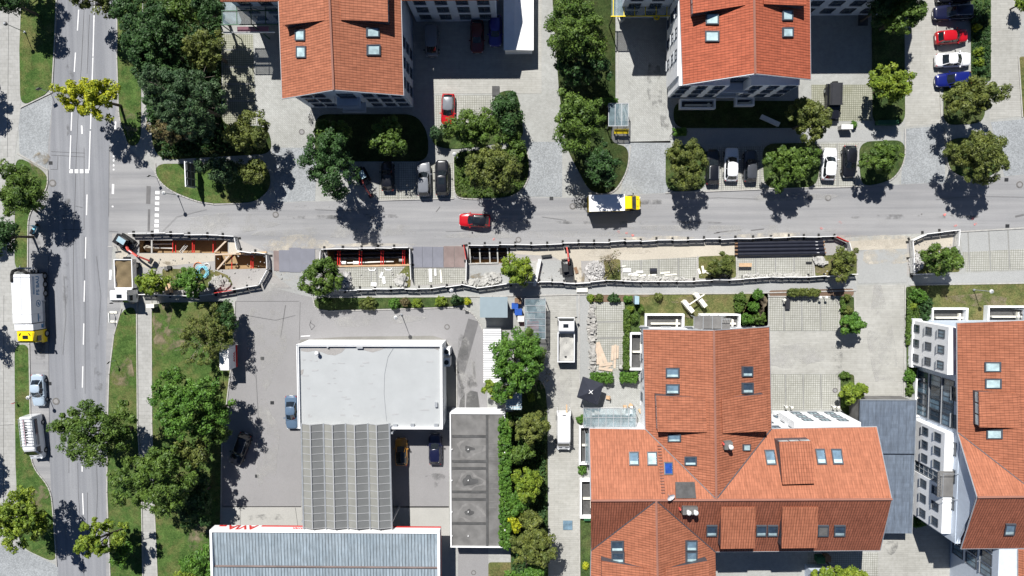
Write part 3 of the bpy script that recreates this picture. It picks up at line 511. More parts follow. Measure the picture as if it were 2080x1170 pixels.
wing(b1, 846, 1010, 44); wing(b1, 519, 630, 46)
# --- north-east block
b2 = thing('apartment_house', 'red-tiled gabled apartment house with white bays beside the bicycle shelter', 'apartment building', P(1500, 110))
A, Bp = hpt(1387, 173, HE), hpt(1647, 162, HE); xa, xb, ys = A[0]+.45, Bp[0]-.5, A[1]+1.2; xm = P(1534, 150, HR).x
mb = MB(); wallmb(mb, inset_rect(xa, xb, ys, 60), 0, HE-.15); obj('wall', mb, 'render_white', b2); gable(b2, xa, xb, xm, ys+.003, .3, 'render_white')
plW = rp(b2, [(1387, 173, HE), (1534, 150, HR), (1531, -60, HR), (1378, -60, HE)], 'roof_red')
plE = rp(b2, [(1534, 150, HR), (1647, 162, HE), (1645, -60, HE), (1531, -60, HR)], 'roof_red')
ridgecap(b2, (1534, 150, HR), (1531, -60, HR)); verge(b2, [((1387, 173, HE), (1534, 150, HR)), ((1647, 162, HE), (1534, 150, HR)), ((1387, 173, HE), (1378, -60, HE)), ((1647, 162, HE), (1645, -60, HE))])
dormer(b2, [(1408, 27, 11.7), (1514, 10, 13.2), (1512, -60, 13.2), (1405, -60, 11.7)], mat='roof_red', strip=3)
dormer(b2, [(1552, 8, 13.2), (1638, 11, 11.6), (1637, -60, 11.6), (1551, -60, 13.2)], mat='roof_red')
for r in ((1434, 28, 1461, 50), (1433, 63, 1462, 85)): frame_on(b2, *r, plW, 'glass_light')
for r in ((1588, 21, 1609, 42), (1588, 56, 1610, 76)): frame_on(b2, *r, plE, 'glass_light')
for x0, x1, k in ((xa-.8, xa+5.3, 3), (xb-6.4, xb-.6, 3)):
    m = MB(); m.box(((x0+x1)/2, ys-.55, 5.8), (x1-x0, 1.15, 6.4)); bay = obj('bay', m, 'render_white', b2)
    for z in (3.7, 6.0, 8.1):
        for j in range(k): win(b2, (x0, ys-1.13), (x1, ys-1.13), .9+j*2.05, z, 1.1, 1.1)
m = MB(); m.box((xa-.55, ys+6, 5.8), (.9, 12, 6.4)); obj('bay', m, 'render_white', b2)
for z in (3.7, 6.0, 8.1):
    for j in range(4): win(b2, (xa-1.0, ys+12), (xa-1.0, ys), 1.5+j*2.6, z, 1.1, 1.1)
for z in (3.1, 5.9): balcony(b2, (xa+xb)/2-.2, ys, z, 3.1, 1.3); win(b2, (xa, ys), (xb, ys), (xb-xa)/2-.2, z+1.2, 2.2, 2.0)
wing(b2, 1604, 1790, 32, tile='roof_red'); wing(b2, 1254, 1385, 37, tile='roof_red')
# garden terrace walls south of it
def terrace(x0, y0, x1, y1, label, mat='render_white', glassroof=0, h=.95, th=.22):
    a, b = gpx(x0, y1), gpx(x1, y0); cx, cy = (a[0]+b[0])/2, (a[1]+b[1])/2; w_, d_ = b[0]-a[0], b[1]-a[1]
    t = thing('terrace_enclosure', label, 'terrace', (cx, cy, 0))
    for y_ in (b[1], a[1]): m = MB(); m.box((cx, y_, h/2), (w_, th, h)); obj('wall', m, mat, t)
    for x_ in (a[0]+th/2, b[0]-th/2): m = MB(); m.box((x_, cy, h/2-.01), (th, d_-th-.01, h)); obj('side_wall', m, mat, t)
    m = MB(); m.box((cx, cy, .06), (w_-2*th-.02, d_-th-.02, .07)); obj('floor', m, 'flat_dark', t)
    m = MB(); m.box((cx+.2, cy-.1, .32), (w_*.75, .22, .45)).box((cx+w_*.33, cy-.1, .33), (.22, d_*.5, .45)); obj('bench', m, 'cream', t)
    if glassroof:
        m = MB(); x0_ = a[0]+w_*(1-glassroof); m.box(((x0_+b[0])/2, cy, 2.2), (b[0]-x0_, d_*.8, .05)); obj('canopy', m, 'glass_clear', t)
        m = MB()
        for k in range(4): m.box((x0_+(b[0]-x0_)*k/3, cy, 2.26), (.07, d_*.8, .07)); m.box((x0_+(b[0]-x0_)*k/3, cy+d_*.38, 1.1), (.07, .07, 2.2))
        obj('canopy_frame', m, 'metal', t)
    return t
terrace(1358, 122, 1371, 190, 'narrow white-walled terrace at the west wall of the red-tiled house')
terrace(1378, 205, 1450, 222, 'shaded terrace under the left bay of the red-tiled house')
terrace(1490, 202, 1528, 216, 'small shaded patio frame under the gable of the red-tiled house')
# --- central T-shaped house
b3 = thing('apartment_house', 'large T-shaped orange-tiled apartment house with satellite dish, lower right of centre', 'apartment building', P(1450, 900))
N0, N1 = hpt(1306, 668, HE), hpt(1563, 664, HE); S0, S1 = hpt(1197, 870, HE), hpt(1783, 867, HE); SB = hpt(1787, 1118, HE)
nx0, nx1, ny = N0[0]+1.35, N1[0]-.45, N0[1]-.85; sx0, sx1, sy0, sy1 = S0[0]+1.4, S1[0]-.3, S0[1]-.5, SB[1]+.6
mb = MB(); swy = P(1250, 858, 0).y; wallmb(mb, [(nx0, ny), (nx0, swy), (sx0, swy), (sx0, sy1), (sx0, -60), (hpt(1455, 1120, HE)[0]-.5, -60), (hpt(1455, 1120, HE)[0]-.5, sy1), (sx1, sy1), (sx1, sy0), (nx1, sy0), (nx1, ny)], 0, HE-.15)
obj('wall', mb, 'render_white', b3)
gable(b3, nx0-.8, nx1, P(1450, 671, HR).x, ny-.3, .3, 'render_white')
RX = (1455, 1014, HR)
plNW = rp(b3, [(1306, 669, HE), (1450, 671, HR), RX, (1311, 872, HE)])
plNE = rp(b3, [(1450, 671, HR), (1563, 664, HE), (1567, 871, HE), RX])
plSN = rp(b3, [(1197, 870, HE), (1311, 872, HE), RX, (1200, 1017, HR)], 'roof_orange')
plSN2 = rp(b3, [(1567, 871, HE), (1781, 867, HE), (1812, 1014, HR), RX], 'roof_orange')
GX = (1333, 1017, HR)
plSS1 = rp(b3, [(1200, 1017, HR), GX, (1201, 1118, HE)], 'roof_tile_shade')
plSS = rp(b3, [GX, (1812, 1014, HR), (1788, 1118, HE), (1453, 1121, HE)], 'roof_tile_shade')
plGW = rp(b3, [GX, (1337, 1240, HR), (1198, 1240, HE), (1201, 1118, HE)]); plGE = rp(b3, [GX, (1453, 1121, HE), (1456, 1240, HE), (1337, 1240, HR)])
for a, b in (((1450, 671, HR), RX), ((1200, 1017, HR), (1812, 1014, HR)), (GX, (1337, 1240, HR))): ridgecap(b3, a, b)
for a, b in (((1311, 872, HE), RX), ((1567, 871, HE), RX), (GX, (1201, 1118, HE)), (GX, (1453, 1121, HE))): mb = MB(); mb.tube(P(*a)+Vector((0, 0, .03)), P(*b)+Vector((0, 0, .03)), .07, .07, 5); obj('valley_flashing', mb, 'frame_dark', b3)
verge(b3, [((1306, 669, HE), (1311, 872, HE)), ((1306, 669, HE), (1450, 671, HR)), ((1563, 664, HE), (1450, 671, HR)), ((1563, 664, HE), (1567, 871, HE)), ((1781, 867, HE), (1812, 1014, HR)), ((1812, 1014, HR), (1788, 1118, HE)), ((1197, 870, HE), (1311, 872, HE)), ((1567, 871, HE), (1781, 867, HE)), ((1197, 870, HE), (1200, 1017, HR)), ((1201, 1118, HE), (1198, 1240, HE)), ((1453, 1121, HE), (1788, 1118, HE))])
dormer(b3, [(1333, 804, 11.8), (1433, 808, 13.3), (1436, 878, 13.3), (1336, 877, 11.8)], strip=3)
dormer(b3, [(1466, 809, 13.3), (1555, 801, 11.7), (1561, 876, 11.7), (1468, 880, 13.3)])
dormer(b3, [(1583, 898, 12.0), (1651, 896, 12.0), (1655, 982, 13.3), (1590, 984, 13.3)], strip=0)
dormer(b3, [(1589, 1030, 13.2), (1662, 1030, 13.2), (1660, 1113, 11.9), (1588, 1114, 11.9)])
dormer(b3, [(1465, 1030, 13.2), (1535, 1030, 13.2), (1533, 1114, 11.9), (1464, 1115, 11.9)])
dormer(b3, [(1222, 1140, 11.7), (1318, 1156, 13.3), (1320, 1240, 13.3), (1222, 1240, 11.7)])
dormer(b3, [(1352, 1156, 13.3), (1440, 1140, 11.7), (1442, 1240, 11.7), (1353, 1240, 13.3)])
for r in ((1353, 747, 1381, 767), (1353, 780, 1381, 800)): frame_on(b3, *r, plNW, 'glass_mid')
for r in ((1506, 744, 1528, 765), (1506, 777, 1529, 799)): frame_on(b3, *r, plNE, 'glass')
frame_on(b3, 1357, 882, 1384, 897, plNW, 'glass_mid'); frame_on(b3, 1391, 927, 1416, 945, plNW, 'glass'); frame_on(b3, 1508, 902, 1523, 915, plNE, 'glass_light')
for r, g in (((1277, 918, 1297, 946), 'glass_mid'), ((1314, 918, 1334, 946), 'glass_light'), ((1348, 939, 1366, 965), 'glass_blue')): frame_on(b3, *r, plSN, g, skew=1)
for r in ((1552, 914, 1572, 945), (1655, 912, 1674, 944), (1687, 912, 1708, 944)): frame_on(b3, *r, plSN2, 'glass_mid', skew=5)
for r, g in (((1435, 1066, 1457, 1088), 'glass'), ((1536, 1066, 1557, 1088), 'glass'), ((1559, 1066, 1580, 1088), 'glass'), ((1661, 1066, 1683, 1088), 'flat_grey'), ((1694, 1066, 1717, 1088), 'glass')): frame_on(b3, *r, plSS, g, skew=-1)
for r in ((1242, 1098, 1268, 1120), (1243, 1121, 1269, 1143)): frame_on(b3, *r, plGW, 'glass')
for r in ((1392, 1097, 1415, 1119), (1392, 1120, 1415, 1142)): frame_on(b3, *r, plGE, 'glass_mid')
q = [ray(x, y, plSN, .22) for x, y in ((1372, 979), (1411, 979), (1414, 1012), (1373, 1012))]; mb = MB(); mb.face(q); [mb.face([u-plSN[1]*.4, v-plSN[1]*.4, v, u]) for u, v in zip(q, q[1:]+q[:1])]; obj('roof_hatch', mb, 'flat_dark', b3)
lad = MB(); 
for k in range(17):
    p = ray(1339+k*.5, 905+k*6, plSN, .2); lad.box(p, (.45, .12, .06))
lad.uv = {k: [(.5, .5)]*len(f) for k, f in enumerate(lad.f)}; obj('roof_steps', lad, 'roof_ridge', b3)
mb = MB()
for x, y in ((1476, 902), (1392, 1033), (1406, 1033)):
    pl = plNE if y < 1000 else plSS; p = ray(x, y, pl); mb.box(p+Vector((0, 0, .35)), (.95, .9, .9)); c_ = obj('chimney', mb, 'flat_grey', b3); mb = MB()
    mb.tube(p+Vector((.12, 0, .7)), p+Vector((.12, 0, 1.35)), .22, .22, 12).ball(p+Vector((.12, 0, 1.4)), .30, .6); obj('chimney_cowl', mb, 'pvc', c_, smooth=True); mb = MB()
for x, y in ((1468, 900), (1380, 1032)):
    pl = plNE if y < 1000 else plSS; p = ray(x, y, pl); mb.tube(p, p+Vector((0, 0, .5)), .12, .12, 8); obj('vent_pipe', mb, 'redarm', b3); mb = MB()
p = ray(1357, 1004, plSN); 
mb.tube(p, p+Vector((0, 0, 1.0)), .04); mb.tube(p+Vector((0, -.3, .9)), p+Vector((-.05, .25, 1.1)), .03)
ds = obj('antenna_mast', mb, 'metal', b3)
mb = MB()
for k in range(20):
    pass
c0 = p+Vector((.05, .12, 1.15)); nrm = Vector((.35, -.45, .8)).normalized(); a_ = nrm.orthogonal().normalized(); b_ = nrm.cross(a_)
rings = []
for r_, dz in ((0.02, 0), (.25, .03), (.5, .12)):
    rings.append([c0+(a_*math.cos(t*math.pi/8)+b_*math.sin(t*math.pi/8))*r_+nrm*dz for t in range(16)])
for u, v in zip(rings, rings[1:]):
    for k in range(16): mb.face([u[k], u[(k+1) % 16], v[(k+1) % 16], v[k]])
mb.tube(c0, c0+nrm*.45, .02, .02); obj('satellite_dish', mb, 'white', ds)
def gable_x(root, x, yn, ys_, yr, mat='render_white', t=.3):
    g = MB(); a, b, c = Vector((x, yn, HE-.3)), Vector((x, ys_, HE-.3)), Vector((x, yr, HR-.35)); tv = Vector((t, 0, 0)); g.face([a, b, c]); g.face([a+tv, c+tv, b+tv]); obj('gable', g, mat, root)
yr_ = P(1812, 1014, HR).y
gable_x(b3, sx0+.003, swy, sy1, yr_); gable_x(b3, sx1-.303, sy0, sy1, yr_)
# window rows and bays on the north and west faces
for z in (1.6, 4.3, 7.0):
    for j in range(5): win(b3, (nx1, ny), (nx0, ny), 1.6+j*2.9, z, 1.2, 1.2)
    for j in range(4): win(b3, (nx0, ny), (nx0, swy), 1.4+j*2.6, z, 1.0, 1.1)
    for j in range(5): win(b3, (sx1, sy0), (nx1, sy0), 1.2+j*2.5, z, 1.2, 1.1, pane='glass_mid')
    for j in range(4): win(b3, (sx0, swy), (sx0, sy1), 1.6+j*3.0, z, 1.3, 1.2)
for (cx, wdt) in ((nx0+2.9, 4.8), (nx1-3.4, 4.2)):
    m = MB(); m.box((cx, ny+.12, 5.6), (wdt, .26, 5.6)); obj('bay', m, 'render_white', b3)
m = MB(); m.box((nx0-.10, ny-4.5, 5.4), (.22, 6.0, 5.2)); obj('bay', m, 'render_white', b3)
for z in (4.1, 6.6):
    for j in range(2): win(b3, (nx0-.21, ny-1.5), (nx0-.21, ny-7.5), 1.6+j*2.6, z, 1.1, 1.0)
m = MB(); m.box((P(1660, 850, 5).x, sy0+.5, 5.3), (8.2, 1.0, 5.4)); obj('bay', m, 'render_white', b3)
for z in (3.6, 5.4, 7.1):
    for j in range(3): win(b3, (P(1660, 850, 5).x+4.1, sy0+1.0), (P(1660, 850, 5).x-4.1, sy0+1.0), 1.8+j*2.2, z, 1.1, .9, pane='glass_light')
for z, w_ in ((3.0, 3.4), (5.8, 3.4)):
    m = MB(); cx = P(1443, 655, 3).x; m.box((cx, ny+.9, z), (w_, 1.8, .16)); b_ = obj('balcony', m, 'flat_grey', b3)
    m = MB()
    for k in range(12): m.box((cx-w_/2+k*w_/11, ny+1.78, z+.5), (.03, .03, .95))
    m.box((cx, ny+1.78, z+1.0), (w_, .06, .06)); obj('railing', m, 'metal', b_)
# terraces round it
terrace(1308, 638, 1387, 672, 'white-walled terrace at the north face, left of the picnic table')
terrace(1417, 638, 1500, 672, 'white-walled terrace at the north face, right of the picnic table', glassroof=.0)
terrace(1277, 676, 1306, 748, 'white-walled terrace with pale bench on the west side beside the narrow hedge')
terrace(1175, 864, 1203, 938, 'white-walled patio with glass roof beside the lane, upper of two', glassroof=.6)
terrace(1177, 972, 1205, 1046, 'white-walled patio with dark railing beside the lane, lower of two')
terrace(1568, 836, 1600, 868, 'small white-walled terrace below the paved parking court')
t = thing('balcony_shade', 'grey paned awning on posts over the north balcony above the picnic table', 'awning', P(1433, 655, 0))
cx, cy = P(1433, 660, 5.8).x, ny+1.4
m = MB()
for k in range(3): m.box((cx-1.3+k*1.15, cy, 7.4), (1.05, 1.5, .06))
obj('panel', m, 'flat_grey', t); m = MB()
for k in range(4): m.box((cx-1.88+k*1.15, cy, 7.44), (.06, 1.6, .06)); m.box((cx-1.88+k*1.15, cy+.75, 6.6), (.06, .06, 1.6))
obj('frame', m, 'metal', t)
# glass conservatory west of it
def glasshouse(x0, y0, x1, y1, h, label, nx, ny_, mat='glass_clear', cat='glass roof', name='glass_roof'):
    a, b = hpt(x0, y1, h), hpt(x1, y0, h); cx, cy = (a[0]+b[0])/2, (a[1]+b[1])/2; w_, d_ = b[0]-a[0], b[1]-a[1]
    t = thing(name, label, cat, (cx, cy, 0)); m = MB(); m.box((cx, cy, h), (w_, d_, .03)); obj('glazing', m, mat, t); m = MB()
    for k in range(nx+1): m.box((a[0]+w_*k/nx, cy, h+.05), (.07, d_, .07))
    for k in range(ny_+1): m.box((cx, a[1]+d_*k/ny_, h+.052), (w_, .07, .07))
    obj('frame', m, 'metal', t); m = MB()
    for sx in (0, 1):
        for sy in (0, 1): m.box((a[0]+.05+(w_-.1)*sx, a[1]+.05+(d_-.1)*sy, h/2), (.09, .09, h))
    obj('post', m, 'metal', t); return t, a, b
t, a, b = glasshouse(1185, 829, 1292, 867, 2.7, 'long glazed conservatory roof on white base below the black parasol', 7, 2)
m = MB(); m.box(((a[0]+b[0])/2+.6, a[1]+1.1, .3), (b[0]-a[0]-1.5, .3, .6)); m.box((b[0]-.3, (a[1]+b[1])/2, .3), (.4, 2, .6)); obj('base_wall', m, 'render_white', t)
m = MB(); m.box(((a[0]+b[0])/2+.3, (a[1]+b[1])/2+.3, .8), (4.2, 1.2, .05)); obj('blind', m, 'pvc', t)
t, a, b = glasshouse(1236, 210, 1276, 256, 2.5, 'glass-roofed bicycle shelter between the big tree and the pale courtyard', 3, 1, cat='bicycle shelter', name='bicycle_shelter')
sb = thing('yellow_bench', 'yellow framed barrier bench just below the bicycle shelter roof', 'bench', P(1262, 268, 0))
m = MB(); c_ = P(1262, 268, .9); m.box(c_, (1.9, .5, .08)).box(c_+Vector((0, .3, .25)), (1.9, .06, .3)); obj('seat', m, 'yellow', sb)
for s in (-.85, .85): m = MB(); m.box(c_+Vector((s, 0, -.46)), (.08, .4, .84)); obj('leg', m, 'darkmetal', sb)
t, a, b = glasshouse(1066, 607, 1108, 688, 2.6, 'long dark glass-roofed shelter full of bins beside the paved lane', 1, 6, cat='bin shelter', name='bin_shelter')
m = MB(); c_ = P(1087, 645, 0); 
def bin_(x, y, mat, label, s=1.0):
    L = P(x, y); t = thing('waste_bin', label, 'waste bin', L, group='waste bins in the glass shelter'); m = MB(); m.box((L.x, L.y, .5*s), (.9*s, .75*s, 1.0*s)); obj('body', m, mat, t)
    m = MB(); m.box((L.x, L.y-.03, 1.03*s), (.98*s, .85*s, .07)); m.tube((L.x-.4*s, L.y+.4*s, 1.08*s), (L.x+.4*s, L.y+.4*s, 1.08*s), .03); obj('lid', m, mat, t)
    for k in (-.35, .35): m = MB(); m.tube((L.x+k*s-.04, L.y, .1), (L.x+k*s+.04, L.y, .1), .1, .1, 10); obj('wheel', m, 'rubber', t)
for x, y, mt, lb, s in ((1078, 622, 'darkmetal', 'dark bin in the top left corner under the glass shelter', 1.1), (1080, 641, 'pvc', 'white-lidded bin under the glass shelter', .9), (1082, 660, 'red', 'red open skip under the glass shelter', 1.6), (1084, 677, 'brown', 'brown bin low under the glass shelter', 1.1), (1053, 632, 'blue', 'blue bin left of the glass shelter', 1.0), (1046, 620, 'blue', 'blue bin beside the flat grey shed', .9), (1058, 646, 'pvc', 'pile of white boxes left of the glass shelter', .9), (1052, 610, 'brown', 'brown bin at the shed corner', .9)): bin_(x, y, mt, lb, s)
def gridfence(name, label, pts, h, mat='darkmetal', step=.5):
    p = W2(pts); t = thing(name, label, 'fence', (*p[0], 0)); m = MB(); r = MB()
    for a, b in zip(p, p[1:]):
        a, b = Vector((*a, 0)), Vector((*b, 0)); L = (b-a).length; d = (b-a)/L; k = max(1, int(L/step)); ang = math.atan2(d.y, d.x)
        for j in range(k+1): m.box(a+d*(L*j/k)+Vector((0, 0, h/2)), (.04, .04, h))
        for z in (.15, h*.5, h): r.box((a+b)/2+Vector((0, 0, z)), (L, .04, .05), ang)
    obj('post', m, mat, t)['kind'] = 'stuff'; obj('rail', r, mat, t)
gridfence('mesh_fence', 'dark steel railing along the east side of the glass bin shelter', [(1109, 625), (1111, 712), (1080, 712)], 1.4)
# --- right-hand house
b4 = thing('apartment_house', 'orange-tiled apartment house with white bays and rows of windows at the right edge', 'apartment building', P(1980, 860))
Wx = P(1873, 700, 2.9).x; WR = Wx+1.1; ytop = P(1945, 660, HE).y-.4; ysb = P(1952, 1115, HE).y+.6
mb = MB(); wallmb(mb, [(WR, ytop), (WR, ysb), (WR+5.4, ysb), (WR+5.4, -60), (WR+40, -60), (WR+40, ytop)], 0, HE-.15); obj('wall', mb, 'render_blue', b4)
RC = (1985, 1010, HR)
vy = 878
pl4 = rp(b4, [(1944, 656, HE), (2098, 650, HR), (2110, 1006, HR), (1945, vy, HE)])
pl4n = rp(b4, [(1945, vy, HE), (2110, 1006, HR), RC], 'roof_orange')
pl4s = rp(b4, [RC, (2200, 1008, HR), (2200, 1112, HE), (1952, 1115, HE)], 'roof_tile_shade')
rp(b4, [(2098, 650, HR), (2250, 650, HE), (2250, 1008, HE), (2110, 1006, HR)]); rp(b4, [(2110, 1006, HR), (2250, 900, HE), (2250, 1008, HR)], 'roof_orange')
rp(b4, [(2068, 1117, HE), (2200, 1117, HR), (2200, 1240, HR), (2068, 1240, HE)])
ridgecap(b4, RC, (2200, 1008, HR)); verge(b4, [((1944, 656, HE), (1945, vy, HE)), ((1945, vy, HE), RC), (RC, (1952, 1115, HE)), ((1952, 1115, HE), (2200, 1112, HE)), ((2068, 1117, HE), (2068, 1240, HE)), ((1944, 656, HE), (2098, 650, HR))])
mb = MB(); mb.tube(P(1945, vy, HE)+Vector((0, 0, .04)), P(2110, 1006, HR), .07, .07, 5); obj('valley_flashing', mb, 'frame_dark', b4)
dormer(b4, [(1989, 796, 11.7), (2110, 800, 13.3), (2115, 870, 13.3), (1990, 868, 11.7)], strip=3)
for r in ((2000, 735, 2034, 755), (2001, 769, 2035, 789), (2004, 872, 2037, 891)): frame_on(b4, *r, pl4, 'glass_light')
frame_on(b4, 2042, 1063, 2063, 1086, pl4s, 'glass_mid', skew=-4)
def yg(py): return P(1860, py, 0).y
bays = [(650, 738, 3), (846, 924, 3), (946, 1032, 3)]
for y0, y1, k in bays:
    ya, yb = yg(y0), yg(y1); m = MB(); m.box((Wx+.55, (ya+yb)/2, 4.2), (1.12, ya-yb, 8.4)); obj('bay', m, 'render_white', b4)
    for z in (1.6, 4.3, 7.0):
        for j in range(k): win(b4, (Wx, ya), (Wx, yb), (ya-yb)*(j+.5)/k, z, .95, 1.25, pane='glass' if z < 7 or y0 > 700 else 'glass_mid')
ya, yb = yg(748), yg(842)
for z in (1.5, 4.3, 7.0):
    for j in range(4): win(b4, (WR, ya), (WR, yb), .9+j*1.5, z, 1.35, 2.2, pane='glass' if (j+z) % 2 > .8 else 'glass_mid')
ya, yb = yg(926), yg(944)
m = MB(); m.box((Wx+.6, (ya+yb)/2, 4.1), (.9, ya-yb, 8.2)); s_ = obj('stair_glazing', m, 'glass', b4); m = MB()
for z in range(1, 9): m.box((Wx+.13, (ya+yb)/2, z), (.08, ya-yb, .07))
for k in range(3): m.box((Wx+.125, ya+(yb-ya)*k/2, 4.1), (.07, .07, 8.2))
obj('frame', m, 'metal', s_)
m = MB(); m.box((Wx-.0+.3, (yb+ya)/2-.3, 8.55), (2.2, 3.2, .15)); bb = obj('balcony', m, 'flat_grey', b4); m = MB()
for k in range(10): m.box((Wx-.75, (ya+yb)/2-1.9+k*.35, 9.05), (.03, .03, .95))
m.box((Wx-.75, (ya+yb)/2-.3, 9.55), (.05, 3.2, .05)); m.box((Wx+.2, (ya+yb)/2-1.9, 9.55), (2, .05, .05)).box((Wx+.2, (ya+yb)/2+1.3, 9.55), (2, .05, .05)); obj('railing', m, 'metal', bb)
for j in range(7):
    for z in (8.35,): win(b4, (WR, ytop), (WR, ysb), 1.5+j*3.4, z, 1.6, 1.1)
for z in (1.6, 4.4, 7.2):
    for j in range(3): win(b4, (WR+5.4, ysb-.1), (WR+5.4, -60), .9+j*1.7, z, 1.4, 2.0, pane='glass' if j % 2 else 'glass_mid')
terrace(1843, 648, 1866, 742, 'white-walled terrace with posts on the west side of the right-hand house, upper')
terrace(1850, 768, 1872, 842, 'white-walled terrace on the west side of the right-hand house, beside the grey flat roof')
terrace(1884, 626, 1958, 660, 'white-walled terrace north of the right-hand house, nearest the round bush')
terrace(1996, 622, 2078, 660, 'white-walled terrace north of the right-hand house, at the photo edge', glassroof=.3)
terrace(1861, 944, 1872, 1036, 'narrow glazed terrace strip beside the lower grey flat roof')
ball_ = []
gable_x(b4, P(1945, 880, HE).x+.35, P(1945, 878, HE).y, P(1952, 1115, HE).y+.3, P(1985, 1010, HR).y, 'render_blue')
# --- petrol station shop
HS = 5.0
st = thing('station_shop', 'flat white-roofed petrol station shop building', 'shop', P(750, 785))
a, b = hpt(605, 871, HS), hpt(898, 700, HS)
def flatroofed(root, a, b, h, wallm_, roofm, par=.35, pw=.3, parm='white', floor=.0):
    cx, cy, w_, d_ = (a[0]+b[0])/2, (a[1]+b[1])/2, b[0]-a[0], b[1]-a[1]
    m = MB(); m.box((cx, cy, (h-par)/2), (w_-.1, d_-.1, h-par)); obj('wall', m, wallm_, root)
    m = MB(); m.box((cx, cy, h-par+.02), (w_-2*pw-.01, d_-2*pw-.01, .06)); r = obj('roof', m, roofm, root)
    m = MB(); m.box((cx, b[1]-pw/2, h-par/2-.2), (w_, pw, par+.4)).box((cx, a[1]+pw/2, h-par/2-.2), (w_, pw, par+.4))
    m.box((a[0]+pw/2, cy, h-par/2-.2), (pw, d_-2*pw-.002, par+.4)).box((b[0]-pw/2, cy, h-par/2-.2), (pw, d_-2*pw-.002, par+.4)); obj('parapet', m, parm, root); return r
flatroofed(st, a, b, HS, 'render_white', 'roofwhite', .45, .28)
m = MB(); m.box(((a[0]+b[0])/2, b[1]-.14, HS+.03), (b[0]-a[0]+.08, .08, .05)).box((a[0]+.14, (a[1]+b[1])/2, HS+.028), (.08, b[1]-a[1], .05)); obj('flashing', m, 'metal', st)
# roof stains (dirt lying along the north parapet)
def roofpatch(pts): return [(*hpt(x, y, HS-.38), HS-.385) for x, y in pts]
for pts in ([(611, 708), (648, 707), (690, 705), (702, 707), (694, 716), (680, 722), (665, 720), (655, 716), (640, 712), (625, 715), (612, 713)], [(720, 704), (790, 703), (776, 710), (757, 716), (742, 712), (728, 709)], [(868, 703), (892, 702), (891, 712), (882, 708)], [(611, 752), (617, 750), (615, 760), (611, 762)]):
    p = roofpatch(pts); m = MB(); i = 0; m.v += p
    for t_ in tessellate_polygon([[Vector(q) for q in p]]): m.f.append(tuple(i+k for k in fixt(t_, p)))
    obj('roof_stain', m, 'gravelbed', st)
rng = random.Random(4)
for k in range(34):
    m = MB(); x, y = rng.uniform(615, 885), rng.uniform(725, 855); p = hpt(x, y, HS-.38); m.box((*p, HS-.382), (rng.uniform(.2, .9), rng.uniform(.06, .2), .012), rng.uniform(-.1, .1)); obj('roof_scuff', m, 'scuff', st)
m = MB(); m.path([Vector((*hpt(x, y, HS-.35), HS-.36)) for x, y in ((802, 702), (788, 725), (781, 760), (780, 800), (785, 855))], .02); obj('cable', m, 'metal', st)
for x, y, w_, d_ in ((731, 706, .8, .25), (876, 703, .7, .2), (803, 865, .5, .4), (838, 864, .5, .4), (886, 864, .5, .4), (886, 822, .35, .6), (666, 705, .2, .2)):
    p = hpt(x, y, HS-.2); m = MB(); m.box((*p, HS-.2), (w_, d_, .3)); obj('roof_vent', m, 'metal', st)
m = MB(); p = Vector((*hpt(645, 717, HS), HS-.4)); m.tube(p, p+Vector((0, 0, .7)), .16, .16, 10).ball(p+Vector((0, 0, .75)), .27, .9); obj('roof_cowl', m, 'white', st, smooth=True)
for y0, y1 in ((708, 722), (728, 745)):
    p0, p1 = hpt(905, y0, 2.5), hpt(905, y1, 2.5); m = MB(); m.box((p0[0]+.1, (p0[1]+p1[1])/2, 1.2), (.9, abs(p0[1]-p1[1]), 2.3)); u = obj('condenser_unit', m, 'white', st)
    m = MB(); m.tube((p0[0]+.1, (p0[1]+p1[1])/2, 2.36), (p0[0]+.1, (p0[1]+p1[1])/2, 2.42), .32, .32, 16); obj('fan_grille', m, 'darkmetal', u)
for k in range(4): win(st, (a[0], b[1]), (a[0], a[1]), 1.8+k*2.6, 1.8, 2.0, 2.0)
# glazed canopy
gc = thing('glass_canopy', 'long ribbed translucent canopy of four folded bays between shop and pump roof', 'canopy', P(703, 965))
HC = 5.3; xs = [612, 657, 702, 747, 791]
for i in range(4):
    m = MB(); n_ = MB(); fr = MB()
    xa_, xb_ = xs[i]+1.0, xs[i+1]-1.0; xm_ = xs[i]+ (xs[i+1]-xs[i])*.40; dx = 5*1.0
    def q(x, y, h): return P(x+ (y-862)/210*5, y, h)
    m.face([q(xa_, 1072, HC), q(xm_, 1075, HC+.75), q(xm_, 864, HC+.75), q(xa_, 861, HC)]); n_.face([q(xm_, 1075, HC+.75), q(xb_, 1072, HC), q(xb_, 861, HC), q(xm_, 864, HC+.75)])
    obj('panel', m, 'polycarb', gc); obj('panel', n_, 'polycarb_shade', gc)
    for k in range(15):
        y = 861+k*211/14; fr.tube(q(xa_, y, HC+.03), q(xm_, y+2, HC+.78), .045, .045, 4).tube(q(xm_, y+2, HC+.78), q(xb_, y, HC+.03), .045, .045, 4)
    fr.tube(q(xm_, 864, HC+.8), q(xm_, 1075, HC+.8), .09, .09, 6); obj('rib', fr, 'scuff', gc)
m = MB()
for x in xs: m.tube(P(x, 860, HC+.05), P(x+5, 1074, HC+.05), .13, .13, 6)
obj('gutter_beam', m, 'metal', gc)
for x in (614, 796): 
    for y in (880, 1060): m = MB(); g_ = hpt(x, y, HC); m.box((*g_, HC/2), (.22, .22, HC)); obj('column', m, 'metal', gc)
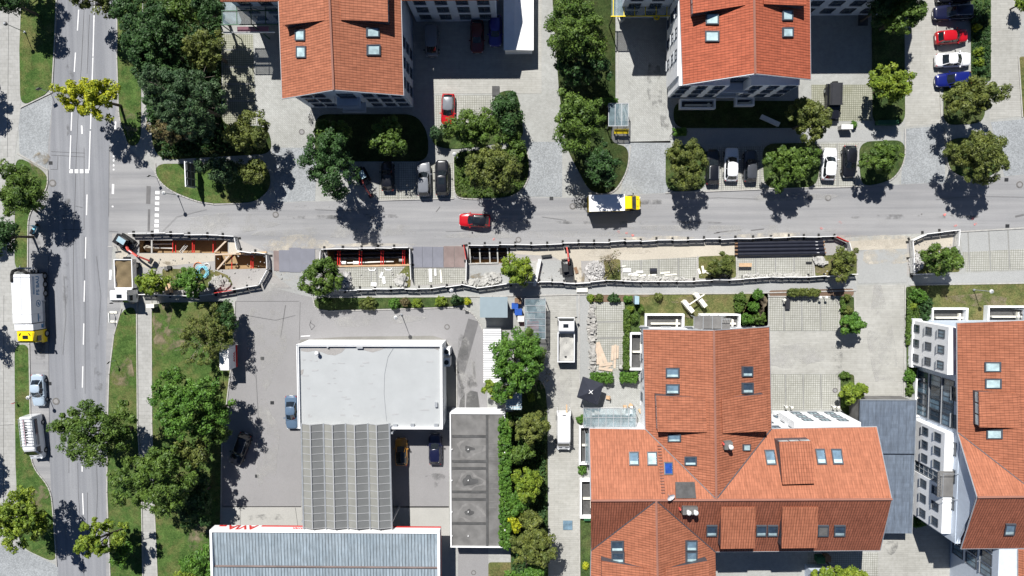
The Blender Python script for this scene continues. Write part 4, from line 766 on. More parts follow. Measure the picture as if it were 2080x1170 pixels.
# pump canopy with fascia
pc = thing('pump_canopy', 'corrugated metal pump canopy with red and white lettered fascia, bottom edge', 'canopy', P(665, 1130))
HP = 5.6; a, b = hpt(431, 1260, HP), hpt(893, 1079, HP); cx, cy, w_, d_ = (a[0]+b[0])/2, (a[1]+b[1])/2, b[0]-a[0], b[1]-a[1]
for s, (y0, y1) in enumerate(((b[1]-.3, hpt(600, 1153, HP)[1]+.12), (hpt(600, 1153, HP)[1]-.12, a[1]+.3))):
    m = MB(); roof_mb(m, [Vector((a[0]+.3, y0, HP-.1)), Vector((b[0]-.3, y0, HP-.1)), Vector((b[0]-.3, y1, HP-.32)), Vector((a[0]+.3, y1, HP-.32))], .1); obj('roof_sheet', m, 'corrugated', pc)
m = MB(); m.box((cx, hpt(600, 1153, HP)[1], HP-.36), (w_-.7, .24, .05)); obj('box_gutter', m, 'rustplate', pc)
m = MB(); m.box((cx, b[1]-.15, HP-.7), (w_, .3, 1.6)).box((cx, a[1]+.15, HP-.7), (w_, .3, 1.6)).box((a[0]+.15, cy, HP-.7), (.3, d_-.61, 1.6)).box((b[0]-.15, cy, HP-.7), (.3, d_-.61, 1.6)); obj('fascia', m, 'white', pc)
def ptx(px): return P(px, 1076, HP).x
m = MB()
for x0, x1 in ((524, 610), (795, 893), (437, 452)): m.box(((ptx(x0)+ptx(x1))/2, b[1]+.012, HP-1.27), (ptx(x1)-ptx(x0), .03, .40))
m.box((b[0]+.012, cy, HP-1.27), (.03, d_, .4)); obj('red_stripe', m, 'red', pc)
def text(root, s, size, mat, M4, name='lettering', ext=.02, sx=1.0):
    cu = bpy.data.curves.new('t', 'FONT'); cu.body = s; cu.size = size; cu.extrude = ext; cu.align_x = 'CENTER'; cu.align_y = 'CENTER'; cu.offset = size*.025
    o = bpy.data.objects.new('t', cu); C.objects.link(o); bpy.context.view_layer.update()
    me = bpy.data.meshes.new_from_object(o.evaluated_get(bpy.context.evaluated_depsgraph_get())); bpy.data.objects.remove(o)
    me.transform(M4 @ Matrix.Diagonal((sx, 1, 1, 1))); me.materials.clear(); me.materials.append(M[mat]); r = bpy.data.objects.new(name, me); C.objects.link(r); r.parent = root; return r
def basis(xv, yv, pos):
    xv, yv = Vector(xv).normalized(), Vector(yv).normalized(); z = xv.cross(yv); m = Matrix((xv, yv, z)).transposed().to_4x4(); m.translation = pos; return m
rl = pc.location
text(pc, 'AVIA', 1.75, 'red', basis((-1, 0, 0), (0, 0, 1), Vector((ptx(487), b[1]+.03, HP-.82))-rl), sx=1.0)
text(pc, 'AVIA', .5, 'red', basis((-1, 0, 0), (0, 0, 1), Vector((ptx(602), b[1]+.035, HP-.62))-rl), sx=1.3)
for x in (470, 660, 850): m = MB(); g_ = hpt(x, 1130, 0); m.box((*g_, (HP-.6)/2), (.4, .4, HP-.6)); obj('column', m, 'white', pc)
# price sign
ps = thing('price_sign', 'white petrol station price sign block with red band under the willow', 'sign', P(470, 730))
hp_ = 3.3; a, b = hpt(446, 752, hp_), hpt(464, 706, hp_)
m = MB(); m.box(((a[0]+b[0])/2, (a[1]+b[1])/2, hp_/2+.4), (b[0]-a[0], b[1]-a[1], hp_-.8)); obj('sign_body', m, 'white', ps)
m = MB(); m.box((b[0]+.012, (a[1]+b[1])/2, .85), (.03, b[1]-a[1], .5)); obj('red_band', m, 'red', ps)
text(ps, 'AVIA', .62, 'red', basis((0, 1, 0), (0, 0, 1), Vector((b[0]+.02, (a[1]+b[1])/2, 1.6))-ps.location), ext=.015)
# flat garage
ga = thing('flat_garage', 'long grey flat-roofed garage block with white parapet beside the ivy hedge', 'garage', P(970, 975))
a, b = hpt(915, 1112, 3.3), hpt(1026, 839, 3.3); flatroofed(ga, a, b, 3.3, 'render_white', 'flat_grey', .25, .16)
for y in (886, 937, 951, 999, 1014, 1063): p0, p1 = hpt(918, y, 3.2), hpt(988, y, 3.2); m = MB(); m.box(((p0[0]+p1[0])/2, p0[1], 3.13), (p1[0]-p0[0], .3, .14)); obj('roof_seam', m, 'flat_dark', ga)
m = MB()
p0, p1 = hpt(989, 842, 3.2), hpt(989, 1110, 3.2); m.box((p0[0], (p0[1]+p1[1])/2, 3.132), (.3, p0[1]-p1[1], .15)); obj('roof_seam', m, 'flat_dark', ga)
for k in range(11): m = MB(); p0, p1 = hpt(993, 902+k*13, 3.2), hpt(1024, 902+k*13, 3.2); m.box(((p0[0]+p1[0])/2, p0[1], 3.1), (p1[0]-p0[0], .06, .08)); obj('roof_batten', m, 'stainring', ga)
for y in (912, 977, 1041):
    m = MB()
    for r, z, mt_ in ((1.9, 3.106, 'stainring'), (1.5, 3.110, 'flat_grey'), (.65+.2*(y % 3), 3.114, 'flat_dark')):
        m = MB()
        p = hpt(952, y, 3.1); i = len(m.v)
        for k in range(14): t_ = k*2*math.pi/14; kk_ = 1+.16*math.sin(3*t_+y)+.12*math.sin(5*t_+r*3+y); m.v.append((p[0]+r*.8*kk_*math.cos(t_)+(.45*r if k < 2 or k > 12 else 0), p[1]+r*.7*kk_*math.sin(t_)*(.75 if math.cos(t_) > .3 else 1), z))
        m.f.append(tuple(i+k for k in range(14))); obj('puddle_mark', m, mt_, ga)
for y in (913, 976, 1040, 1089):
    for x in (918, 951): p = hpt(x, y, 3.3); m = MB(); m.tube((*p, 3.05), (*p, 3.35), .07, .07, 8); obj('vent_pipe', m, 'white', ga)
# grey shed, slatted roof, white canopy, grey flat roofs
gs = thing('grey_shed', 'small shed with smooth blue-grey flat roof at the end of the planted strip', 'shed', P(1002, 625))
a, b = hpt(975, 645, 2.6), hpt(1031, 603, 2.6); m = MB(); m.box(((a[0]+b[0])/2, (a[1]+b[1])/2, 2.6), (b[0]-a[0], b[1]-a[1], .14)); obj('roof', m, 'greyroof', gs)
m = MB(); m.box(((a[0]+b[0])/2, (a[1]+b[1])/2+.1, 1.25), (b[0]-a[0]-.5, b[1]-a[1]-.6, 2.5)); obj('wall', m, 'flat_grey', gs)
sr = thing('slatted_shed', 'white slatted shed roof beside the station yard, half under the big tree', 'shed', P(1010, 720))
a, b = hpt(982, 778, 2.5), hpt(1018, 668, 2.5); m = MB(); m.box(((a[0]+b[0])/2, (a[1]+b[1])/2, 1.2), (b[0]-a[0]-.2, b[1]-a[1]-.2, 2.4)); obj('wall', m, 'metal', sr)
m = MB(); k_ = 24
for k in range(k_): y = a[1]+(b[1]-a[1])*(k+.5)/k_; m.box(((a[0]+b[0])/2, y, 2.5), (b[0]-a[0], (b[1]-a[1])/k_*.72, .06), mat=Matrix.Rotation(.18, 3, 'X'))
obj('slat', m, 'white', sr)
tl = thing('tiled_canopy', 'small canopy of glossy pale blue tiles under the right side of the big tree', 'canopy', P(1043, 815))
a, b = hpt(1027, 832, 2.4), hpt(1060, 785, 2.4); m = MB(); m.box(((a[0]+b[0])/2, (a[1]+b[1])/2, 2.4), (b[0]-a[0], b[1]-a[1], .08)); obj('roof', m, 'lightblue', tl); m = MB()
for k in range(9): m.box(((a[0]+b[0])/2, a[1]+(b[1]-a[1])*(k+.5)/9, 2.47), (b[0]-a[0], .05, .06))
for k in range(6): m.box((a[0]+(b[0]-a[0])*(k+.5)/6, (a[1]+b[1])/2, 2.468), (.05, b[1]-a[1], .06))
obj('batten', m, 'pvc', tl); m = MB()
for sx in (0, 1):
    for sy in (0, 1): m.box((a[0]+.1+(b[0]-a[0]-.2)*sx, a[1]+.1+(b[1]-a[1]-.2)*sy, 1.18), (.1, .1, 2.36))
obj('post', m, 'metal', tl)
wc = thing('white_canopy', 'white folded-roof garage in the dark courtyard at the top edge', 'garage', P(1050, 45))
a, b = hpt(1023, 102, 2.6), hpt(1084, -60, 2.6); m = MB(); xm_ = P(1045, 50, 2.6).x
m.face([Vector((a[0], a[1], 2.5)), Vector((xm_, a[1], 2.75)), Vector((xm_, b[1], 2.75)), Vector((a[0], b[1], 2.5))]); m.face([Vector((xm_, a[1], 2.75)), Vector((b[0], a[1], 2.5)), Vector((b[0], b[1], 2.5)), Vector((xm_, b[1], 2.75))]); obj('roof', m, 'white', wc)
m = MB(); m.box(((a[0]+b[0])/2, (a[1]+b[1])/2, 1.22), (b[0]-a[0]-.3, b[1]-a[1]-.4, 2.45)); obj('wall', m, 'render_white', wc)
for (x0, y0, x1, y1, h, lb) in ((1744, 813, 1861, 921, 3.4, 'upper of two slate-blue flat garage roofs beside the right-hand house'), (1760, 922, 1857, 1083, 3.0, 'lower of two slate-blue flat garage roofs, partly under the orange roof')):
    g = thing('garage_block', lb, 'garage', P((x0+x1)/2, (y0+y1)/2)); a, b = hpt(x0, y1, h), hpt(x1, y0, h)
    m = MB(); roof_mb(m, [Vector((a[0], a[1], h)), Vector((b[0], a[1], h)), Vector((b[0], b[1], h)), Vector((a[0], b[1], h))], .15); obj('roof', m, 'roof_slate', g)
    m = MB(); m.box(((a[0]+b[0])/2, (a[1]+b[1])/2, h/2-.08), (b[0]-a[0]-.3, b[1]-a[1]-.3, h-.17)); obj('wall', m, 'flat_grey', g)
    m = MB(); m.box(((a[0]+b[0])/2, b[1]+.04, h-.02), (b[0]-a[0], .08, .2)).box((b[0]+.04, (a[1]+b[1])/2, h-.02), (.08, b[1]-a[1], .2)); obj('roof_edge', m, 'metal', g)
m = MB(); 
gl = thing('green_glass_canopy', 'green-framed glazed gallery with hanging frame at the top left of the gabled house', 'canopy', P(505, 20))
c_ = Vector((*hpt(500, 22, 6.2), 0))
for k in range(5): m.box((c_.x-3+k*1.8, c_.y, 6.2), (.08, 3.4, .08))
for k in range(3): m.box((c_.x+.6, c_.y-1.7+k*1.7, 6.25), (7.4, .1, .1))
m.box((c_.x-3.2, c_.y-1.6, 3.1), (.1, .1, 6.2)).box((c_.x+.6, c_.y-1.6, 3.1), (.1, .1, 6.2)); obj('frame', m, 'leaf_blue' if False else 'green_box', gl)
m = MB(); m.box((c_.x+.6, c_.y, 6.15), (7.2, 3.3, .02)); obj('glazing', m, 'glass_clear', gl)
m = MB(); m.box((c_.x-.5, c_.y-2.0, 4.2), (6.6, .12, .25)); obj('front_beam', m, 'white', gl); m = MB(); m.box((c_.x-.1, c_.y-1.5, 3.9), (4, .6, .12)); obj('planter', m, 'pink', gl)
m = MB(); gl = thing('glass_gallery', 'yellow-framed glazed gallery at the top of the shaded courtyard with two round fixtures', 'canopy', P(1310, 20)); c_ = Vector((*hpt(1310, 12, 4.2), 0))
for k in range(7): m.box((c_.x-4+k*1.35, c_.y, 4.3), (.08, 2.6, .08))
for k in range(2): m.box((c_.x, c_.y-1.3+k*2.6, 4.33), (8.6, .1, .1))
obj('frame', m, 'yellow', gl); m = MB(); m.box((c_.x, c_.y, 4.25), (8.4, 2.6, .02)); obj('glazing', m, 'glass_clear', gl); m = MB()
for k in (-4, 4): m.box((c_.x+k, c_.y-1.2, 2.1), (.1, .1, 4.2))
obj('post', m, 'darkmetal', gl)
for x, y, lb in ((1263, 37, 'pale yellow ring planter in the sun at the top of the courtyard'), (1334, 34, 'yellow ring planter in the shade at the top of the courtyard')):
    t = thing('ring_planter', lb, 'planter', P(x, y)); L = P(x, y, 1.1); m = MB()
    for k in range(16):
        a0, a1 = k*math.pi/8, (k+1)*math.pi/8; m.tube(L+Vector((math.cos(a0)*.32, math.sin(a0)*.32, 0)), L+Vector((math.cos(a1)*.32, math.sin(a1)*.32, 0)), .11, .11, 6)
    obj('rim', m, 'yellow' if x > 1300 else 'cream', t, smooth=True); m = MB(); m.tube((L.x, L.y, .02), (L.x, L.y, 1.0), .25, .38, 14); obj('pot', m, 'metal', t)
# ---------------------------------------------------------------- vehicles (built at the origin, front = +x)
def lerp(a, b, t): return a+(b-a)*t
KIND = dict(  # rear base, rear roof, front roof, windscreen base (fractions of L), belt, hood front z, tail z (fractions of H)
    hatch=(-.465, -.36, .05, .215, .62, .50, .60), sedan=(-.34, -.20, .04, .215, .62, .50, .62), estate=(-.48, -.40, .03, .205, .60, .50, .58), suv=(-.475, -.41, .05, .20, .62, .56, .60),
    van=(-.49, -.475, .24, .385, .52, .44, .5), cabrio=(-.3, -.2, .0, .2, .66, .52, .6))
def wheel(root, x, y, r=.32, w=.22):
    m = MB(); m.tube((x, y-w/2, r), (x, y+w/2, r), r, r, 18); o = obj('wheel', m, 'rubber', root, True, smooth=False)
    s = 1 if y > 0 else -1; m = MB(); m.tube((x, y+s*(w/2-.01), r), (x, y+s*(w/2+.015), r), r*.62, r*.5, 10); obj('rim', m, 'metal', o, True)
def car(name, label, cx, cy, ang, paint, kind='hatch', L=4.3, W=1.8, H=1.46, roof=None, group='cars', rack=False, sunroof=False, cat='car', hp=.75):
    L0 = P(cx, cy, hp); root = thing(name, label, cat, (L0.x, L0.y, 0), math.radians(ang), group); pm = 'paint_'+paint
    rb, rr, fr, wb, be, hz, tz = KIND[kind]; rb, rr, fr, wb = (v*L for v in (rb, rr, fr, wb)); zb = be*H; hz *= H; tz *= H
    ts = [-.5, -.492, -.47, -.42, -.34, -.2, 0, .15, .24, .34, .42, .465, .488, .5]; wf = [.74, .82, .90, .965, .99, 1, 1, 1, .99, .965, .92, .85, .76, .62]
    m = MB(); rings = []
    for t, k in zip(ts, wf):
        x = t*L; w_ = W/2*k
        z = lerp(zb, hz, min(1, max(0, (x-wb)/(L/2-wb)))**1.3) if x > wb else (lerp(zb, tz, min(1, max(0, (rb-x)/(rb+L/2+1e-6)))) if x < rb else zb)
        if abs(t) > .485: z *= (.93 if abs(t) < .495 else .80)
        lo = .2 if abs(t) < .46 else (.26 if abs(t) < .495 else .34)
        pts = [(-w_*.90, lo), (-w_, lo+.16), (-w_, z*.70), (-w_*.965, z*.90), (-w_*.86, z), (-w_*.45, z+.025), (0, z+.035), (w_*.45, z+.025), (w_*.86, z), (w_*.965, z*.90), (w_, z*.70), (w_, lo+.16), (w_*.90, lo)]
        i = len(m.v); m.v += [(x, y, zz) for y, zz in pts]; rings.append(i)
    n = 13
    for a, b in zip(rings, rings[1:]):
        for k in range(n-1): m.f.append((a+k, b+k, b+k+1, a+k+1))
        m.f.append((a+n-1, b+n-1, b, a))
    m.f.append(tuple(rings[0]+k for k in range(n))); m.f.append(tuple(rings[-1]+k for k in range(n))[::-1])
    obj('body', m, pm, root, True, smooth=True)
    hb, ht = W/2*.875, W/2*(.70 if kind != 'van' else .84)
    bot = [(rb, -hb*.84), (rb-.07, 0), (rb, hb*.84), (rb+.35, hb), ((rb+wb)/2, hb), (wb-.42, hb*.98), (wb-.04, hb*.80), (wb+.13, 0), (wb-.04, -hb*.80), (wb-.42, -hb*.98), ((rb+wb)/2, -hb), (rb+.35, -hb)]
    top = [(rr, -ht*.86), (rr-.05, 0), (rr, ht*.86), (rr+.22, ht), ((rr+fr)/2, ht*1.03), (fr-.2, ht*.98), (fr-.02, ht*.84), (fr+.07, 0), (fr-.02, -ht*.84), (fr-.2, -ht*.98), ((rr+fr)/2, -ht*1.03), (rr+.22, -ht)]
    m = MB(); z0, z1 = zb-.03, H-.05; m.v = [(x, y, z0) for x, y in bot]+[(x, y, z1) for x, y in top]; N = 12
    m.f = [(k, k+N, (k+1) % N+N, (k+1) % N)[::-1] for k in range(N)]; obj('windows', m, 'glass_car', root, True, smooth=False)
    m = MB(); c0 = ((rr+fr)/2, 0)
    e = [(c0[0]+(x-c0[0])*1.01, y*1.03) for x, y in top]; i_ = [(c0[0]+(x-c0[0])*.86, y*.80) for x, y in top]
    m.v = [(x, y, z1-.02) for x, y in e]+[(x, y, z1+.025) for x, y in [(c0[0]+(x-c0[0])*.975, y*.96) for x, y in top]]+[(x, y, H+.01) for x, y in i_]+[(c0[0], 0, H+.02)]
    for lv in (0, N):
        for k in range(N): m.f.append((lv+k, lv+(k+1) % N, lv+N+(k+1) % N, lv+N+k)[::-1])
    for k in range(N): m.f.append((2*N+k, 2*N+(k+1) % N, 3*N)[::-1])
    rf = obj('roof', m, 'paint_'+roof if roof and roof != 'glass' else ('glass_car' if roof else pm), root, True, smooth=True)
    if sunroof:
        m = MB(); m.box((c0[0]+(fr-rr)*.16, 0, H+.012), ((fr-rr)*.42, W*.42, .03)); obj('sunroof', m, 'glass_car', rf, True)
    if rack:
        m = MB()
        for s in (-1, 1): m.tube((rr+.2, s*ht*.93, H+.04), (fr-.15, s*ht*.93, H+.04), .025, .025, 5)
        obj('roof_rail', m, 'metal', rf, True)
    m = MB(); V = lambda a, b, k: (Vector((*bot[a], z0)).lerp(Vector((*bot[b], z0)), k), Vector((*top[a], z1)).lerp(Vector((*top[b], z1)), k))
    for k in (0, 2, 6, 8): m = MB(); p, q = V(k, (k+1) % N, 0); o_ = Vector(((p.x-c0[0])*.012, p.y*.015, .0)); m.tube(p+o_, q+o_, .05 if k in (6, 8) else .075, .04, 5); obj('pillar', m, pm, root, True)
    for k in (4, 10): m = MB(); p, q = V(k, k, 0); o_ = Vector((0, .015*(1 if p.y > 0 else -1), 0)); m.tube(p+o_, q+o_, .035, .03, 4); obj('pillar', m, pm, root, True)
    for s in (-1, 1):
        m = MB(); m.box((wb-.30, s*(W/2+.07), zb+.08), (.13, .20, .14)); obj('mirror', m, pm if kind != 'van' else 'black', root, True)
        m = MB(); m.box((L*.455, s*W*.335, hz*.86), (.26, .30, .13), s*-.35); obj('headlight', m, 'lens', root, True)
        m = MB(); m.box((-L*.472, s*W*.37, tz*.86), (.18, .22, .16), s*.3); obj('taillight', m, 'taillight', root, True)
        for x in (-.295*L, .305*L): wheel(root, x, s*(W/2-.09))
    m = MB(); m.box((-L/2-.012, 0, tz*.62), (.03, .5, .12)); obj('number_plate', m, 'white', root, True); m = MB(); m.box((L/2+.012, 0, hz*.45), (.03, .5, .11)); obj('number_plate', m, 'white', root, True)
    m = MB(); m.box((L/2-.02, 0, hz*.62), (.06, W*.42, .12)); obj('grille', m, 'black', root, True)
    m = MB()
    for s in (-.28, .28): m.box((wb+.11-abs(s)*.2, s*W, zb+.045), (.02, .5, .012), -s*.5)
    obj('wiper', m, 'black', root, True)
    return root
G = 'cars parked or driving between the houses'
U, D, R_, L_ = 90, -90, 0, 180
car('parked_car', 'red car with grey roof glass parked nose-down on the grid paving above the shrub island', 910, 222, D-2, 'red', 'hatch', 4.1, 1.8, 1.45, roof='grey', group=G)
car('moving_car', 'red hatchback with black roof driving alone on the street', 964, 447.5, L_-2, 'red', 'hatch', 4.15, 1.8, 1.45, roof='black', group=G, sunroof=True)
car('parked_car', 'black estate car half in the sun beside the lamp post bed', 898, 361, U, 'black', 'suv', 4.7, 1.88, 1.6, group=G, sunroof=True)
car('parked_car', 'grey people carrier in tree shade next to the black estate', 861, 364, U+1, 'grey', 'estate', 4.5, 1.85, 1.65, group=G)
car('parked_car', 'dark car almost hidden in deep shade beside the small crane digger', 787, 358, U, 'black', 'hatch', 3.9, 1.75, 1.45, group=G)
car('parked_car', 'grey boxy van in the dark courtyard, nearest the house wall', 877, 84, D, 'grey', 'van', 3.9, 1.8, 1.8, group=G)
car('parked_car', 'dark red car in the dark courtyard', 969, 74, D, 'darkred', 'hatch', 4.2, 1.8, 1.45, group=G)
car('parked_car', 'violet-blue car in the dark courtyard beside the white garage', 1006, 62, D, 'violet', 'hatch', 4.0, 1.75, 1.45, group=G)
car('parked_car', 'black car with silver roof rails, left of the white car in the lower grid bays', 1448, 339, U, 'black', 'estate', 4.6, 1.8, 1.5, rack=True, group=G)
car('parked_car', 'white hatchback with its rear in the sun between two dark cars', 1486, 334, U-1, 'white', 'hatch', 4.4, 1.85, 1.5, group=G)
car('parked_car', 'dark grey car to the right of the half-shaded white hatchback', 1525, 337, U, 'darkgrey', 'estate', 4.2, 1.75, 1.5, group=G)
car('parked_car', 'bright white hatchback fully in the sun next to a black coupe', 1685, 333, U-3, 'white', 'hatch', 4.25, 1.85, 1.5, group=G)
car('parked_car', 'black car beside the grass island, right of the white hatchback', 1726, 328, D, 'black', 'hatch', 4.2, 1.8, 1.45, group=G)
car('parked_car', 'dark navy estate in the top row of the right-hand car park', 1937, 25, L_+2, 'navy', 'estate', 5.0, 1.9, 1.65, rack=True, group=G)
car('parked_car', 'black car cut by the top edge in the right-hand car park', 1940, -10, L_+2, 'black', 'suv', 4.6, 1.85, 1.6, group=G)
car('parked_car', 'red small car between the navy estate and the white saloon', 1934, 74, R_+5, 'red', 'hatch', 4.1, 1.75, 1.5, group=G)
car('parked_car', 'white saloon in the right-hand car park, below the red one', 1937, 121, R_+2, 'white', 'sedan', 4.6, 1.82, 1.42, group=G)
car('parked_car', 'dark blue car half under the tree in the right-hand car park', 1937, 161, L_+5, 'blue', 'hatch', 4.5, 1.8, 1.5, group=G)
car('parked_car', 'silver saloon at the left kerb behind the white van', 77, 793, D+1, 'silverblue', 'sedan', 4.4, 1.78, 1.45, group=G)
car('parked_car', 'steel-blue saloon tight against the white-roofed shop', 592, 838, D+1, 'steelblue', 'sedan', 4.6, 1.75, 1.42, group=G)
car('parked_car', 'black off-roader with roof rails parked at a slant below the dense tree', 488, 912, D-22, 'black', 'suv', 4.6, 1.9, 1.75, rack=True, group=G)
car('parked_car', 'mustard-gold car with black roof at the edge of the glass canopy', 815, 918, U, 'gold', 'hatch', 3.8, 1.72, 1.5, roof='glass', group=G)
car('parked_car', 'dark blue-black car in the shop yard beside the flat garage', 884, 913, U, 'navy', 'hatch', 4.2, 1.8, 1.48, group=G)
# boxy black off-roader
def jeep(cx, cy, ang):
    L0 = P(cx, cy, .8); t = thing('off_roader', 'boxy matt black off-roader with spare wheel standing alone on the green grid', 'car', (L0.x, L0.y, 0), math.radians(ang), G)
    m = MB(); m.box((-.55, 0, .75), (3.3, 1.75, .7)).box((1.6, 0, .78), (1.35, 1.35, .55)); obj('body', m, 'paint_black', t, True)
    for s in (-1, 1):
        for v in (((1.5, s*.78, .78), (1.15, .34, .16)), ((-1.35, s*.88, .78), (1.1, .2, .16))): m = MB(); m.box(*v); obj('mudguard', m, 'black', t, True)
    m = MB(); m.box((-.75, 0, 1.37), (2.75, 1.5, .55)); obj('windows', m, 'glass_car', t, True)
    m = MB(); m.box((-.78, 0, 1.72), (2.85, 1.58, .13)); r = obj('roof', m, 'cover', t, True); m = MB()
    for s in (-1, 1): m.box((-.78, s*.6, 1.8), (2.6, .05, .05))
    obj('roof_rail', m, 'black', r, True)
    m = MB(); m.tube((-2.3, .1, 1.0), (-2.5, .1, 1.0), .38, .38, 16); obj('spare_wheel', m, 'rubber', t, True)
    m = MB(); m.box((2.38, 0, .55), (.16, 1.7, .22)); obj('bumper', m, 'black', t, True); m = MB(); m.box((-2.26, 0, .5), (.14, 1.6, .2)); obj('bumper', m, 'black', t, True)
    for s in (-1, 1):
        m = MB(); m.box((.45, s*.98, 1.3), (.12, .2, .2)); obj('mirror', m, 'black', t, True); m = MB(); m.tube((2.24, s*.48, .86), (2.31, s*.48, .86), .12, .12, 12); obj('headlight', m, 'lens', t, True)
        for x in (-1.4, 1.5): wheel(t, x, s*.82, .39, .26)
jeep(1692, 206, D)
# yellow box van
def boxvan():
    L0 = P(1248, 413, 1.3); t = thing('delivery_van', 'yellow delivery van with tall white-roofed box driving on the street', 'van', (L0.x, L0.y, 0), math.radians(1.5))
    m = MB(); m.box((-1.18, 0, 1.72), (4.6, 2.12, 2.2)); b = obj('box_body', m, 'paint_yellow', t, True)
    m = MB(); m.box((-1.18, 0, 2.85), (4.65, 2.16, .06)); obj('box_roof', m, 'white', b, True); m = MB(); m.box((-1.05, 0, .5), (4.7, 1.9, .25)); obj('chassis', m, 'black', t, True)
    prof = [(1.12, .35), (1.12, 2.3), (1.4, 2.5), (2.1, 2.38), (2.45, 1.95), (2.78, 1.35), (3.35, 1.08), (3.52, .8), (3.5, .35)]
    def loft(pr, ws, name, mt, par=t):
        m = MB(); n = len(pr)
        for s, k in ((-1, 0), (1, 1)): m.v += [(x, s*w_, z) for (x, z), w_ in zip(pr, ws)]
        for a in range(n): b_ = (a+1) % n; m.f.append((a, b_, n+b_, n+a))
        m.f.append(tuple(range(n))[::-1]); m.f.append(tuple(range(n, 2*n))); return obj(name, m, mt, par, True)
    loft(prof, [.98, .86, .80, .80, .84, .92, .86, .82, .86], 'cab', 'paint_yellow')
    m = MB(); m.face([(2.17, -.76, 2.345), (2.17, .76, 2.345), (2.82, .86, 1.37), (2.82, -.86, 1.37)][::-1]); m.v = [(x+.03, y, z+.02) for x, y, z in m.v]; obj('windscreen', m, 'glass_car', t, True)
    for s in (-1, 1):
        m = MB(); m.box((2.0, s*.925, 1.75), (.7, .05, .5)); obj('side_window', m, 'glass_car', t, True); m = MB(); m.box((2.45, s*1.16, 1.6), (.12, .22, .3)); obj('mirror', m, 'black', t, True)
        m = MB(); m.box((3.4, s*.66, .85), (.2, .26, .2), s*-.3); obj('headlight', m, 'lens', t, True); m = MB(); m.box((3.0, s*.45, 1.26), (.3, .035, .02), s*-.2); obj('wiper', m, 'black', t, True)
        for x in (-2.1, 2.5): wheel(t, x, s*.9, .35, .24)
    m = MB(); m.box((-3.55, -.95, .6), (.2, .25, .1)).box((-3.52, 0, .42), (.12, 2, .12)); obj('rear_step', m, 'black', t, True)
boxvan()
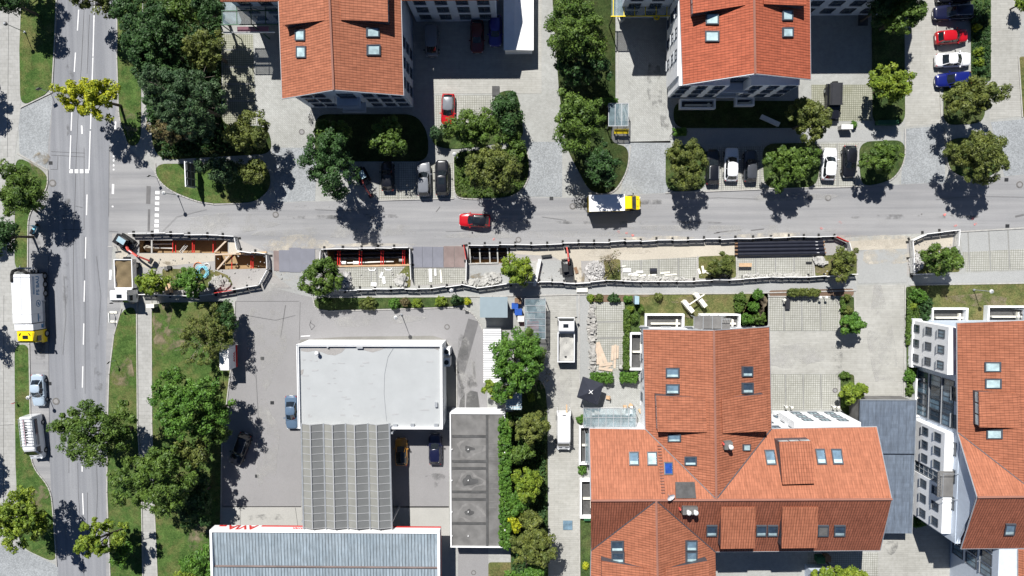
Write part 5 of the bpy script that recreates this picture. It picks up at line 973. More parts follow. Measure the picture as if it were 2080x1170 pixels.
# white vans
def panelvan(name, label, cx, cy, ang, L=5.6, rack=False, deck=False, sign=False):
    L0 = P(cx, cy, 1.3); t = thing(name, label, 'van', (L0.x, L0.y, 0), math.radians(ang)); W = 1.98; H = 2.35; m = MB(); rings = []
    for x, w_, z in [(-L/2, .90, H-.1), (-L/2+.08, .97, H), (L*.16, .985, H), (L*.22, .97, H-.03), (L*.27, .95, H-.18), (L*.38, .95, 1.32), (L*.45, .92, 1.12), (L*.485, .84, .98), (L*.5, .72, .75)]:
        w_ = w_*W/2; i = len(m.v); rings.append(i); zt = z
        m.v += [(x, y, q) for y, q in ((-w_*.96, .28), (-w_, .6), (-w_*.99, min(1.25, zt*.8)), (-w_*(.88 if zt > 1.5 else .93), zt-.14), (-w_*.76, zt-.03), (0, zt+.02), (w_*.76, zt-.03), (w_*(.88 if zt > 1.5 else .93), zt-.14), (w_*.99, min(1.25, zt*.8)), (w_, .6), (w_*.96, .28))]
    n = 11
    for a, b in zip(rings, rings[1:]):
        for k in range(n-1): m.f.append((a+k, b+k, b+k+1, a+k+1))
        m.f.append((a+n-1, b+n-1, b, a))
    m.f.append(tuple(rings[0]+k for k in range(n))); m.f.append(tuple(rings[-1]+k for k in range(n))[::-1]); obj('body', m, 'paint_white', t, True, smooth=False)
    m = MB(); m.face([(L*.275, -.66, H-.14), (L*.275, .66, H-.14), (L*.385, .84, 1.33), (L*.385, -.84, 1.33)][::-1]); m.v = [(x+.035, y, z+.03) for x, y, z in m.v]; obj('windscreen', m, 'glass_car', t, True)
    for s in (-1, 1):
        m = MB(); m.face([(L*.19, s*.945, 1.95), (L*.27, s*.92, 1.93), (L*.36, s*.96, 1.32), (L*.19, s*1.0, 1.30)][::s]); obj('side_window', m, 'glass_car', t, True)
        m = MB(); m.box((L*.33, s*1.12, 1.45), (.12, .22, .26)); obj('mirror', m, 'black', t, True); m = MB(); m.box((L*.472, s*.70, .92), (.24, .24, .16), s*-.4); obj('headlight', m, 'lens', t, True)
        m = MB(); m.box((L*.42, s*.45, 1.245), (.05, .45, .02), s*.1); obj('grille', m, 'black', t, True)
        for x in (-.3*L, .33*L): wheel(t, x, s*.9, .34, .22)
    if rack:
        m = MB()
        for k in range(10): m.box((-L*.46+k*L*.066, 0, H+.16), (.04, 1.62, .04))
        for s in (-.8, -.28, -.1, .8): m.box((-L*.165, s, H+.13), (L*.62, .04, .05))
        for k in (0, 4, 9):
            for s in (-.8, .8): m.box((-L*.46+k*L*.066, s*.96, H+.04), (.05, .05, .18))
        r = obj('roof_rack', m, 'metal', t, True)
        m = MB(); m.box((-L*.17, -.16, H+.10), (L*.56, .10, .03)); obj('rack_tube', m, 'violet' if False else 'pink', r, True)
        text(t, 'Umzüge', .62, 'darkmetal', basis((1, 0, 0), (0, 1, 0), Vector((-L*.13, .12, H+.03))), sx=1.1, name='roof_lettering', ext=.005) if False else None
    if sign:
        m = MB(); m.box((-L*.26, .985, 1.66), (L*.34, .03, .46)); p = obj('side_panel', m, 'paint_black', t, True); m = MB(); m.box((L*.035, .99, 1.62), (L*.23, .03, .46)); obj('side_panel', m, 'paint_violet' if False else 'paint_grey', t, True)
        m = MB()
        for k in range(8): m.tube((-L*.39+k*.19, 1.005, 1.62+.02*(k % 2)), (-L*.39+k*.19+.09, 1.005, 1.74-.03*(k % 3)), .022, .022, 4)
        for k in range(9): a = math.pi*.35+k*math.pi*1.3/8; m.tube((-L*.10+.16*math.cos(a), 1.006, 1.66+.16*math.sin(a)), (-L*.10+.16*math.cos(a+.5), 1.006, 1.66+.16*math.sin(a+.5)), .02, .02, 4)
        obj('script_lettering', m, 'pink', p, True)
        m = MB()
        for k in range(9): m.box((-L*.38+k*.34, .02+.02*(k % 2), H+.035), (.2, .30 if k % 3 else .40, .006)); 
        for k in range(9): m.box((-L*.38+k*.34+.06, .02, H+.039), (.05, .14, .006))
        obj('roof_lettering', m, 'darkmetal', t, True)
    if deck:
        m = MB()
        for s in (-.86, .86): m.box((-L/2-.05, s, 2.2), (.8, .05, .05)).box((-L/2-.42, s, 1.3), (.05, .05, 1.9))
        m.box((-L/2-.05, 0, 2.18), (.05, 1.7, .05)); obj('ladder_frame', m, 'white', t, True); m = MB(); m.box((-L/2-.35, -.35*-1, 1.9), (1.6, .18, .05)); obj('plank', m, 'wood', t, True)
        m = MB(); m.box((-L/2+.22, 0, H+.02), (.1, .45, .06)); obj('roof_light', m, 'black', t, True)
panelvan('panel_van', 'white panel van with roof rack of bars at the left kerb, dark lettered side panel', 66, 889, D+4, 6.2, rack=True, sign=True)
panelvan('panel_van', 'plain white panel van with plank on its rear frame in the paved lane', 1145, 876, D, 5.3, deck=True)
# suction truck
def suction():
    L0 = P(45, 623, 3.3); t = thing('suction_truck', 'long white suction excavator truck with yellow cab and blue lettered side at the left kerb', 'truck', (L0.x, L0.y, 0), math.radians(D))
    m = MB(); m.box((-1.05, 0, 2.1), (6.5, 2.5, 2.6)); b = obj('body', m, 'paint_white', t, True)
    m = MB(); m.box((2.75, 0, 2.0), (.85, 2.5, 2.3)); obj('front_locker', m, 'paint_white', t, True); m = MB(); m.box((2.75, .1, 3.17), (.5, 1.9, .05)); obj('locker_lid', m, 'white', t, True)
    m = MB(); m.box((0, 0, .75), (9.6, 1.0, .3)); obj('chassis', m, 'black', t, True)
    m = MB(); m.box((-1.05, 0, 3.415), (6.5, .03, .03)).box((1.0, 0, 3.415), (.03, 2.5, .03)).box((1.0, 1.26, 2.1), (.03, .02, 2.6)).box((-3.9, 0, 3.42), (.05, 2.5, .05)); obj('seam', m, 'metal', b, True)
    cabp = [(3.3, .5), (3.3, 2.85), (3.55, 3.05), (4.6, 3.0), (4.95, 2.3), (5.05, 1.2), (5.0, .5)]; m = MB(); n = len(cabp)
    for s in (-1, 1): m.v += [(x, s*(1.0 if z > 2.9 else 1.22), z) for x, z in cabp]
    for a in range(n): q_ = (a+1) % n; m.f.append((a, q_, n+q_, n+a))
    m.f.append(tuple(range(n))[::-1]); m.f.append(tuple(range(n, 2*n))); c = obj('cab', m, 'paint_yellow', t, True)
    m = MB(); m.box((4.1, .05, 3.06), (.45, .7, .05)); obj('roof_hatch', m, 'glass_car', c, True)
    m = MB(); m.box((4.35, 1.225, 2.0), (.75, .04, .75)).box((4.35, -1.225, 2.0), (.75, .04, .75)); obj('side_window', m, 'glass_car', c, True)
    m = MB(); m.box((4.86, 0, 2.25), (.06, 2.0, .8)); obj('windscreen', m, 'glass_car', c, True)
    for s in (-1, 1): m = MB(); m.tube((3.55, s*.55, 3.1), (3.9, s*.75, 3.12), .06, .04); obj('horn', m, 'black', c, True); m = MB(); m.box((4.9, s*1.42, 2.3), (.12, .25, .6)); obj('mirror', m, 'black', c, True)
    for x in (-4.0, -2.85, -1.6, 3.9):
        for s in (-1, 1): wheel(t, x, s*1.08, .5, .34)
    m = MB()
    for z in (.95, 1.15): m.box((1.2, 1.28, z), (3.6, .05, .07))
    m.box((-.6, 1.28, 1.05), (.1, .3, .5)).box((3.0, 1.28, 1.05), (.1, .1, .5)); obj('side_guard', m, 'metal', t, True)
    m = MB(); pts = [Vector((-4.4, .9, 3.25)), Vector((-4.8, .3, 3.4)), Vector((-4.9, -.4, 3.45)), Vector((-4.7, -1.0, 3.4)), Vector((-4.2, -1.15, 3.4)), Vector((-3.3, -1.15, 3.4))]; m.path(pts, .2, 10); obj('suction_hose', m, 'rubber', t, True, smooth=True)
    m = MB()
    for k in range(6): m.box((-5.15+k*.15, .15*math.sin(k), 2.3+.15*k), (.08, 2.3-.2*k, .1))
    m.box((-5.0, .9, 2.2), (.9, .08, .08)).box((-5.0, -.9, 2.2), (.9, .08, .08)).box((-4.75, 1.15, 2.0), (.5, .15, .12)).box((-5.1, .4, 2.9), (.12, 2.4, .12)); obj('rear_frame', m, 'metal', t, True)
    text(t, 'FS BAU', .78, 'truckblue', basis((-1, 0, 0), (0, 0, 1), Vector((-2.75, 1.262, 2.0))), sx=1.05, ext=.008)
    m = MB()
    for k in range(12): a = k*math.pi/6; m.box((-.35+.42*math.cos(a), 1.262, 2.0+.36*math.sin(a)), (.22, .016, .09), mat=Matrix.Rotation(-(a+math.pi/2), 3, 'Y'))
    m.box((-.35, 1.264, 2.05), (.42, .014, .09), mat=Matrix.Rotation(.4, 3, 'Y')).box((-.32, 1.266, 1.9), (.42, .014, .09), mat=Matrix.Rotation(.4, 3, 'Y')); obj('emblem', m, 'truckblue', b, True)
    [obj('decal', MB().box(c_, d_), 'truckblue', b, True) for c_, d_ in (((1.55, 1.262, 2.1), (1.1, .012, .2)), ((1.55, 1.262, 1.8), (.4, .012, .1)), ((2.75, 1.262, 1.4), (.5, .012, .42)), ((-2.8, 1.262, 2.85), (2.4, .012, .1)), ((-2.8, 1.262, 2.65), (2.4, .012, .07)))]
suction()
def tipper(name, label, cx, cy, ang, load, W=2.45, bed=4.6, cabw=2.4, hb=1.9, hc=2.9, cabl=1.7, loadz=-.25):
    L0 = P(cx, cy, hb); t = thing(name, label, 'truck', (L0.x, L0.y, 0), math.radians(ang)); x0, x1 = -bed/2, bed/2
    m = MB(); z0 = hb-1.0; m.box(((x0+x1)/2, 0, z0), (bed, W, .1))
    for s in (-1, 1): m.box((0, s*(W/2-.06), hb-.5), (bed, .12, .95)); m.box((s*(bed/2-.05), 0, hb-.5), (.1, W-.25, .95))
    b = obj('tipper_bed', m, 'paint_white', t, True)
    m = MB(); nx, ny = 14, 9; rng = random.Random(7)
    for i in range(nx+1):
        for j in range(ny+1): m.v.append((x0+.12+(bed-.24)*i/nx, -W/2+.13+(W-.26)*j/ny, hb+loadz+.14*math.sin(i*.9)*math.cos(j*.7)+rng.uniform(-.06, .06)))
    for i in range(nx):
        for j in range(ny): a = i*(ny+1)+j; m.f.append((a, a+ny+1, a+ny+2, a+1))
    obj('load', m, load, b, True, smooth=True)['kind'] = 'stuff'
    m = MB(); m.box((.6, 0, .7), (bed+1.8, .9, .3)); obj('chassis', m, 'black', t, True); c0 = x1+.25
    prof = [(c0, .55), (c0, hc-.12), (c0+.15, hc), (c0+cabl-.45, hc-.02), (c0+cabl-.12, hc-.8), (c0+cabl, 1.2), (c0+cabl-.03, .55)]; m = MB(); n = len(prof)
    for s in (-1, 1): m.v += [(x, s*(cabw/2*(.9 if z > hc-.3 else 1)), z) for x, z in prof]
    for a in range(n): q_ = (a+1) % n; m.f.append((a, q_, n+q_, n+a))
    m.f.append(tuple(range(n))[::-1]); m.f.append(tuple(range(n, 2*n))); c = obj('cab', m, 'paint_white', t, True)
    m = MB(); m.box((c0+.75, .1, hc+.0), (.5, .7, .06)); obj('roof_hatch', m, 'glass_car', c, True)
    m = MB(); m.face([(c0+cabl-.42, -.95, hc-.1), (c0+cabl-.42, .95, hc-.1), (c0+cabl-.11, 1.05, hc-.82), (c0+cabl-.11, -1.05, hc-.82)][::-1]); m.v = [(x+.04, y, z+.02) for x, y, z in m.v]; obj('windscreen', m, 'glass_car', c, True)
    for s in (-1, 1):
        m = MB(); m.box((c0+cabl*.6, s*(cabw/2+.005), hc-.85), (.7, .04, .6)); obj('side_window', m, 'glass_car', c, True); m = MB(); m.box((c0+cabl+.05, s*(cabw/2+.2), hc-.8), (.12, .28, .45)); m.tube((c0+cabl-.1, s*(cabw/2-.05), hc-.4), (c0+cabl+.05, s*(cabw/2+.2), hc-.5), .03); obj('mirror', m, 'black', c, True)
        for x in (x0+.9, c0+.9): wheel(t, x, s*(cabw/2-.16), .46, .3)
    m = MB(); m.box((x1+.1, 0, hb-.1), (.16, W*.9, .25)); obj('headboard', m, 'paint_white', b, True)
    return t
tipper('tipper_truck', 'white-cabbed tipper truck with its bed full of brown soil beside the street trees', 250, 556, D, 'soil', 2.5, 3.9, 2.5, hb=1.75, hc=3.0)
tipper('tipper_truck', 'white tipper truck with nearly empty grey bed in the paved lane', 1150, 706, U, 'concrete', 2.3, 4.0, 2.25, hb=1.75, hc=2.5, cabl=1.75, loadz=-.75)
# excavators
def excavator(label, cx, cy, ang, s=1.0, cab='lightblue', reach=1.0, swing=0, name='excavator', house='black'):
    L0 = P(cx, cy, 1.0*s); t = thing(name, label, 'excavator', (L0.x, L0.y, 0), math.radians(ang)); t.scale = (s, s, s)
    for k in (-1, 1):
        m = MB(); n = 16; w_ = .4; pr = []
        for i in range(n): a = i*2*math.pi/n; pr.append(((1.05 if math.cos(a) > 0 else -1.05)+.34*math.cos(a), .36+.34*math.sin(a)))
        for q_ in (-1, 1): m.v += [(x, k*.85+q_*w_/2, z) for x, z in pr]
        for a in range(n): b_ = (a+1) % n; m.f.append((a, b_, n+b_, n+a))
        m.f.append(tuple(range(n))[::-1]); m.f.append(tuple(range(n, 2*n))); tr = obj('track', m, 'rubber', t, True)
        m = MB()
        for i in range(9): m.box((-1.1+i*.275, k*.85, .72), (.1, .42, .05))
        obj('track_shoe', m, 'darkmetal', tr, True)
    m = MB(); m.box((0, 0, .6), (1.7, 1.3, .35)); m.tube((0, 0, .75), (0, 0, .95), .55, .55, 16); obj('undercarriage', m, 'darkmetal', t, True)
    m = MB(); m.box((-.45, 0, 1.3), (1.9, 1.75, .7)).box((-1.35, 0, 1.25), (.35, 1.6, .6)).box((-.9, -.3, 1.75), (.9, 1.0, .3)); obj('house', m, house, t, True)
    m = MB(); m.box((.15, .42, 1.95), (1.35, .85, .95)); c = obj('cab', m, 'glass_car', t, True); m = MB(); m.box((.15, .42, 2.47), (1.45, .92, .1)); obj('cab_roof', m, cab, c, True); m = MB()
    for x in (-.5, .8):
        for y in (.02, .82): m.box((x, y, 1.95), (.07, .07, 1.0))
    obj('cab_frame', m, 'darkmetal', c, True)
    r = reach; B0, B1, B2, B3 = Vector((.7, -.2, 1.3)), Vector((1.6*r, -.2, 2.7)), Vector((3.1*r, -.2, 2.9)), Vector((4.3*r, -.2, 1.4)); m = MB()
    for a, b in ((B0, B1), (B1, B2)): d = b-a; m.box((a+b)/2, (d.length+.12, .26, .34), mat=d.to_track_quat('X', 'Z').to_matrix())
    bo = obj('boom', m, 'redarm', t, True); m = MB(); m.tube(B0+Vector((.1, 0, -.3)), B1+Vector((.2, 0, -.1)), .07, .06); obj('ram', m, 'metal', bo, True)
    m = MB(); d = B3-B2; m.box((B2+B3)/2, (d.length+.15, .22, .28), mat=d.to_track_quat('X', 'Z').to_matrix()); st_ = obj('stick', m, 'brown' if s > .9 else 'redarm', t, True)
    m = MB(); m.tube(B1+Vector((.3, 0, .25)), B2+Vector((.3, 0, -.05)), .06, .05); obj('ram', m, 'metal', st_, True)
    m = MB(); w_ = .45; pr = [(0, .12), (.35, .05), (.42, -.35), (.1, -.6), (-.4, -.5), (-.35, -.42), (.05, -.5), (.28, -.28), (.2, -.02)]; n = len(pr)
    for q_ in (-1, 1): m.v += [(B3.x+x, -.2+q_*w_, B3.z+z) for x, z in pr]
    for a in range(n): b_ = (a+1) % n; m.f.append((a, b_, n+b_, n+a))
    m.face([(B3.x+x, -.2-w_, B3.z+z) for x, z in ((0, .12), (.35, .05), (.42, -.35), (.1, -.6), (-.4, -.5))]); m.face([(B3.x+x, -.2+w_, B3.z+z) for x, z in ((0, .12), (.35, .05), (.42, -.35), (.1, -.6), (-.4, -.5))][::-1]); obj('bucket', m, 'darkmetal', t, True)
    m = MB(); m.box((1.75, 0, .45), (.12, 1.9, .4)).box((1.3, .4, .45), (.8, .1, .12)).box((1.3, -.4, .45), (.8, .1, .12)); obj('dozer_blade', m, 'darkmetal', t, True)
    return t
excavator('excavator with blue-grey cab roof and red arm reaching over the left end of the trench', 252, 492, -33, .78, 'lightblue', 1.3)
excavator('mini excavator with red arm stretched towards the upper barrier row, beside the chippings pile', 1153, 545, 96, .72, 'darkmetal', .9, name='mini_excavator')
excavator('small digger with red arm standing in dark shade under the maple', 735, 357, -62, .72, 'lightblue', .95, name='mini_excavator')
# scooter and bicycle
def scooter(x, y, ang, label, name='scooter', cat='motor scooter'):
    L0 = P(x, y); t = thing(name, label, cat, (L0.x, L0.y, 0), math.radians(ang))
    for s in (-.6, .6): m = MB(); m.tube((s, -.06, .26), (s, .06, .26), .26, .26, 14); obj('wheel', m, 'rubber', t, True)
    m = MB(); m.box((-.1, 0, .45), (1.0, .3, .3)).box((.45, 0, .65), (.15, .4, .6)); obj('body', m, 'cyan', t, True); m = MB(); m.box((-.35, 0, .78), (.7, .28, .12)); obj('seat', m, 'black', t, True); m = MB(); m.tube((.42, -.35, 1.05), (.42, .35, 1.05), .03); obj('handlebar', m, 'darkmetal', t, True)
scooter(74, 466, 65, 'small pale blue scooter parked on the verge in tree shadow at the left kerb')
def bicycle(x, y, ang, label, lean=0):
    L0 = P(x, y); t = thing('bicycle', label, 'bicycle', (L0.x, L0.y, 0), math.radians(ang))
    for s in (-.5, .5):
        m = MB()
        for k in range(14): a, b = k*math.pi/7, (k+1)*math.pi/7; m.tube((s+.33*math.cos(a), 0, .35+.33*math.sin(a)), (s+.33*math.cos(b), 0, .35+.33*math.sin(b)), .022, .022, 4)
        obj('wheel', m, 'rubber', t, True)
    m = MB(); 
    for a, b in (((-.5, 0, .35), (-.15, 0, .85)), ((-.15, 0, .85), (.35, 0, .85)), ((-.05, 0, .35), (.35, 0, .85)), ((-.05, 0, .35), (-.15, 0, .85)), ((-.5, 0, .35), (-.05, 0, .35)), ((.5, 0, .35), (.35, 0, .95))): m.tube(a, b, .025)
    obj('frame', m, 'darkmetal', t, True); m = MB(); m.box((-.15, 0, .92), (.24, .14, .05)); obj('saddle', m, 'black', t, True); m = MB(); m.tube((.33, -.28, 1.0), (.33, .28, 1.0), .02); obj('handlebar', m, 'metal', t, True)
bicycle(1366, 268, 60, 'bicycle leaning by the pale corner of the lawn under the red-tiled house')
bicycle(1868, 902, 85, 'black bicycle standing on the narrow terrace of the right-hand house')
bicycle(1255, 236, 95, 'bicycle parked inside the glass shelter, left one'); bicycle(1266, 236, 92, 'bicycle parked inside the glass shelter, right one')
bicycle(1105, 718, 20, 'bicycle lying at the end of the dark railing by the lane'); bicycle(632, 238, 80, 'bicycle standing at the sunny corner of the left gabled house')
# ---------------------------------------------------------------- barriers
PL = 2.06
def mk_panel(rail, slat, label, grp):
    t = thing('safety_barrier', label, 'barrier', (0, 0, 0), 0, grp); m = MB()
    m.box((0, 0, 1.02), (PL-.04, .07, .34)); obj('top_board', m, rail, t, True); m = MB(); m.box((0, 0, .36), (PL-.04, .05, .42)).box((0, 0, .72), (.3, .05, .32)); 
    for k in (-1, 1): m.box((k*(PL/2-.04), 0, .65), (.05, .045, .9))
    obj('bottom_board', m, slat, t, True); m = MB()
    m.box((0, 0, .62), (PL-.12, .02, .03))
    for s in (-1, 1):
        for k in range(6): m.box((s*(.24+k*.135), 0, .71), (.075, .035, .30))
    obj('slats', m, slat, t, True)
    m = MB(); m.box((-(PL/2-.1), 0, .06), (.26, .78, .11)); obj('foot', m, 'rubber', t, True)
    return t
GP = 'white barrier panels round the trenches'
proto = mk_panel('white', 'pvc', 'white slatted plastic barrier panel on black rubber feet in the rows fencing the trenches', GP)
protor = mk_panel('red', 'red', 'red plastic barrier panel among the white ones in the row round the trenches', 'red barrier panels')
used = {}
TT = 'first second third fourth fifth sixth seventh eighth ninth tenth eleventh twelfth thirteenth fourteenth fifteenth sixteenth seventeenth eighteenth nineteenth twentieth'.split()
def ordw(n): return TT[n-1] if n < 21 else ('twenty-', 'thirty-', 'forty-')[n//10-2]+TT[n % 10-1] if n % 10 else ('', 'thirtieth', 'fortieth')[n//10-2]
def run(desc, pts, pr=None, wob=0.05):
    cnt = 0; col_ = 'red' if pr is not None else 'white'
    pr = pr or proto; p = W2(pts); rng = random.Random(int(pts[0][0]*7+pts[0][1]))
    for a, b in zip(p, p[1:]):
        a, b = Vector(a), Vector(b); L = (b-a).length; k = max(1, round(L/PL)); d = (b-a)/L; ang = math.atan2(d.y, d.x)
        for j in range(k):
            if pr not in used: used[pr] = 1; o = pr
            else: o = copy_tree(pr)
            c = a+d*(L*(j+.5)/k); o.location = (c.x+rng.uniform(-.02, .02), c.y+rng.uniform(-.05, .05), 0); o.rotation_euler = (rng.uniform(-.03, .03), 0, ang+rng.uniform(-wob, wob)); o.scale = (L/k/PL, 1, 1); cnt += 1; o['label'] = f'{ordw(cnt)} {col_} barrier panel {desc}'
run('from the left in the row above the left trench', [(270, 474), (345, 475), (420, 477), (482, 480)]); run('closing the row above the left trench at its right end', [(484, 482), (488, 507)]); run('from the left above the short trench', [(488, 509), (546, 516)]); run('down the right end of the short trench', [(547, 517), (549, 545)]); run('down the slanted side below the short trench', [(548, 547), (532, 576)]); run('from the right along the rubble heap', [(530, 578), (478, 588)]); run('from the right behind the two left trees', [(440, 595), (405, 600), (290, 597)])
run('from the left above the middle trench', [(657, 506), (733, 504), (832, 503)]); run('down the left end of the middle trench', [(656, 508), (653, 540)]); run('down the right end of the middle trench', [(834, 505), (837, 567)]); run('from the left in the long lower row beside the pavement', [(630, 585), (700, 589), (760, 587), (825, 586), (875, 585), (938, 578), (968, 583), (1002, 580), (1036, 575), (1070, 573), (1120, 572), (1168, 575), (1228, 569), (1300, 571), (1372, 571), (1480, 568), (1560, 562), (1640, 562), (1735, 556)])
run('beside the beamed right trench, going down', [(948, 528), (949, 568)]); run('from the left in the street-side row after the red panel', [(952, 499), (1045, 497), (1110, 496), (1300, 489), (1492, 485), (1600, 482), (1692, 480)]); run('at the right end beyond the red panel', [(1717, 493), (1722, 512)])
run('on the slanted corner of the right-hand enclosure', [(1845, 488), (1872, 476)]); run('from the left atop the right-hand enclosure', [(1872, 475), (1940, 467)]); run('down the right side of the right-hand enclosure', [(1940, 468), (1936, 500)]); run('down the left side of the right-hand enclosure', [(1846, 490), (1848, 555)]); run('from the left below the right-hand enclosure', [(1848, 556), (1895, 556)])
run('beside the rusty plates, going down', [(944, 497), (948, 527)], protor); run('on the slanted corner right of the long pipes', [(1692, 480), (1716, 492)], protor); run('along the lower edge of the rubble heap', [(478, 588), (442, 594)], protor)
# ---------------------------------------------------------------- trench fittings, pipes, plates
GS = 'red trench struts'
for i, (x, y0, y1, z) in enumerate([(351, 488, 513, -.5), (357, 490, 513, -.9), (391, 488, 513, -.5), (394.5, 488, 513, -.6), (433, 488, 513, -.5), (437, 490, 512, -.9), (471, 519, 546, -.6), (510, 519, 545, -.5), (514, 519, 545, -.6), (686, 509, 540, -.4), (690.5, 509, 540, -.5), (730, 509, 540, -.4), (734.5, 509, 540, -.5), (774, 509, 540, -.4), (778.5, 509, 540, -.5), (818, 508, 539, -.4), (822, 508, 539, -.5)]):
    a, b = P(x, y0, z), P(x, y1, z); m = MB(); m.tube(a, b, .065, .065, 8); m.tube(a, a+(b-a)*.12, .1, .1, 8).tube(b, b+(a-b)*.12, .1, .1, 8)
    si = i+1 if x < 460 else (i-5 if x < 600 else i-8); solo('trench_strut', m, 'red', ordw(si)+' from the left, '+('red steel strut across the left trench' if x < 460 else 'red steel strut across the short trench at the barrier corner' if x < 600 else 'red steel strut across the middle trench above white pipes'), 'strut', GS)
for x in (954, 974, 994, 1010, 1031):
    a, b = P(x, 503, -.1), P(x+1.5, 535, -.1); m = MB(); m.box((a+b)/2, ((b-a).length, .16, .14), math.atan2((b-a).y, (b-a).x)); solo('timber_beam', m, 'stone', {954:'first', 974:'second', 994:'third', 1010:'fourth', 1031:'last'}[x]+' pale timber beam from the left laid across the right-hand trench', 'beam', 'timber beams over the right trench')
for k, (x0, y0, x1, y1, z, lb) in enumerate([(437, 512, 462, 487, .1, 'slanting timber across the left trench corner'), (442, 547, 466, 519, .1, 'slanting timber at the junction of the two left trenches'), (437, 517, 486, 515, .05, 'level timber between the two left trenches'), (309, 488, 309, 514, -.1, 'grey post across the left trench beside the soil heap'), (670, 541, 832, 538, .05, 'long yellow plank along the lower edge of the middle trench'), (480, 516, 542, 512, .05, 'yellow plank along the upper edge of the short trench'), (951, 536, 1012, 534, .02, 'grey plank along the lower edge of the right trench')]):
    a, b = P(x0, y0, z), P(x1, y1, z); m = MB(); m.box((a+b)/2+Vector((0, 0, .06)), ((b-a).length, .2, .12), math.atan2((b-a).y, (b-a).x)); solo('timber_beam', m, 'wood' if 'yellow' in lb else 'wood_new' if 'timber' in lb else 'stone', lb, 'beam')
for k, (x0, y0, x1, y1, z, r, mt, lb) in enumerate([(312, 496, 350, 495, -1.5, .13, 'pvc', 'upper white pipe on the floor of the left trench'), (316, 503, 352, 504, -1.5, .13, 'pvc', 'lower white pipe on the floor of the left trench'), (690, 535, 800, 531, -1.3, .12, 'pvc', 'thin white pipe along the middle trench'), (680, 515, 828, 513, -1.3, .28, 'pipe', 'upper black pipe in the middle trench'), (680, 524, 828, 522, -1.3, .28, 'pipe', 'lower black pipe in the middle trench'), (953, 512, 1035, 511, -1.3, .28, 'pipe', 'upper black pipe in the right trench'), (953, 524, 1035, 523, -1.3, .28, 'pipe', 'lower black pipe in the right trench')]):
    m = MB(); m.tube(P(x0, y0, z), P(x1, y1, z), r, r, 12); solo('buried_pipe', m, mt, lb, 'pipe', smooth=False)
for x, y, lb in ((724, 534, 'white sleeve on the pipe in the middle trench'), (698, 534, 'small white sleeve near the left end of the middle trench'), (817, 529, 'grey fitting box near the right end of the middle trench')):
    m = MB(); p = P(x, y, -1.0); m.tube(p-Vector((.35, 0, 0)), p+Vector((.35, 0, 0)), .24, .24, 12); m.tube(p-Vector((.4, 0, 0)), p-Vector((.33, 0, 0)), .28, .28, 12); solo('pipe_sleeve', m, 'white' if y > 530 else 'stone', lb, 'pipe')
m = MB(); a, b = P(366, 514, -1.0), P(379, 497, -1.0)
d = (b-a); s = Vector((-d.y, d.x, 0)).normalized()*.2; m.tube(a-s, b-s, .03).tube(a+s, b+s, .03)
for k in range(7): q_ = a+d*((k+.5)/7); m.tube(q_-s, q_+s, .025)
solo('ladder', m, 'pvc', 'light ladder leaning in the left trench between red struts', 'ladder')
def heap(name, x, y, rx, ry, h, mat, label, cat, seed=1, kind=None, z=0):
    rng = random.Random(seed); c = P(x, y); kx, ky = rx/15, ry/15; m = MB(); n, r = 22, 7; ph = [rng.uniform(0, 6) for _ in range(4)]
    m.v.append((c.x, c.y, z+h))
    for i in range(1, r+1):
        for j in range(n):
            a = j*2*math.pi/n; w_ = 1+.14*math.sin(3*a+ph[0])+.08*math.sin(5*a+ph[1]); t = i/r; hh = h*(1-t)**.9*(1+.2*math.sin(4*a+ph[2]))+rng.uniform(-.05, .05)*h
            m.v.append((c.x+kx*w_*t*math.cos(a), c.y+ky*w_*t*math.sin(a), z+(max(0, hh) if i < r else -.02)))
    for j in range(n): m.f.append((0, 1+j, 1+(j+1) % n))
    for i in range(r-1):
        for j in range(n): a = 1+i*n+j; b = 1+i*n+(j+1) % n; m.f.append((a, a+n, b+n, b))
    return solo(name, m, mat, label, cat, kind=kind, smooth=True, loc=(c.x, c.y, 0))
heap('soil_heap', 291, 503, 16, 11, 1.6, 'sand', 'sandy soil heap inside the left end of the trench', 'soil heap', 3, z=-1.9)
def stones(name, label, x, y, rx, ry, n, smin, smax, mat, hmax=.6, seed=1, cat='rubble pile', ang=None):
    rng = random.Random(seed); c = P(x, y); m = MB()
    for k in range(n):
        a, r = rng.uniform(0, 6.28), math.sqrt(rng.random()); px, py = c.x+rx/15*r*math.cos(a), c.y+ry/15*r*math.sin(a)
        s = rng.uniform(smin, smax); h = hmax*(1-r*r)*rng.random(); al = ang if ang is not None else rng.uniform(0, 3.14)
        R = Matrix.Rotation(al+rng.uniform(-.3, .3), 3, 'Z') @ Matrix.Rotation(rng.uniform(-.35, .35), 3, 'X') @ Matrix.Rotation(rng.uniform(-.3, .3), 3, 'Y')
        m.box((px, py, h+s*.3), (s*rng.uniform(1, 2.2), s*rng.uniform(.7, 1.1), s*rng.uniform(.4, .9)), mat=R)
    o = solo(name, m, mat, label, cat, kind='stuff', loc=(c.x, c.y, 0)); return o
stones('rubble_pile', 'white and grey broken concrete heap between the two left trees and the barrier', 447, 575, 20, 13, 160, .12, .4, 'debris', .6, 2)
stones('stone_pile', 'row of pale kerb stone pieces along the barrier below the right trench', 970, 573, 26, 6, 90, .2, .45, 'stone', .4, 3)
stones('stone_pile', 'grey granite setts heaped beside the yellow-green tree', 1000, 564, 15, 10, 45, .25, .5, 'stone', .5, 4)
stones('gravel_pile', 'grey stone chippings pile next to the bare shrub', 1208, 551, 19, 20, 420, .09, .26, 'rubble', .7, 5)
stones('rubble_strip', 'loose grey rubble strip along the barrier under the stacked kerb slabs', 1330, 566, 68, 4, 170, .1, .3, 'stone', .2, 6)
stones('rubble_strip', 'loose grey rubble strip along the barrier below the black pipes', 1570, 560, 70, 4, 140, .1, .32, 'stone', .2, 7)
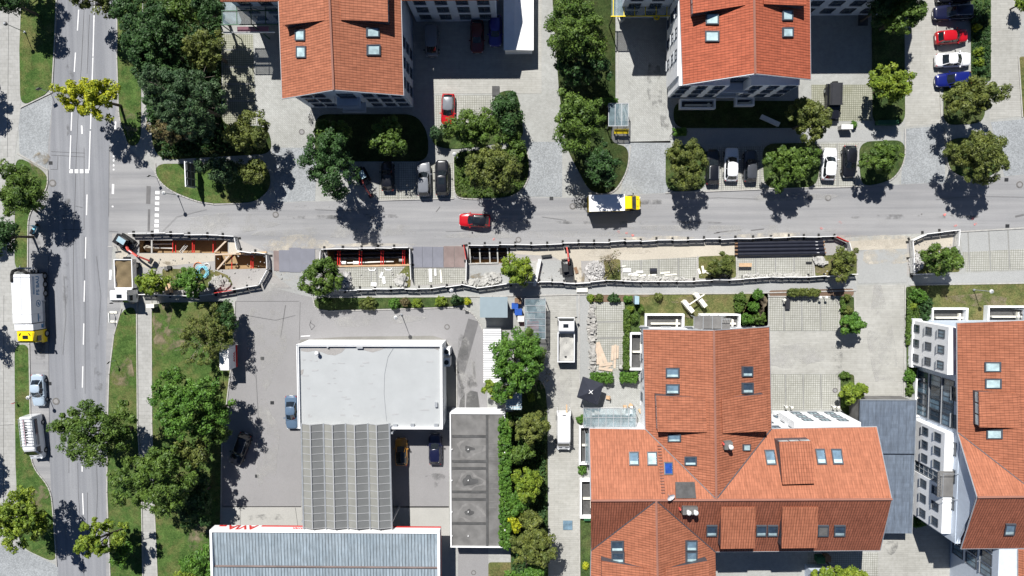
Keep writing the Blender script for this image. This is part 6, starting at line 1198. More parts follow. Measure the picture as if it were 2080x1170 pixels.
stones('gravel_pile', 'bluish stone pile in the right-hand barrier enclosure', 1860, 533, 14, 19, 260, .1, .26, 'rubble', .5, 8)
stones('stone_pile', 'white block stones heap beside the thin tree at the right end of the works', 1663, 531, 12, 8, 30, .3, .5, 'stone', .4, 9)
stones('rubble_pile', 'dark and grey stones in the shade of the bushy tree by the middle trench', 705, 570, 9, 18, 110, .15, .35, 'rubble', .5, 10)
stones('paving_stack', 'long uneven line of stacked paving stones beside the grid patio', 1202, 660, 7, 42, 120, .2, .38, 'debris', .6, 11, ang=0)
stones('paving_stack', 'lower uneven line of stacked paving stones beside the planks', 1204, 728, 5, 28, 90, .2, .36, 'debris', .6, 12, ang=0)
stones('stone_pile', 'kerb stones and concrete pieces in the corner right of the middle trench', 815, 570, 12, 12, 45, .2, .5, 'stone', .5, 13)
def plank(name, x0, y0, x1, y1, w_, h, mat, label, cat, z=0, group=None):
    a, b = P(x0, y0, z), P(x1, y1, z); m = MB(); m.box((a+b)/2+Vector((0, 0, h/2)), ((b-a).length, w_, h), math.atan2((b-a).y, (b-a).x)); return solo(name, m, mat, label, cat, group)
for k, v in enumerate([(1265, 549, 1281, 549, .5, 'broad white slab at the left end of the kerb row'), (1276, 558, 1294, 555, .25, 'pale kerb slab below the broad white one'), (1292, 552, 1306, 552, .28, 'pale kerb slab right of the broad white one'), (1278, 559, 1300, 559, .2, 'lowest pale kerb slab in the left group'), (1297, 561, 1312, 558, .22, 'short kerb slab near the black roll'), (1316, 560, 1333, 557, .22, 'kerb slab just under the black roll'), (1341, 555, 1360, 553, .22, 'upper kerb slab right of the black roll'), (1349, 559, 1374, 557, .2, 'lower kerb slab right of the black roll'), (1263, 541, 1271, 540, .15, 'thin slab at the grid corner'), (1418, 546, 1422, 556, .3, 'left of the pale blocks beside the round shrub'), (1426, 540, 1429, 555, .3, 'upright pale block beside the round shrub'), (1430, 550, 1443, 556, .3, 'slanting pale block beside the round shrub'), (773, 564, 777, 553, .3, 'small white slab on the grid paving'), (779, 562, 781, 576, .38, 'larger white slab on the grid paving'), (754, 577, 765, 578, .5, 'white board lying at the barrier'), (874, 546, 875, 572, .4, 'white slab left on the paving between the barriers'), (884, 546, 885, 560, .25, 'narrow white slab on the paving between the barriers'), (895, 548, 897, 574, .22, 'thin leaning slab on the paving between the barriers'), (1857, 514, 1865, 522, .3, 'pale slab at the left of the enclosed tree')]):
    plank('kerb_slab', *v[:4], v[4], .14, 'white' if 'white' in v[5] else 'cream', v[5], 'slab')
GPL = 'sawn planks on the grid patio'
for k, v in enumerate([(1212, 700, 1222, 745, .6), (1214, 695, 1231, 738, .5), (1211, 708, 1214, 740, .4), (1245, 702, 1243, 732, .35), (1250, 700, 1249, 730, .3), (1255, 702, 1254, 728, .25), (1249, 730, 1248, 748, .3), (1217, 742, 1244, 738, .4), (1216, 748, 1244, 752, .35), (1222, 752, 1240, 742, .3)]):
    plank('wood_plank', *v[:4], v[4], .06, 'wood_new', (ordw(k+1)+' sawn plank from the left in the fan on the grid patio' if k < 3 else ordw(k-2)+' sawn plank in the upright right group on the grid patio' if k < 7 else ordw(k-6)+' sawn plank of the crossed bottom pile on the grid patio'), 'plank', z=.03+.065*(k % 3), group=GPL+(' left' if k < 3 else ' right' if k < 7 else ' bottom'))
t = thing('trestle', 'brown board on dark trestle on the grid paving below the pipe stack', 'work bench', P(1513, 540)); m = MB(); c_ = P(1514, 538, .7); m.box(c_, (1.7, .5, .07)); obj('board', m, 'wood', t)
for s in (-.6, .6): m = MB(); m.box(c_+Vector((s, 0, -.36)), (.08, .4, .66)); obj('leg', m, 'darkmetal', t)
m = MB(); p = P(1327, 549, .35); m.tube(p-Vector((.45, 0, 0)), p+Vector((.45, 0, 0)), .3, .3, 14); solo('cable_roll', m, 'pipe', 'short black roll lying on the kerb slabs', 'roll')
GPP = 'black district heating pipes'
for k, (y, dx, lb) in enumerate([(493.5, 0, 'topmost of the long black pipes stacked on the ground'), (500, 0, 'second from top of the long black pipes'), (507.5, 1, 'third from top of the long black pipes'), (515.5, 2, 'lowest of the long black pipes, nearest the grid paving')]):
    a, b = P(1498, y+.8, .4), P(1671+dx*1.5, y-2.2, .4); t = thing('long_pipe', lb, 'pipe', (a.x, a.y, 0), 0, GPP); m = MB(); m.tube(a, b, .26, .26, 18); obj('casing', m, 'pipe', t, smooth=False); m = MB(); m.tube(a-Vector((.35, 0, 0)), a, .13, .13, 12); m.tube(b, b+Vector((.25, 0, 0)), .13, .13, 12); obj('steel_end', m, 'brown', t)
    m = MB(); m.box((b.x-.9, b.y+.02, b.z+.262), (.32, .05, .012)); obj('sticker', m, 'white', t)
GST = 'steel road plates'
for k, (x0, x1, y0, y1, mt, lb) in enumerate([(556, 567, 509, 550, 'rustplate', 'narrow brownish steel plate at the left end of the left crossing'), (567, 588, 508, 552, 'steelplate', 'blue-grey steel plate, second in the left crossing'), (588, 611, 503, 553, 'steelplate', 'tall blue-grey steel plate in the left crossing'), (611, 640, 505, 550, 'steelplate', 'blue-grey steel plate beside the bushy tree'), (838, 858, 501, 543, 'steelplate', 'grey steel plate left in the right crossing'), (858, 879, 501, 543, 'steelplate', 'grey steel plate, second in the right crossing'), (879, 901, 501, 543, 'steelplate', 'bluish steel plate in the right crossing'), (901, 923, 500, 543, 'rustplate', 'rusty steel plate, second from the red panel'), (923, 944, 500, 543, 'rustplate', 'rusty steel plate against the red panel')]):
    p0, p1 = P(x0+.4, y1, .05), P(x1-.4, y0, .05); m = MB(); m.box(((p0.x+p1.x)/2, (p0.y+p1.y)/2, .068+.012*(k % 2)), (p1.x-p0.x, p1.y-p0.y, .03)); solo('steel_plate', m, mt, lb, 'steel plate', GST)
def hose(x, y, r, n, mat, label, seed=1):
    rng = random.Random(seed); c = P(x, y); m = MB()
    for k in range(n):
        rr = r*rng.uniform(.75, 1.1); ox, oy = rng.uniform(-.25, .25)*r, rng.uniform(-.25, .25)*r; pts = [Vector((c.x+ox+rr*math.cos(a*math.pi/9), c.y+oy+rr*math.sin(a*math.pi/9), .06+.07*k)) for a in range(19)]; m.path(pts, .035, 5)
    solo('hose_coil', m, mat, label, 'hose', loc=(c.x, c.y, 0))
hose(413, 551, .75, 8, 'cyan', 'tangled light blue hose coil beside the left trenches', 1); hose(420, 540, .5, 3, 'pvc', 'pale grey hose ring above the blue coil', 3); hose(405, 541, .7, 2, 'orange', 'orange hose loop left of the blue coil', 4)
# ---------------------------------------------------------------- street furniture
def lamp(x, y, label, h=3.6, base=None, arm=False, z0=0):
    if base: b = P(*base)
    else: t_ = P(x, y, h); b = Vector((t_.x, t_.y, 0))
    top = P(x, y, h); t = thing('street_lamp', label, 'street lamp', b, 0, 'lamp posts'); m = MB(); m.tube(b, Vector((b.x, b.y, 0))+Vector((0, 0, h-.15)) if not base else top-Vector((0, 0, .1)), .06, .04, 8); obj('pole', m, 'metal', t)
    m = MB(); m.disc((b.x, b.y, 0), .14, .3, 10); obj('base', m, 'metal', t); m = MB(); m.ball(top, .27, .8, 14, 8); obj('lamp_globe', m, 'flat_grey' if x < 20 else 'pvc', t, smooth=True)
    m = MB(); m.tube(top+Vector((0, 0, .17)), top+Vector((0, 0, .25)), .16, .1, 12); obj('lamp_cap', m, 'metal', t)
for x, y, lb in ((11, 48, 'grey lamp post with round head at the top left pavement'), (923, 313, 'lamp post with pale globe left of the olive island tree'), (1168, 153, 'bright white globe lamp in the shade below the big top tree'), (2014, 592, 'small lamp post on the lawn at the right'), (57, 808, 'lamp post with pale head beside the silver saloon'), (804, 645, 'square-headed lamp post casting a long shadow in the station loop'), (1447, 408, 'dark lamp post at the street edge') if False else (917, 590, 'lamp post in the planted strip above the station loop'), (1993, 173, 'curved lamp post among the yellow shrubs of the car park'), (333, 392, 'sign lamp at the corner of the grass island')): lamp(x, y, lb, 4.3 if x == 804 else 3.6)
def signpost(x, y, label, mat='metal', w_=.6, h_=.6, H=2.4, ang=0, name='road_sign'):
    b = P(x, y); t = thing(name, label, 'sign', b); m = MB(); m.tube(b, b+Vector((0, 0, H)), .035); obj('pole', m, 'metal', t); m = MB(); m.box(b+Vector((0, -.04, H-h_/2)), (w_, .03, h_), ang); obj('sign_plate', m, mat, t)
for v in ((103, 188, 'traffic sign on a pole at the cobbled corner by the left road', 'flat_grey', .6, .6, 2.6, .5), (236, 500, 'pale warning sign beside the excavator', 'cream', .9, .25, 1.2, .1), (318, 360, 'small sign at the tip of the grass island', 'flat_grey', .4, .5, 2.2, .6), (35, 816, 'red and white marker post on the left verge', 'red', .3, .5, 1.0, 0), (236, 732, 'thin sign post at the edge of the verge', 'flat_grey', .4, .4, 2.0, .9)): signpost(v[0], v[1], v[2], v[3], v[4], v[5], v[6], v[7])
t = thing('barrier_board', 'white barrier board on two feet standing in the road below the tipper truck', 'barrier', P(223, 645)); m = MB(); a, b = P(222, 636, 1.0), P(222, 655, 1.0); m.box((a+b)/2, (.08, (a-b).length, .25)); obj('board', m, 'white', t)
for q_ in (a, b): m = MB(); m.box((q_.x, q_.y, .06), (1.0, .3, .12)); m.tube((q_.x, q_.y, .1), (q_.x, q_.y, 1.1), .03); obj('foot', m, 'cream', t)
# billboard
t = thing('billboard', 'tall dark billboard with white top edge standing on the grass island', 'billboard', P(392, 355)); a, b = hpt(376, 379, 3.4), hpt(374, 327, 3.4); m = MB(); L = (Vector(b)-Vector(a)).length; an = math.atan2(b[1]-a[1], b[0]-a[0]); c_ = Vector(((a[0]+b[0])/2, (a[1]+b[1])/2, 0))
m.box(c_+Vector((0, 0, 2.0)), (L, .12, 2.6), an); bo = obj('board', m, 'white', t); m = MB(); m.box(c_+Vector((.08, 0, 2.0)), (L*.96, .03, 2.4), an); po = obj('poster', m, 'green_box' if False else 'flat_dark', bo) if False else obj('poster', m, 'flat_dark', bo); m = MB()
for k in range(4): q_ = c_+Vector((.13, (k-1.5)*L*.3, 1.8)); m.box(q_, (.08, .08, 3.0))
for z in (1.0, 2.0, 3.0): m.box(c_+Vector((.13, 0, z)), (L, .06, .06), an)
obj('strut', m, 'metal', t); m = MB()
for k in (-1, 1): m.box(c_+Vector((0, k*L*.42, .35)), (.12, .12, .7))
obj('post', m, 'metal', t)
# parasol
t = thing('parasol', 'large square black parasol with white cross top over the patio', 'parasol', P(1206, 800)); hh = 2.7; co_ = [P(1184, 766, hh), P(1226, 779, hh), P(1215, 826, hh), P(1173, 815, hh)] if False else [P(1184, 765, hh), P(1226, 780, hh), P(1214, 823, hh), P(1172, 807, hh)]
top = sum(co_, Vector())/4+Vector((0, 0, .75)); m = MB()
for k in range(4):
    a, b = co_[k], co_[(k+1) % 4]; m.face([a, b, top]); m.face([a, top, b]) if False else None; m.face([a-Vector((0, 0, .18)), b-Vector((0, 0, .18)), b, a])
obj('canopy', m, 'parasol', t); m = MB(); m.tube(top, top-Vector((0, 0, 3.4)), .04); m.box(Vector((top.x, top.y, .05)), (.9, .9, .1)); obj('pole', m, 'metal', t)
m = MB(); m.box(top+Vector((0, 0, .02)), (.7, .07, .03), .7).box(top+Vector((0, 0, .023)), (.7, .07, .03), -.87); obj('cross_strap', m, 'white', t); m = MB()
for a in co_: m.tube(a-Vector((0, 0, .05)), top-Vector((0, 0, .06)), .025)
obj('rib', m, 'darkmetal', t)
# picnic table made of two slab benches and a bar
t = thing('slab_sculpture', 'pale sculpture of two long stone slabs joined by a thin bar on the lawn', 'sculpture', P(1418, 620))
for (a, b) in (((1390, 612, 1.3), (1408, 634, 1.3)), ((1414, 597, 1.3), (1434, 623, 1.3))):
    a, b = P(*a), P(*b); m = MB(); m.box((a+b)/2-Vector((0, 0, .6)), ((b-a).length, .55, 1.3), math.atan2((b-a).y, (b-a).x)); obj('slab', m, 'cream', t)
a, b = P(1400, 619, 1.7), P(1431, 598, 1.7); m = MB(); m.box((a+b)/2-Vector((0, 0, .1)), ((b-a).length, .16, .14), math.atan2((b-a).y, (b-a).x)); obj('bar', m, 'cream', t)
# small street and garden items
def bbox(name, x, y, w_, d_, h, mat, label, cat, ang=0, lid=None):
    c = P(x, y); t = thing(name, label, cat, c); m = MB(); m.box((c.x, c.y, h/2), (w_, d_, h), ang); obj('body', m, mat, t); m = MB(); m.box((c.x, c.y, h+.03), (w_+.08, d_+.08, .06), ang); obj('lid', m, lid or mat, t); return t
bbox('utility_cabinet', 314, 620, 1.0, .45, 1.1, 'cream', 'cream utility cabinet at the corner of footpath and lawn', 'cabinet'); bbox('waste_bin', 1290, 608, .5, 1.0, 1.5, 'lightblue', 'upright blue-grey info pillar in the garden corner', 'pillar')
bbox('utility_cabinet', 1712, 261, 1.4, .5, 1.2, 'stone', 'pale stone letterbox block beside the small round bush', 'letterbox', lid='white'); bbox('bench', 1797, 251, 2.6, .5, .9, 'green_box', 'dark green bench or bin row under the bright round tree', 'bench')
bbox('light_well', 1153, 1066, 1.2, 1.2, .1, 'metal', 'square metal-framed light shaft in the paved lane', 'light shaft', lid='glass_mid'); bbox('light_well', 1007, 185, .9, 1.2, .1, 'white', 'white framed light shaft beside the dark shrub', 'light shaft', lid='flat_dark')
bbox('planter_box', 1195, 1049, 1.3, .5, .8, 'green_box', 'dark green planter trough under the lower patio', 'planter'); bbox('light_well', 1752, 42, 1.2, 1.3, .1, 'metal', 'framed light shaft in the shaded yard right of the red-tiled house', 'light shaft', lid='flat_dark')
bbox('garden_shed', 1655, 1160, 2.8, 2.0, 2.0, 'render_blue', 'pale shed roof in the shade at the bottom edge', 'shed', .0, 'greyroof'); bbox('waste_bin', 1661, 1131, 1.0, .8, 1.1, 'green_box', 'green bin in the shade under the eaves, bottom edge', 'waste bin'); bbox('waste_bin', 1675, 1128, .7, .7, 1.1, 'brown', 'brown bin in the shade beside the green one', 'waste bin')
bbox('plank_bench', 1562, 246, 2.6, .5, .45, 'pvc', 'long pale board bench lying on the shaded lawn', 'bench', -.42); bbox('steps', 1182, 588, 1.4, .6, .25, 'cream', 'pale stone step at the head of the service lane', 'step'); bbox('mattress_lounger', 1598, 616, .55, 1.5, .35, 'cover', 'dark lounger standing at the top of the parking court', 'lounger')
bbox('pallet', 1360, 1240, .1, .1, .1, 'wood', 'hidden', 'x') if False else None
bbox('tool_crate', 346, 543, .4, .4, .3, 'darkmetal', 'small dark crate on the sand beside the left tree, right one', 'crate'); bbox('tool_crate', 340, 545, .4, .45, .3, 'flat_grey', 'small grey crate on the sand beside the left tree, left one', 'crate'); bbox('plywood_stack', 344, 583, .9, 1.6, .4, 'wood', 'plywood boards stacked between the two left trees', 'boards', .15)
bbox('steel_gangway', 1083, 556, 1.4, 3.4, .25, 'redarm', 'red and white gangway trough standing right of the yellow-green tree', 'gangway', -.2, 'stone'); bbox('storage_rack', 1091, 553, .35, 3.6, .8, 'pvc', 'long white rail leaning beside the red gangway', 'rail', -.2)
bbox('garden_table', 1304, 812, .6, 1.0, .7, 'white', 'white patio table on the dark strip by the house', 'table'); bbox('tool', 1110, 520, 1.3, .25, .3, 'darkmetal', 'long dark tool lying on the sand left of the mini excavator', 'tool', .1); bbox('tool', 1642, 533, .7, .15, .2, 'darkmetal', 'small dark tool on the grid paving right of the trestle', 'tool')
bbox('steel_gate', 1192, 545, .1, .1, .1, 'metal', 'x', 'x') if False else None
bbox('vent_grate', 1170, 549, .35, .8, .12, 'brown', 'rusty grate lying on the sand beside the chippings', 'grate', .3); bbox('road_plate', 1140, 550, .3, .7, .12, 'flat_grey', 'grey plate lying left of the mini excavator', 'plate', .1)
m = MB(); L = P(1261, 745); m.ball((L.x, L.y, .35), .38, 1); solo('stone_ball', m, 'stone', 'round pale stone ball at the hedge below the planks', 'stone ball', smooth=True, loc=(L.x, L.y, 0))
for x, y, lb in ((1660, 603, 'pair of white parking posts, left'), (1672, 603, 'pair of white parking posts, right'), (1592, 823, 'white post pair below the court, left'), (1603, 824, 'white post pair below the court, right'), (1688, 823, 'white post pair near the round hedge'), (1696, 824, 'white post at the court corner near the round hedge'), (1588, 608, 'white post at the dark lounger')):
    L = P(x, y); t = thing('parking_post', lb, 'post', L, 0, 'white parking posts'); m = MB(); m.tube(L, L+Vector((0, 0, 1.0)), .05); obj('pole', m, 'white', t); m = MB(); m.ball(L+Vector((0, 0, 1.1)), .2, .6, 10, 6); obj('cap', m, 'cream', t, smooth=True)
for x, y, lb in ((756, 545, 'white U-shaped wheel stop, left one on the grid'), (789, 544, 'white U-shaped wheel stop, right one on the grid')):
    L = P(x, y); m = MB(); m.path([L+Vector(v) for v in ((-.5, 0, .08), (-.35, -.3, .08), (.35, -.3, .08), (.5, 0, .08))], .06, 6); solo('wheel_stop', m, 'white', lb, 'wheel stop')
for i, (x, y, lb) in enumerate(((1268, 825, 'left of two wicker chairs on the patio'), (1280, 822, 'middle wicker chair on the patio'), (1300, 832, 'wicker chair on the dark strip'), (1234, 806, 'small chair at the parasol shadow'))):
    L = P(x, y); t = thing('garden_chair', lb, 'chair', L, i, 'patio chairs'); 
    m = MB(); m.box((0, 0, .43), (.5, .5, .06)); obj('seat', m, 'wood', t, True); m = MB(); m.box((-.24, 0, .68), (.05, .5, .45)); obj('backrest', m, 'wood', t, True)
    for a in (-1, 1):
        for b in (-1, 1): m = MB(); m.box((a*.22, b*.22, .2), (.04, .04, .4)); obj('leg', m, 'metal', t, True)
# ---------------------------------------------------------------- trees and bushes
def leaf_geo(cent, rad, n_per, size, rng, flat=.0):
    K = len(cent); N = K*n_per
    d = rng.normal(size=(N, 3)); d[:, 2] += .35; d /= np.linalg.norm(d, axis=1)[:, None]
    c = np.repeat(cent, n_per, 0); r = np.repeat(rad, n_per)[:, None]*(.55+.5*rng.random((N, 1)))
    p = c+d*r*np.array([1, 1, .8])
    nrm = d+rng.normal(size=(N, 3))*.45+np.array([0, 0, .35]); nrm /= np.linalg.norm(nrm, axis=1)[:, None]
    t = np.cross(nrm, rng.normal(size=(N, 3))); t /= np.linalg.norm(t, axis=1)[:, None]; b = np.cross(nrm, t)
    s = (size*(.6+.8*rng.random((N, 1)))); a1, a2 = t*s, b*s*.6
    v = np.stack([p-a1, p-a2*.9+a1*.1, p+a1, p+a2*.9+a1*.1], 1).reshape(-1, 3); return v
def mesh_leaves(name, v, mat, parent, off):
    v = v-np.array(off); n = len(v)//4; me = bpy.data.meshes.new(name); me.vertices.add(len(v)); me.vertices.foreach_set('co', v.astype(np.float32).ravel())
    me.loops.add(4*n); me.loops.foreach_set('vertex_index', np.arange(4*n, dtype=np.int32)); me.polygons.add(n); me.polygons.foreach_set('loop_start', np.arange(0, 4*n, 4, dtype=np.int32)); me.update(calc_edges=True); me.validate()
    me.materials.append(M[mat]); o = bpy.data.objects.new(name, me); C.objects.link(o); o.parent = parent; return o
TS = [0]
def crown_clumps(c, R, rng, rc, dens=1.0, low=-.45):
    K = int(2.9*dens*(R[0]*R[1])/(rc*rc)*1.0)+5; d = rng.normal(size=(K*3, 3)); d /= np.linalg.norm(d, axis=1)[:, None]; d = d[d[:, 2] > low][:K]
    ph = rng.uniform(0, 6.28, 6); az = np.arctan2(d[:, 1], d[:, 0]); k = 1+.13*np.sin(2*az+ph[0])+.12*np.sin(3*az+ph[1])+.09*np.sin(5*az+ph[2]+2*d[:, 2])
    rad = (.22+.78*rng.random(len(d))**.55)*k; cent = np.array(c)+d*rad[:, None]*(np.array(R)-rc*.6); return cent, rc*(.6+.7*rng.random(len(d)))
def tree(px, py, rx, ry, h, leaf, label, dens=1.0, leafn=100, size=.155, rc=.62, base=None, flat=.75, name='tree', cat='tree', group='trees', bare=0):
    TS[0] += 1; rng = np.random.default_rng(TS[0]*13+5); hc = h*.66; c = P(px, py, hc); k = (HCAM-hc)/FPX; R = (rx*k, ry*k, max(.8, min(h*.36, (rx+ry)/2*k*flat+.5)))
    b = P(*base) if base else Vector((c.x, c.y, 0)); t = thing(name, label, cat, b, 0, group)
    cent, rad = crown_clumps(c, R, rng, rc, dens); v = leaf_geo(cent, rad, leafn, size, rng)
    o = mesh_leaves('crown', v, leaf, t, b); m = MB(); tr = max(.09, h*.018); fork = Vector((b.x, b.y, 0)).lerp(Vector((c.x, c.y, hc)), .55); m.tube(b, fork, tr*1.3, tr, 8)
    m.tube(fork, Vector((c.x, c.y, hc+R[2]*.3)), tr, tr*.4, 6)
    lb = MB(); idx = rng.choice(len(cent), min(len(cent), 12+bare), replace=False)
    for i in idx:
        e = Vector(cent[i]); mid = fork.lerp(e, .5)+Vector((0, 0, .3)); lb.tube(fork, mid, tr*.5, tr*.3, 5).tube(mid, e, tr*.3, tr*.12, 4)
        if bare: 
            for q in range(3): e2 = e+Vector(rng.normal(size=3)*.5); lb.tube(mid.lerp(e, .5+.15*q), e2, .03, .012, 3)
    tk = obj('trunk', m, 'bark', t); obj('limbs', lb, 'twig' if bare else 'bark', tk); return t
def bush(px, py, rx, ry, h, leaf, label, size=.10, n=None, square=False, name='bush', cat='bush', group=None):
    TS[0] += 1; rng = np.random.default_rng(TS[0]*7+3); c = P(px, py, h*.55); k = HCAM/FPX; R = (rx*k, ry*k); K = n or int(60*R[0]*R[1])+14
    if square:
        K = n or K*3
        p = rng.uniform(-1, 1, (K, 2)); cent = np.stack([c.x+p[:, 0]*(R[0]-.12), c.y+p[:, 1]*(R[1]-.12), rng.uniform(.25, 1, K)**.6*(h-.15)], 1)
    else:
        d = rng.normal(size=(K, 3)); d[:, 2] = np.abs(d[:, 2]); d /= np.linalg.norm(d, axis=1)[:, None]; rr = (.6+.4*rng.random(K))[:, None]; az = np.arctan2(d[:, 1], d[:, 0]); kk = (1+.1*np.sin(3*az+px))[:, None]
        cent = np.array([c.x, c.y, h*.15])+d*rr*kk*np.array([R[0]-.1, R[1]-.1, h*.75])
    v = leaf_geo(cent, np.full(K, .2)*(.7+.6*rng.random(K)), 26, size, rng); b = Vector((c.x, c.y, 0)); t = thing(name, label, cat, b, 0, group); mesh_leaves('foliage', v, leaf, t, b)
    m = MB()
    for q in range(6): e = cent[rng.integers(K)]; m.tube((c.x, c.y, 0), e, .03, .012, 4)
    obj('stem', m, 'bark', t)
T = tree
T(18, 2, 42, 24, 8, 'leaf_dark', 'dark tree cut by the top left corner of the photo'); T(185, 200, 62, 50, 9, 'leaf_yellow', 'leaning yellow-leaved tree reaching over the left road', dens=.75, base=(246, 215), rc=.55)
T(192, -2, 60, 36, 9, 'leaf_olive', 'loose tree hanging over the left road at the top edge', dens=.6); T(308, 85, 66, 70, 12, 'leaf_dark', 'large mid-green tree at the top of the dense grove'); T(262, 20, 36, 40, 8, 'leaf_dark', 'dark tree beside the road at the top of the grove')
T(375, 205, 82, 78, 14, 'leaf_blue', 'large blue-green pine with bare grey branches in the grove', rc=.5, size=.13, leafn=80, bare=16); T(418, 100, 40, 48, 9, 'leaf_olive', 'yellowish tree between the pine and the grid paving'); T(345, 262, 44, 36, 6, 'leaf_brown', 'brownish low tree below the pine', dens=.8); T(425, 20, 40, 30, 9, 'leaf_dark', 'dark tree at the top edge left of the green gallery')
T(330, 140, 50, 50, 10, 'leaf_dark', 'dark tree in the middle of the grove, left of the pine'); T(370, 20, 45, 35, 9, 'leaf_mid', 'green tree at the top edge behind the grove'); T(318, 205, 30, 45, 8, 'leaf_dark', 'narrow dark tree on the left flank of the grove')
T(505, 268, 52, 44, 8, 'leaf_olive', 'olive-green tree above the grass island, right of the grove'); T(448, 346, 50, 30, 5, 'leaf_blue', 'low blue-green tree on the grass island beside the billboard'); T(520, 350, 30, 28, 5, 'leaf_olive', 'small olive tree at the right tip of the grass island')
T(668, 330, 58, 74, 11, 'leaf_dark', 'big dark green maple over the small digger at the street edge', rc=.7); T(680, 268, 40, 28, 8, 'leaf_mid', 'green treetop just above the dark maple'); T(790, 282, 44, 40, 8, 'leaf_mid', 'olive maple in the shade below the left gabled house', rc=.6, dens=.8)
T(885, 273, 14, 18, 3, 'leaf_blue', 'small blue-green shrub tree left of the shrub island'); T(965, 262, 62, 46, 7, 'leaf_mid', 'spreading green tree over the nose of the red parked car'); T(1030, 228, 32, 48, 6, 'leaf_dark', 'dense dark shrub tree beside the white light shaft'); T(1000, 342, 58, 54, 9, 'leaf_olive', 'olive street tree on the shrub island above the red moving car'); T(1045, 305, 22, 40, 4, 'leaf_mid', 'low green tree at the right edge of the shrub island')
T(1172, 55, 72, 66, 13, 'leaf_mid', 'large tree with dark underside at the top, right of the white garage', rc=.7); T(1180, 128, 60, 48, 9, 'leaf_dark', 'dark tree in the shade under the large top tree'); T(1172, 246, 62, 64, 11, 'leaf_mid', 'large round-topped tree left of the bicycle shelter', rc=.7); T(1224, 335, 38, 46, 10, 'leaf_dark', 'darker tree just above the yellow delivery van')
T(1394, 334, 44, 50, 8, 'leaf_olive', 'round olive tree with dotted shadow left of the grid bays', rc=.45, size=.12); T(1645, 246, 44, 46, 8, 'leaf_olive', 'feathery yellow-green tree left of the boxy black off-roader', rc=.5); T(1604, 336, 50, 48, 7, 'leaf_mid', 'green tree between the dark grey and the sunny white car', rc=.5, dens=.8)
T(1790, 322, 42, 38, 6, 'leaf_mid', 'green tree on the grass island right of the black car', rc=.5, dens=.8); T(1812, 172, 43, 38, 7, 'leaf_lime', 'bright round lime-green tree beside the car-park drive', rc=.5); T(1838, 28, 50, 38, 9, 'leaf_mid', 'tree at the top edge beside the navy estate', rc=.55); T(1790, 15, 30, 35, 8, 'leaf_dark', 'dark tree left of the one at the top of the car park drive')
T(1974, 200, 60, 42, 8, 'leaf_olive', 'broad tree below the blue car at right', rc=.55); T(1992, 316, 68, 54, 8, 'leaf_olive', 'broad pale olive tree with a large shadow on the street at right', rc=.5, size=.13, dens=.9); T(2074, 8, 12, 16, 3, 'leaf_lime', 'yellow-green shrub tree cut by the top right corner'); T(2000, -42, 40, 40, 8, 'leaf_mid', 'off-frame tree shading the shrub strip of the car park')
T(652, 563, 46, 42, 6, 'leaf_mid', 'bushy tree with pale branches left of the middle trench', rc=.5, dens=.8, bare=6); T(310, 575, 40, 26, 5.5, 'leaf_lime', 'light green tree right of the soil-filled tipper', rc=.5, dens=.7); T(386, 572, 34, 32, 5.5, 'leaf_bright', 'fresh green tree left of the blue hose coil', rc=.5, dens=.85); T(1052, 548, 36, 31, 5.5, 'leaf_lime', 'yellow-green round tree right of the beamed trench', rc=.5)
T(1240, 530, 24, 28, 4, 'leaf_brown', 'nearly bare shrub with thin twigs beside the chippings pile', dens=.25, bare=14, leafn=26, size=.1); T(1464, 538, 32, 22, 3, 'leaf_olive', 'low round shrub tree on the lawn patch left of the long pipes', rc=.4, dens=.8); T(1712, 532, 36, 34, 5, 'leaf_olive', 'thin loose tree at the right end of the long pipes', rc=.45, dens=.45, bare=10); T(1912, 528, 42, 36, 6, 'leaf_mid', 'tree inside the right-hand barrier enclosure', rc=.5, dens=.8)
T(414, 678, 66, 62, 7, 'leaf_olive', 'thin grey-green willow above the white price sign', rc=.5, dens=.45, size=.11, bare=20); T(458, 655, 26, 50, 5, 'leaf_dark', 'dark hedge tree behind the willow along the forecourt kerb'); T(382, 818, 76, 80, 11, 'leaf_bright', 'dense bright green tree left of the slanted black off-roader', rc=.65); T(430, 840, 40, 70, 8, 'leaf_mid', 'green tree filling between dense tree and forecourt kerb')
T(192, 872, 92, 70, 11, 'leaf_mid', 'wide maple hanging over the left road below the silver saloon', rc=.65, base=(268, 870), dens=.85); T(318, 974, 90, 78, 12, 'leaf_mid', 'very large round maple between verge and forecourt', rc=.65); T(400, 1010, 34, 70, 6, 'leaf_dark', 'dark tree standing in for the shadow right of the very large maple'); T(395, 920, 40, 36, 8, 'leaf_olive', 'olive tree between the dense tree and the large maple')  # dark tree right of the large maple is shaped after a cast shadow
T(40, 1052, 66, 66, 10, 'leaf_lime', 'yellow-green tree at the left bottom edge with a big road shadow', rc=.6, base=(90, 1040)); T(205, 1090, 50, 46, 8, 'leaf_lime', 'thin branching yellow-green tree over the lower road', rc=.45, dens=.5, base=(248, 1075)); T(36, 388, 46, 66, 7.5, 'leaf_mid', 'green tree on the left verge with a long shadow on the road', rc=.6, base=(75, 430)); T(8, 480, 36, 40, 8, 'leaf_dark', 'dark tree at the left photo edge below the verge tree')
T(412, 1142, 42, 40, 4, 'leaf_bright', 'round green shrub tree left of the pump canopy'); T(385, 1165, 26, 20, 3.5, 'leaf_lime', 'lime shrub at the bottom edge left of the pump canopy'); T(245, 1125, 24, 40, 4, 'leaf_bright', 'low green tree on the verge below the thin branching tree')
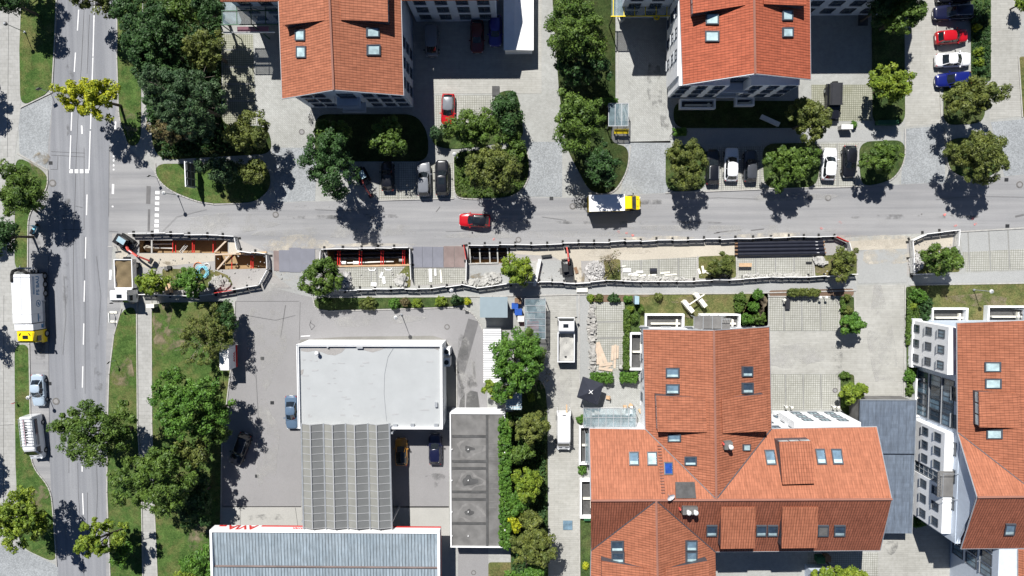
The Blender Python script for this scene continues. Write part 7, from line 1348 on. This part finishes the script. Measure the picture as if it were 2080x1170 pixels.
T(1046, 738, 54, 84, 10, 'leaf_bright', 'tall bright tree beside the white slatted roof', rc=.6); T(1078, 712, 32, 44, 7, 'leaf_mid', 'green tree between slatted roof and glass bin shelter'); T(1012, 795, 34, 26, 5, 'leaf_lime', 'thin light tree below the slatted roof', dens=.5, rc=.4); T(1092, 760, 28, 36, 4, 'leaf_brown', 'bare grey twiggy shrub beside the lane', dens=.22, bare=22, leafn=20, size=.09)
for i, (x, y, rx, ry, h, lf, lb) in enumerate(((1075, 868, 40, 34, 7, 'leaf_olive', 'olive tree at the top of the lane-side row'), (1062, 918, 26, 26, 5, 'leaf_mid', 'green tree second in the lane-side row'), (1072, 985, 36, 34, 6, 'leaf_lime', 'yellow-green tree in the middle of the lane-side row'), (1056, 1022, 28, 26, 5, 'leaf_bright', 'green tree below the middle of the lane-side row'), (1050, 1058, 22, 26, 4, 'leaf_yellow', 'small yellow tree in the lane-side row'), (1075, 1050, 26, 24, 5, 'leaf_olive', 'small olive tree beside the yellow one'), (1086, 1112, 46, 46, 8, 'leaf_olive', 'large olive tree low in the lane-side row'), (1070, 1165, 44, 20, 5, 'leaf_bright', 'green tree at the bottom edge of the lane-side row'))): T(x, y, rx, ry, h, lf, lb, rc=.5, group='trees along the paved lane')
T(1728, 660, 26, 24, 4, 'leaf_bright', 'small round tree between the parking court and the drive', rc=.4); T(1732, 796, 28, 22, 4, 'leaf_lime', 'small bright tree beside the slate-blue garage roof', rc=.4); T(1700, 1164, 56, 16, 6, 'leaf_lime', 'bright green tree cut by the bottom edge under the eaves', rc=.45)
for x, y, r, lb in ((-20, 225, 52, 'off-frame tree shading the upper left pavement'), (-15, 500, 42, 'off-frame tree shading the left edge beside the verge tree'), (-18, 690, 56, 'off-frame tree shading the left pavement beside the suction truck'), (-18, 965, 46, 'off-frame tree shading the lower left pavement'), (88, 30, 48, 'off-frame tree shading the top left lawn')):
    gx, gy = x-26, y-73; T(1064+(gx-1064)/.929, 505+(gy-505)/.929, r, r, 10, 'leaf_mid', lb, dens=.8)
B = bush
for x, y, rx, ry, h, lf, lb in ((745, 618, 22, 14, 1.8, 'leaf_olive', 'loose olive bush left in the strip above the station loop'), (800, 617, 13, 12, 1.6, 'leaf_bright', 'green round bush in the middle of the station strip'), (822, 614, 11, 11, 1.5, 'leaf_brown', 'brownish bush in the station strip'), (846, 616, 12, 11, 1.5, 'leaf_lime', 'yellow-green bush in the station strip'), (895, 612, 13, 11, 1.5, 'leaf_lime', 'yellow-green bush with a post in the station strip'), (926, 609, 13, 11, 1.8, 'leaf_dark', 'dark round bush near the grey shed'), (950, 612, 7, 8, .8, 'leaf_yellow', 'tiny yellow bush beside the grey shed'), (662, 612, 12, 9, 1.0, 'leaf_mid', 'small bush at the left end of the station strip'),
    (1200, 605, 8, 9, .9, 'leaf_lime', 'left of the small round bushes at the garden corner'), (1217, 606, 9, 9, .9, 'leaf_olive', 'second small round bush at the garden corner'), (1247, 606, 14, 10, 1.1, 'leaf_dark', 'dark low bush right of the garden corner'), (1276, 608, 11, 8, 1.0, 'leaf_bright', 'green bush above the tall hedge strip'), (1281, 628, 8, 8, 1.3, 'leaf_lime', 'lime ball bush near the blue-grey pillar'), (1303, 628, 7, 8, 1.2, 'leaf_mid', 'green ball bush right of the blue-grey pillar'), (1289, 646, 9, 12, 1.4, 'leaf_mid', 'green bush above the west terrace'),
    (1339, 603, 10, 8, 1.2, 'leaf_olive', 'lone round bush on the garden lawn'), (1506, 606, 14, 12, 1.6, 'leaf_mid', 'upper left bush of the clipped group right of the lawn'), (1541, 598, 12, 12, 1.6, 'leaf_bright', 'upper right bush of the clipped group'), (1502, 623, 12, 13, 1.7, 'leaf_mid', 'middle left ball bush of the clipped group'), (1533, 624, 13, 12, 1.7, 'leaf_bright', 'middle right ball bush of the clipped group'), (1517, 648, 16, 14, 1.8, 'leaf_bright', 'lower left bush of the clipped group'), (1544, 647, 15, 15, 1.8, 'leaf_mid', 'lower right bush of the clipped group'),
    (1869, 601, 18, 16, 2.0, 'leaf_bright', 'large bright ball bush right of the drive'), (1854, 622, 9, 9, 1.2, 'leaf_lime', 'small lime bush below the large ball bush'), (1884, 620, 14, 22, 1.6, 'leaf_dark', 'dark bush beside the large ball bush'), (1879, 645, 11, 9, 1.8, 'leaf_dark', 'dark clipped dome at the terrace corner'), (1850, 765, 12, 16, 1.2, 'leaf_bright', 'green bush between the two west terraces'), (1849, 793, 8, 14, 1.0, 'leaf_mid', 'green bush above the slate-blue garage roof'),
    (1870, 1060, 15, 18, 2.0, 'leaf_bright', 'bright oval bush at the foot of the white bays'), (1868, 1035, 10, 8, 1.2, 'leaf_dark', 'dark low bush above the bright oval one'), (1722, 605, 8, 8, 1.0, 'leaf_olive', 'olive bush at the top of the strip beside the court'), (1724, 631, 10, 10, 1.2, 'leaf_olive', 'round brown-green bush in the strip beside the court'), (1712, 622, 6, 18, .9, 'leaf_mid', 'low green filling bush beside the round brown-green one'), (1718, 763, 13, 8, 1.1, 'leaf_mid', 'clipped rounded hedge block below the court'), (1716, 817, 8, 14, 1.1, 'leaf_mid', 'oval bush beside the slate-blue garage'), (1720, 852, 8, 8, .9, 'leaf_olive', 'small olive bush at the garage corner'),
    (1180, 853, 10, 11, 1.3, 'leaf_bright', 'round bush at the corner of the conservatory'), (1190, 1150, 7, 8, .9, 'leaf_yellow', 'small yellow bush on the narrow lawn beside the lane'), (1183, 955, 9, 12, 1.1, 'leaf_bright', 'green bush between the two lane-side patios'), (1079, 808, 9, 10, 1.2, 'leaf_lime', 'small lime bush in dark shade beside the tiled canopy'),
    (1986, 55, 8, 8, 1.1, 'leaf_yellow', 'yellow ball bush beside the red small car'), (1990, 105, 11, 9, 1.1, 'leaf_lime', 'upper lime bush beside the white saloon'), (1990, 126, 11, 9, 1.1, 'leaf_lime', 'lower lime bush beside the white saloon'), (1994, 142, 11, 7, 1.1, 'leaf_dark', 'dark oval bush beside the blue car'), (1982, 30, 10, 20, 1.3, 'leaf_dark', 'dark bush at the nose of the navy estate'), (1735, 253, 8, 8, .9, 'leaf_bright', 'small bright round bush beside the letterbox block'),
    (405, 230, 0, 0, 0, '', '')):
    if rx: B(x, y, rx, ry, h, lf, lb, group='garden bushes')
H_ = dict(square=True, name='hedge', cat='hedge')
B(1222, 767, 24, 11, 1.5, 'leaf_bright', 'left clipped hedge block below the planks', **H_); B(1277, 766, 19, 11, 1.5, 'leaf_bright', 'right clipped hedge block below the planks', **H_); B(1272, 690, 7, 62, 1.2, 'leaf_mid', 'long narrow hedge between the grid patio and the west terrace', **H_)
B(1632, 594, 32, 8, 1.3, 'leaf_olive', 'flat-topped reddish-green hedge above the parking court', **H_); B(1380, 268, 14, 8, 1.2, 'leaf_bright', 'short box hedge at the corner of the shaded lawn', **H_); B(1026, 975, 13, 135, 4.0, 'leaf_bright', 'long ivy hedge along the flat garage roof', size=.13, n=1500, **H_)
B(1846, 650, 5, 50, .8, 'leaf_mid', 'thin low hedge along the drive beside the right-hand house', **H_)
B(1230, 206, 26, 6, 1.3, 'leaf_bright', 'short hedge above the bicycle shelter', **H_)
# ground cover plants and small stones scattered on the planted islands
def scatter(name, label, poly, n, size, leaf, seed, h=.25):
    rng = np.random.default_rng(seed); xs_ = [p[0] for p in poly]; ys_ = [p[1] for p in poly]; pts = []
    def inside(x, y):
        c = False; j = len(poly)-1
        for i in range(len(poly)):
            (xi, yi), (xj, yj) = poly[i], poly[j]
            if (yi > y) != (yj > y) and x < (xj-xi)*(y-yi)/(yj-yi)+xi: c = not c
            j = i
        return c
    while len(pts) < n:
        x, y = rng.uniform(min(xs_), max(xs_)), rng.uniform(min(ys_), max(ys_))
        if inside(x, y): p = P(x, y, 0); pts.append((p.x, p.y, .08+rng.random()*h))
    v = leaf_geo(np.array(pts), np.full(n, .16), 9, size, rng); o = mesh_leaves(name, v, leaf, None, (0, 0, 0)); tag(o, label, 'ground cover', None, 'stuff')
scatter('ground_cover', 'low green cover on the shrub island beside the lamp post', [(924, 312), (1070, 302), (1074, 350), (1060, 383), (1030, 400), (937, 400), (926, 392)], 900, .1, 'leaf_mid', 5)
scatter('ground_cover', 'low green cover along the lane-side tree row', [(1040, 845), (1108, 845), (1110, 1170), (1040, 1170)], 1800, .12, 'leaf_dark', 6, .6)
scatter('ground_cover', 'low cover under the grove left of the grid paving', [(292, 0), (448, 0), (448, 250), (540, 300), (330, 322), (305, 180)], 3500, .13, 'leaf_dark', 7, .7)
scatter('ground_cover', 'weedy cover in the car-park shrub strip', [(1974, 0), (2008, 0), (2010, 160), (1974, 160)], 500, .1, 'leaf_dark', 8, .3)
scatter('ground_cover', 'leafy cover in the strip beside the drive at the right-hand house', [(1842, 584), (1864, 584), (1864, 800), (1843, 800)], 500, .1, 'leaf_mid', 9, .3)

rng = random.Random(21); m = MB()
for k in range(260):
    x = rng.choice((rng.uniform(560, 1720), rng.uniform(280, 540), rng.uniform(1850, 1935))); y = rng.uniform(548, 566) if 560 < x < 1740 else rng.uniform(520, 585) if x < 560 else rng.uniform(490, 550)
    p = P(x, y); s_ = rng.uniform(.05, .16); m.box((p.x, p.y, .05+s_*.3), (s_*rng.uniform(1, 2), s_, s_*.6), rng.uniform(0, 3))
solo('loose_rubble', m, 'debris', 'small stones scattered between the barrier rows', 'rubble', kind='stuff', loc=(0, 0, 0))
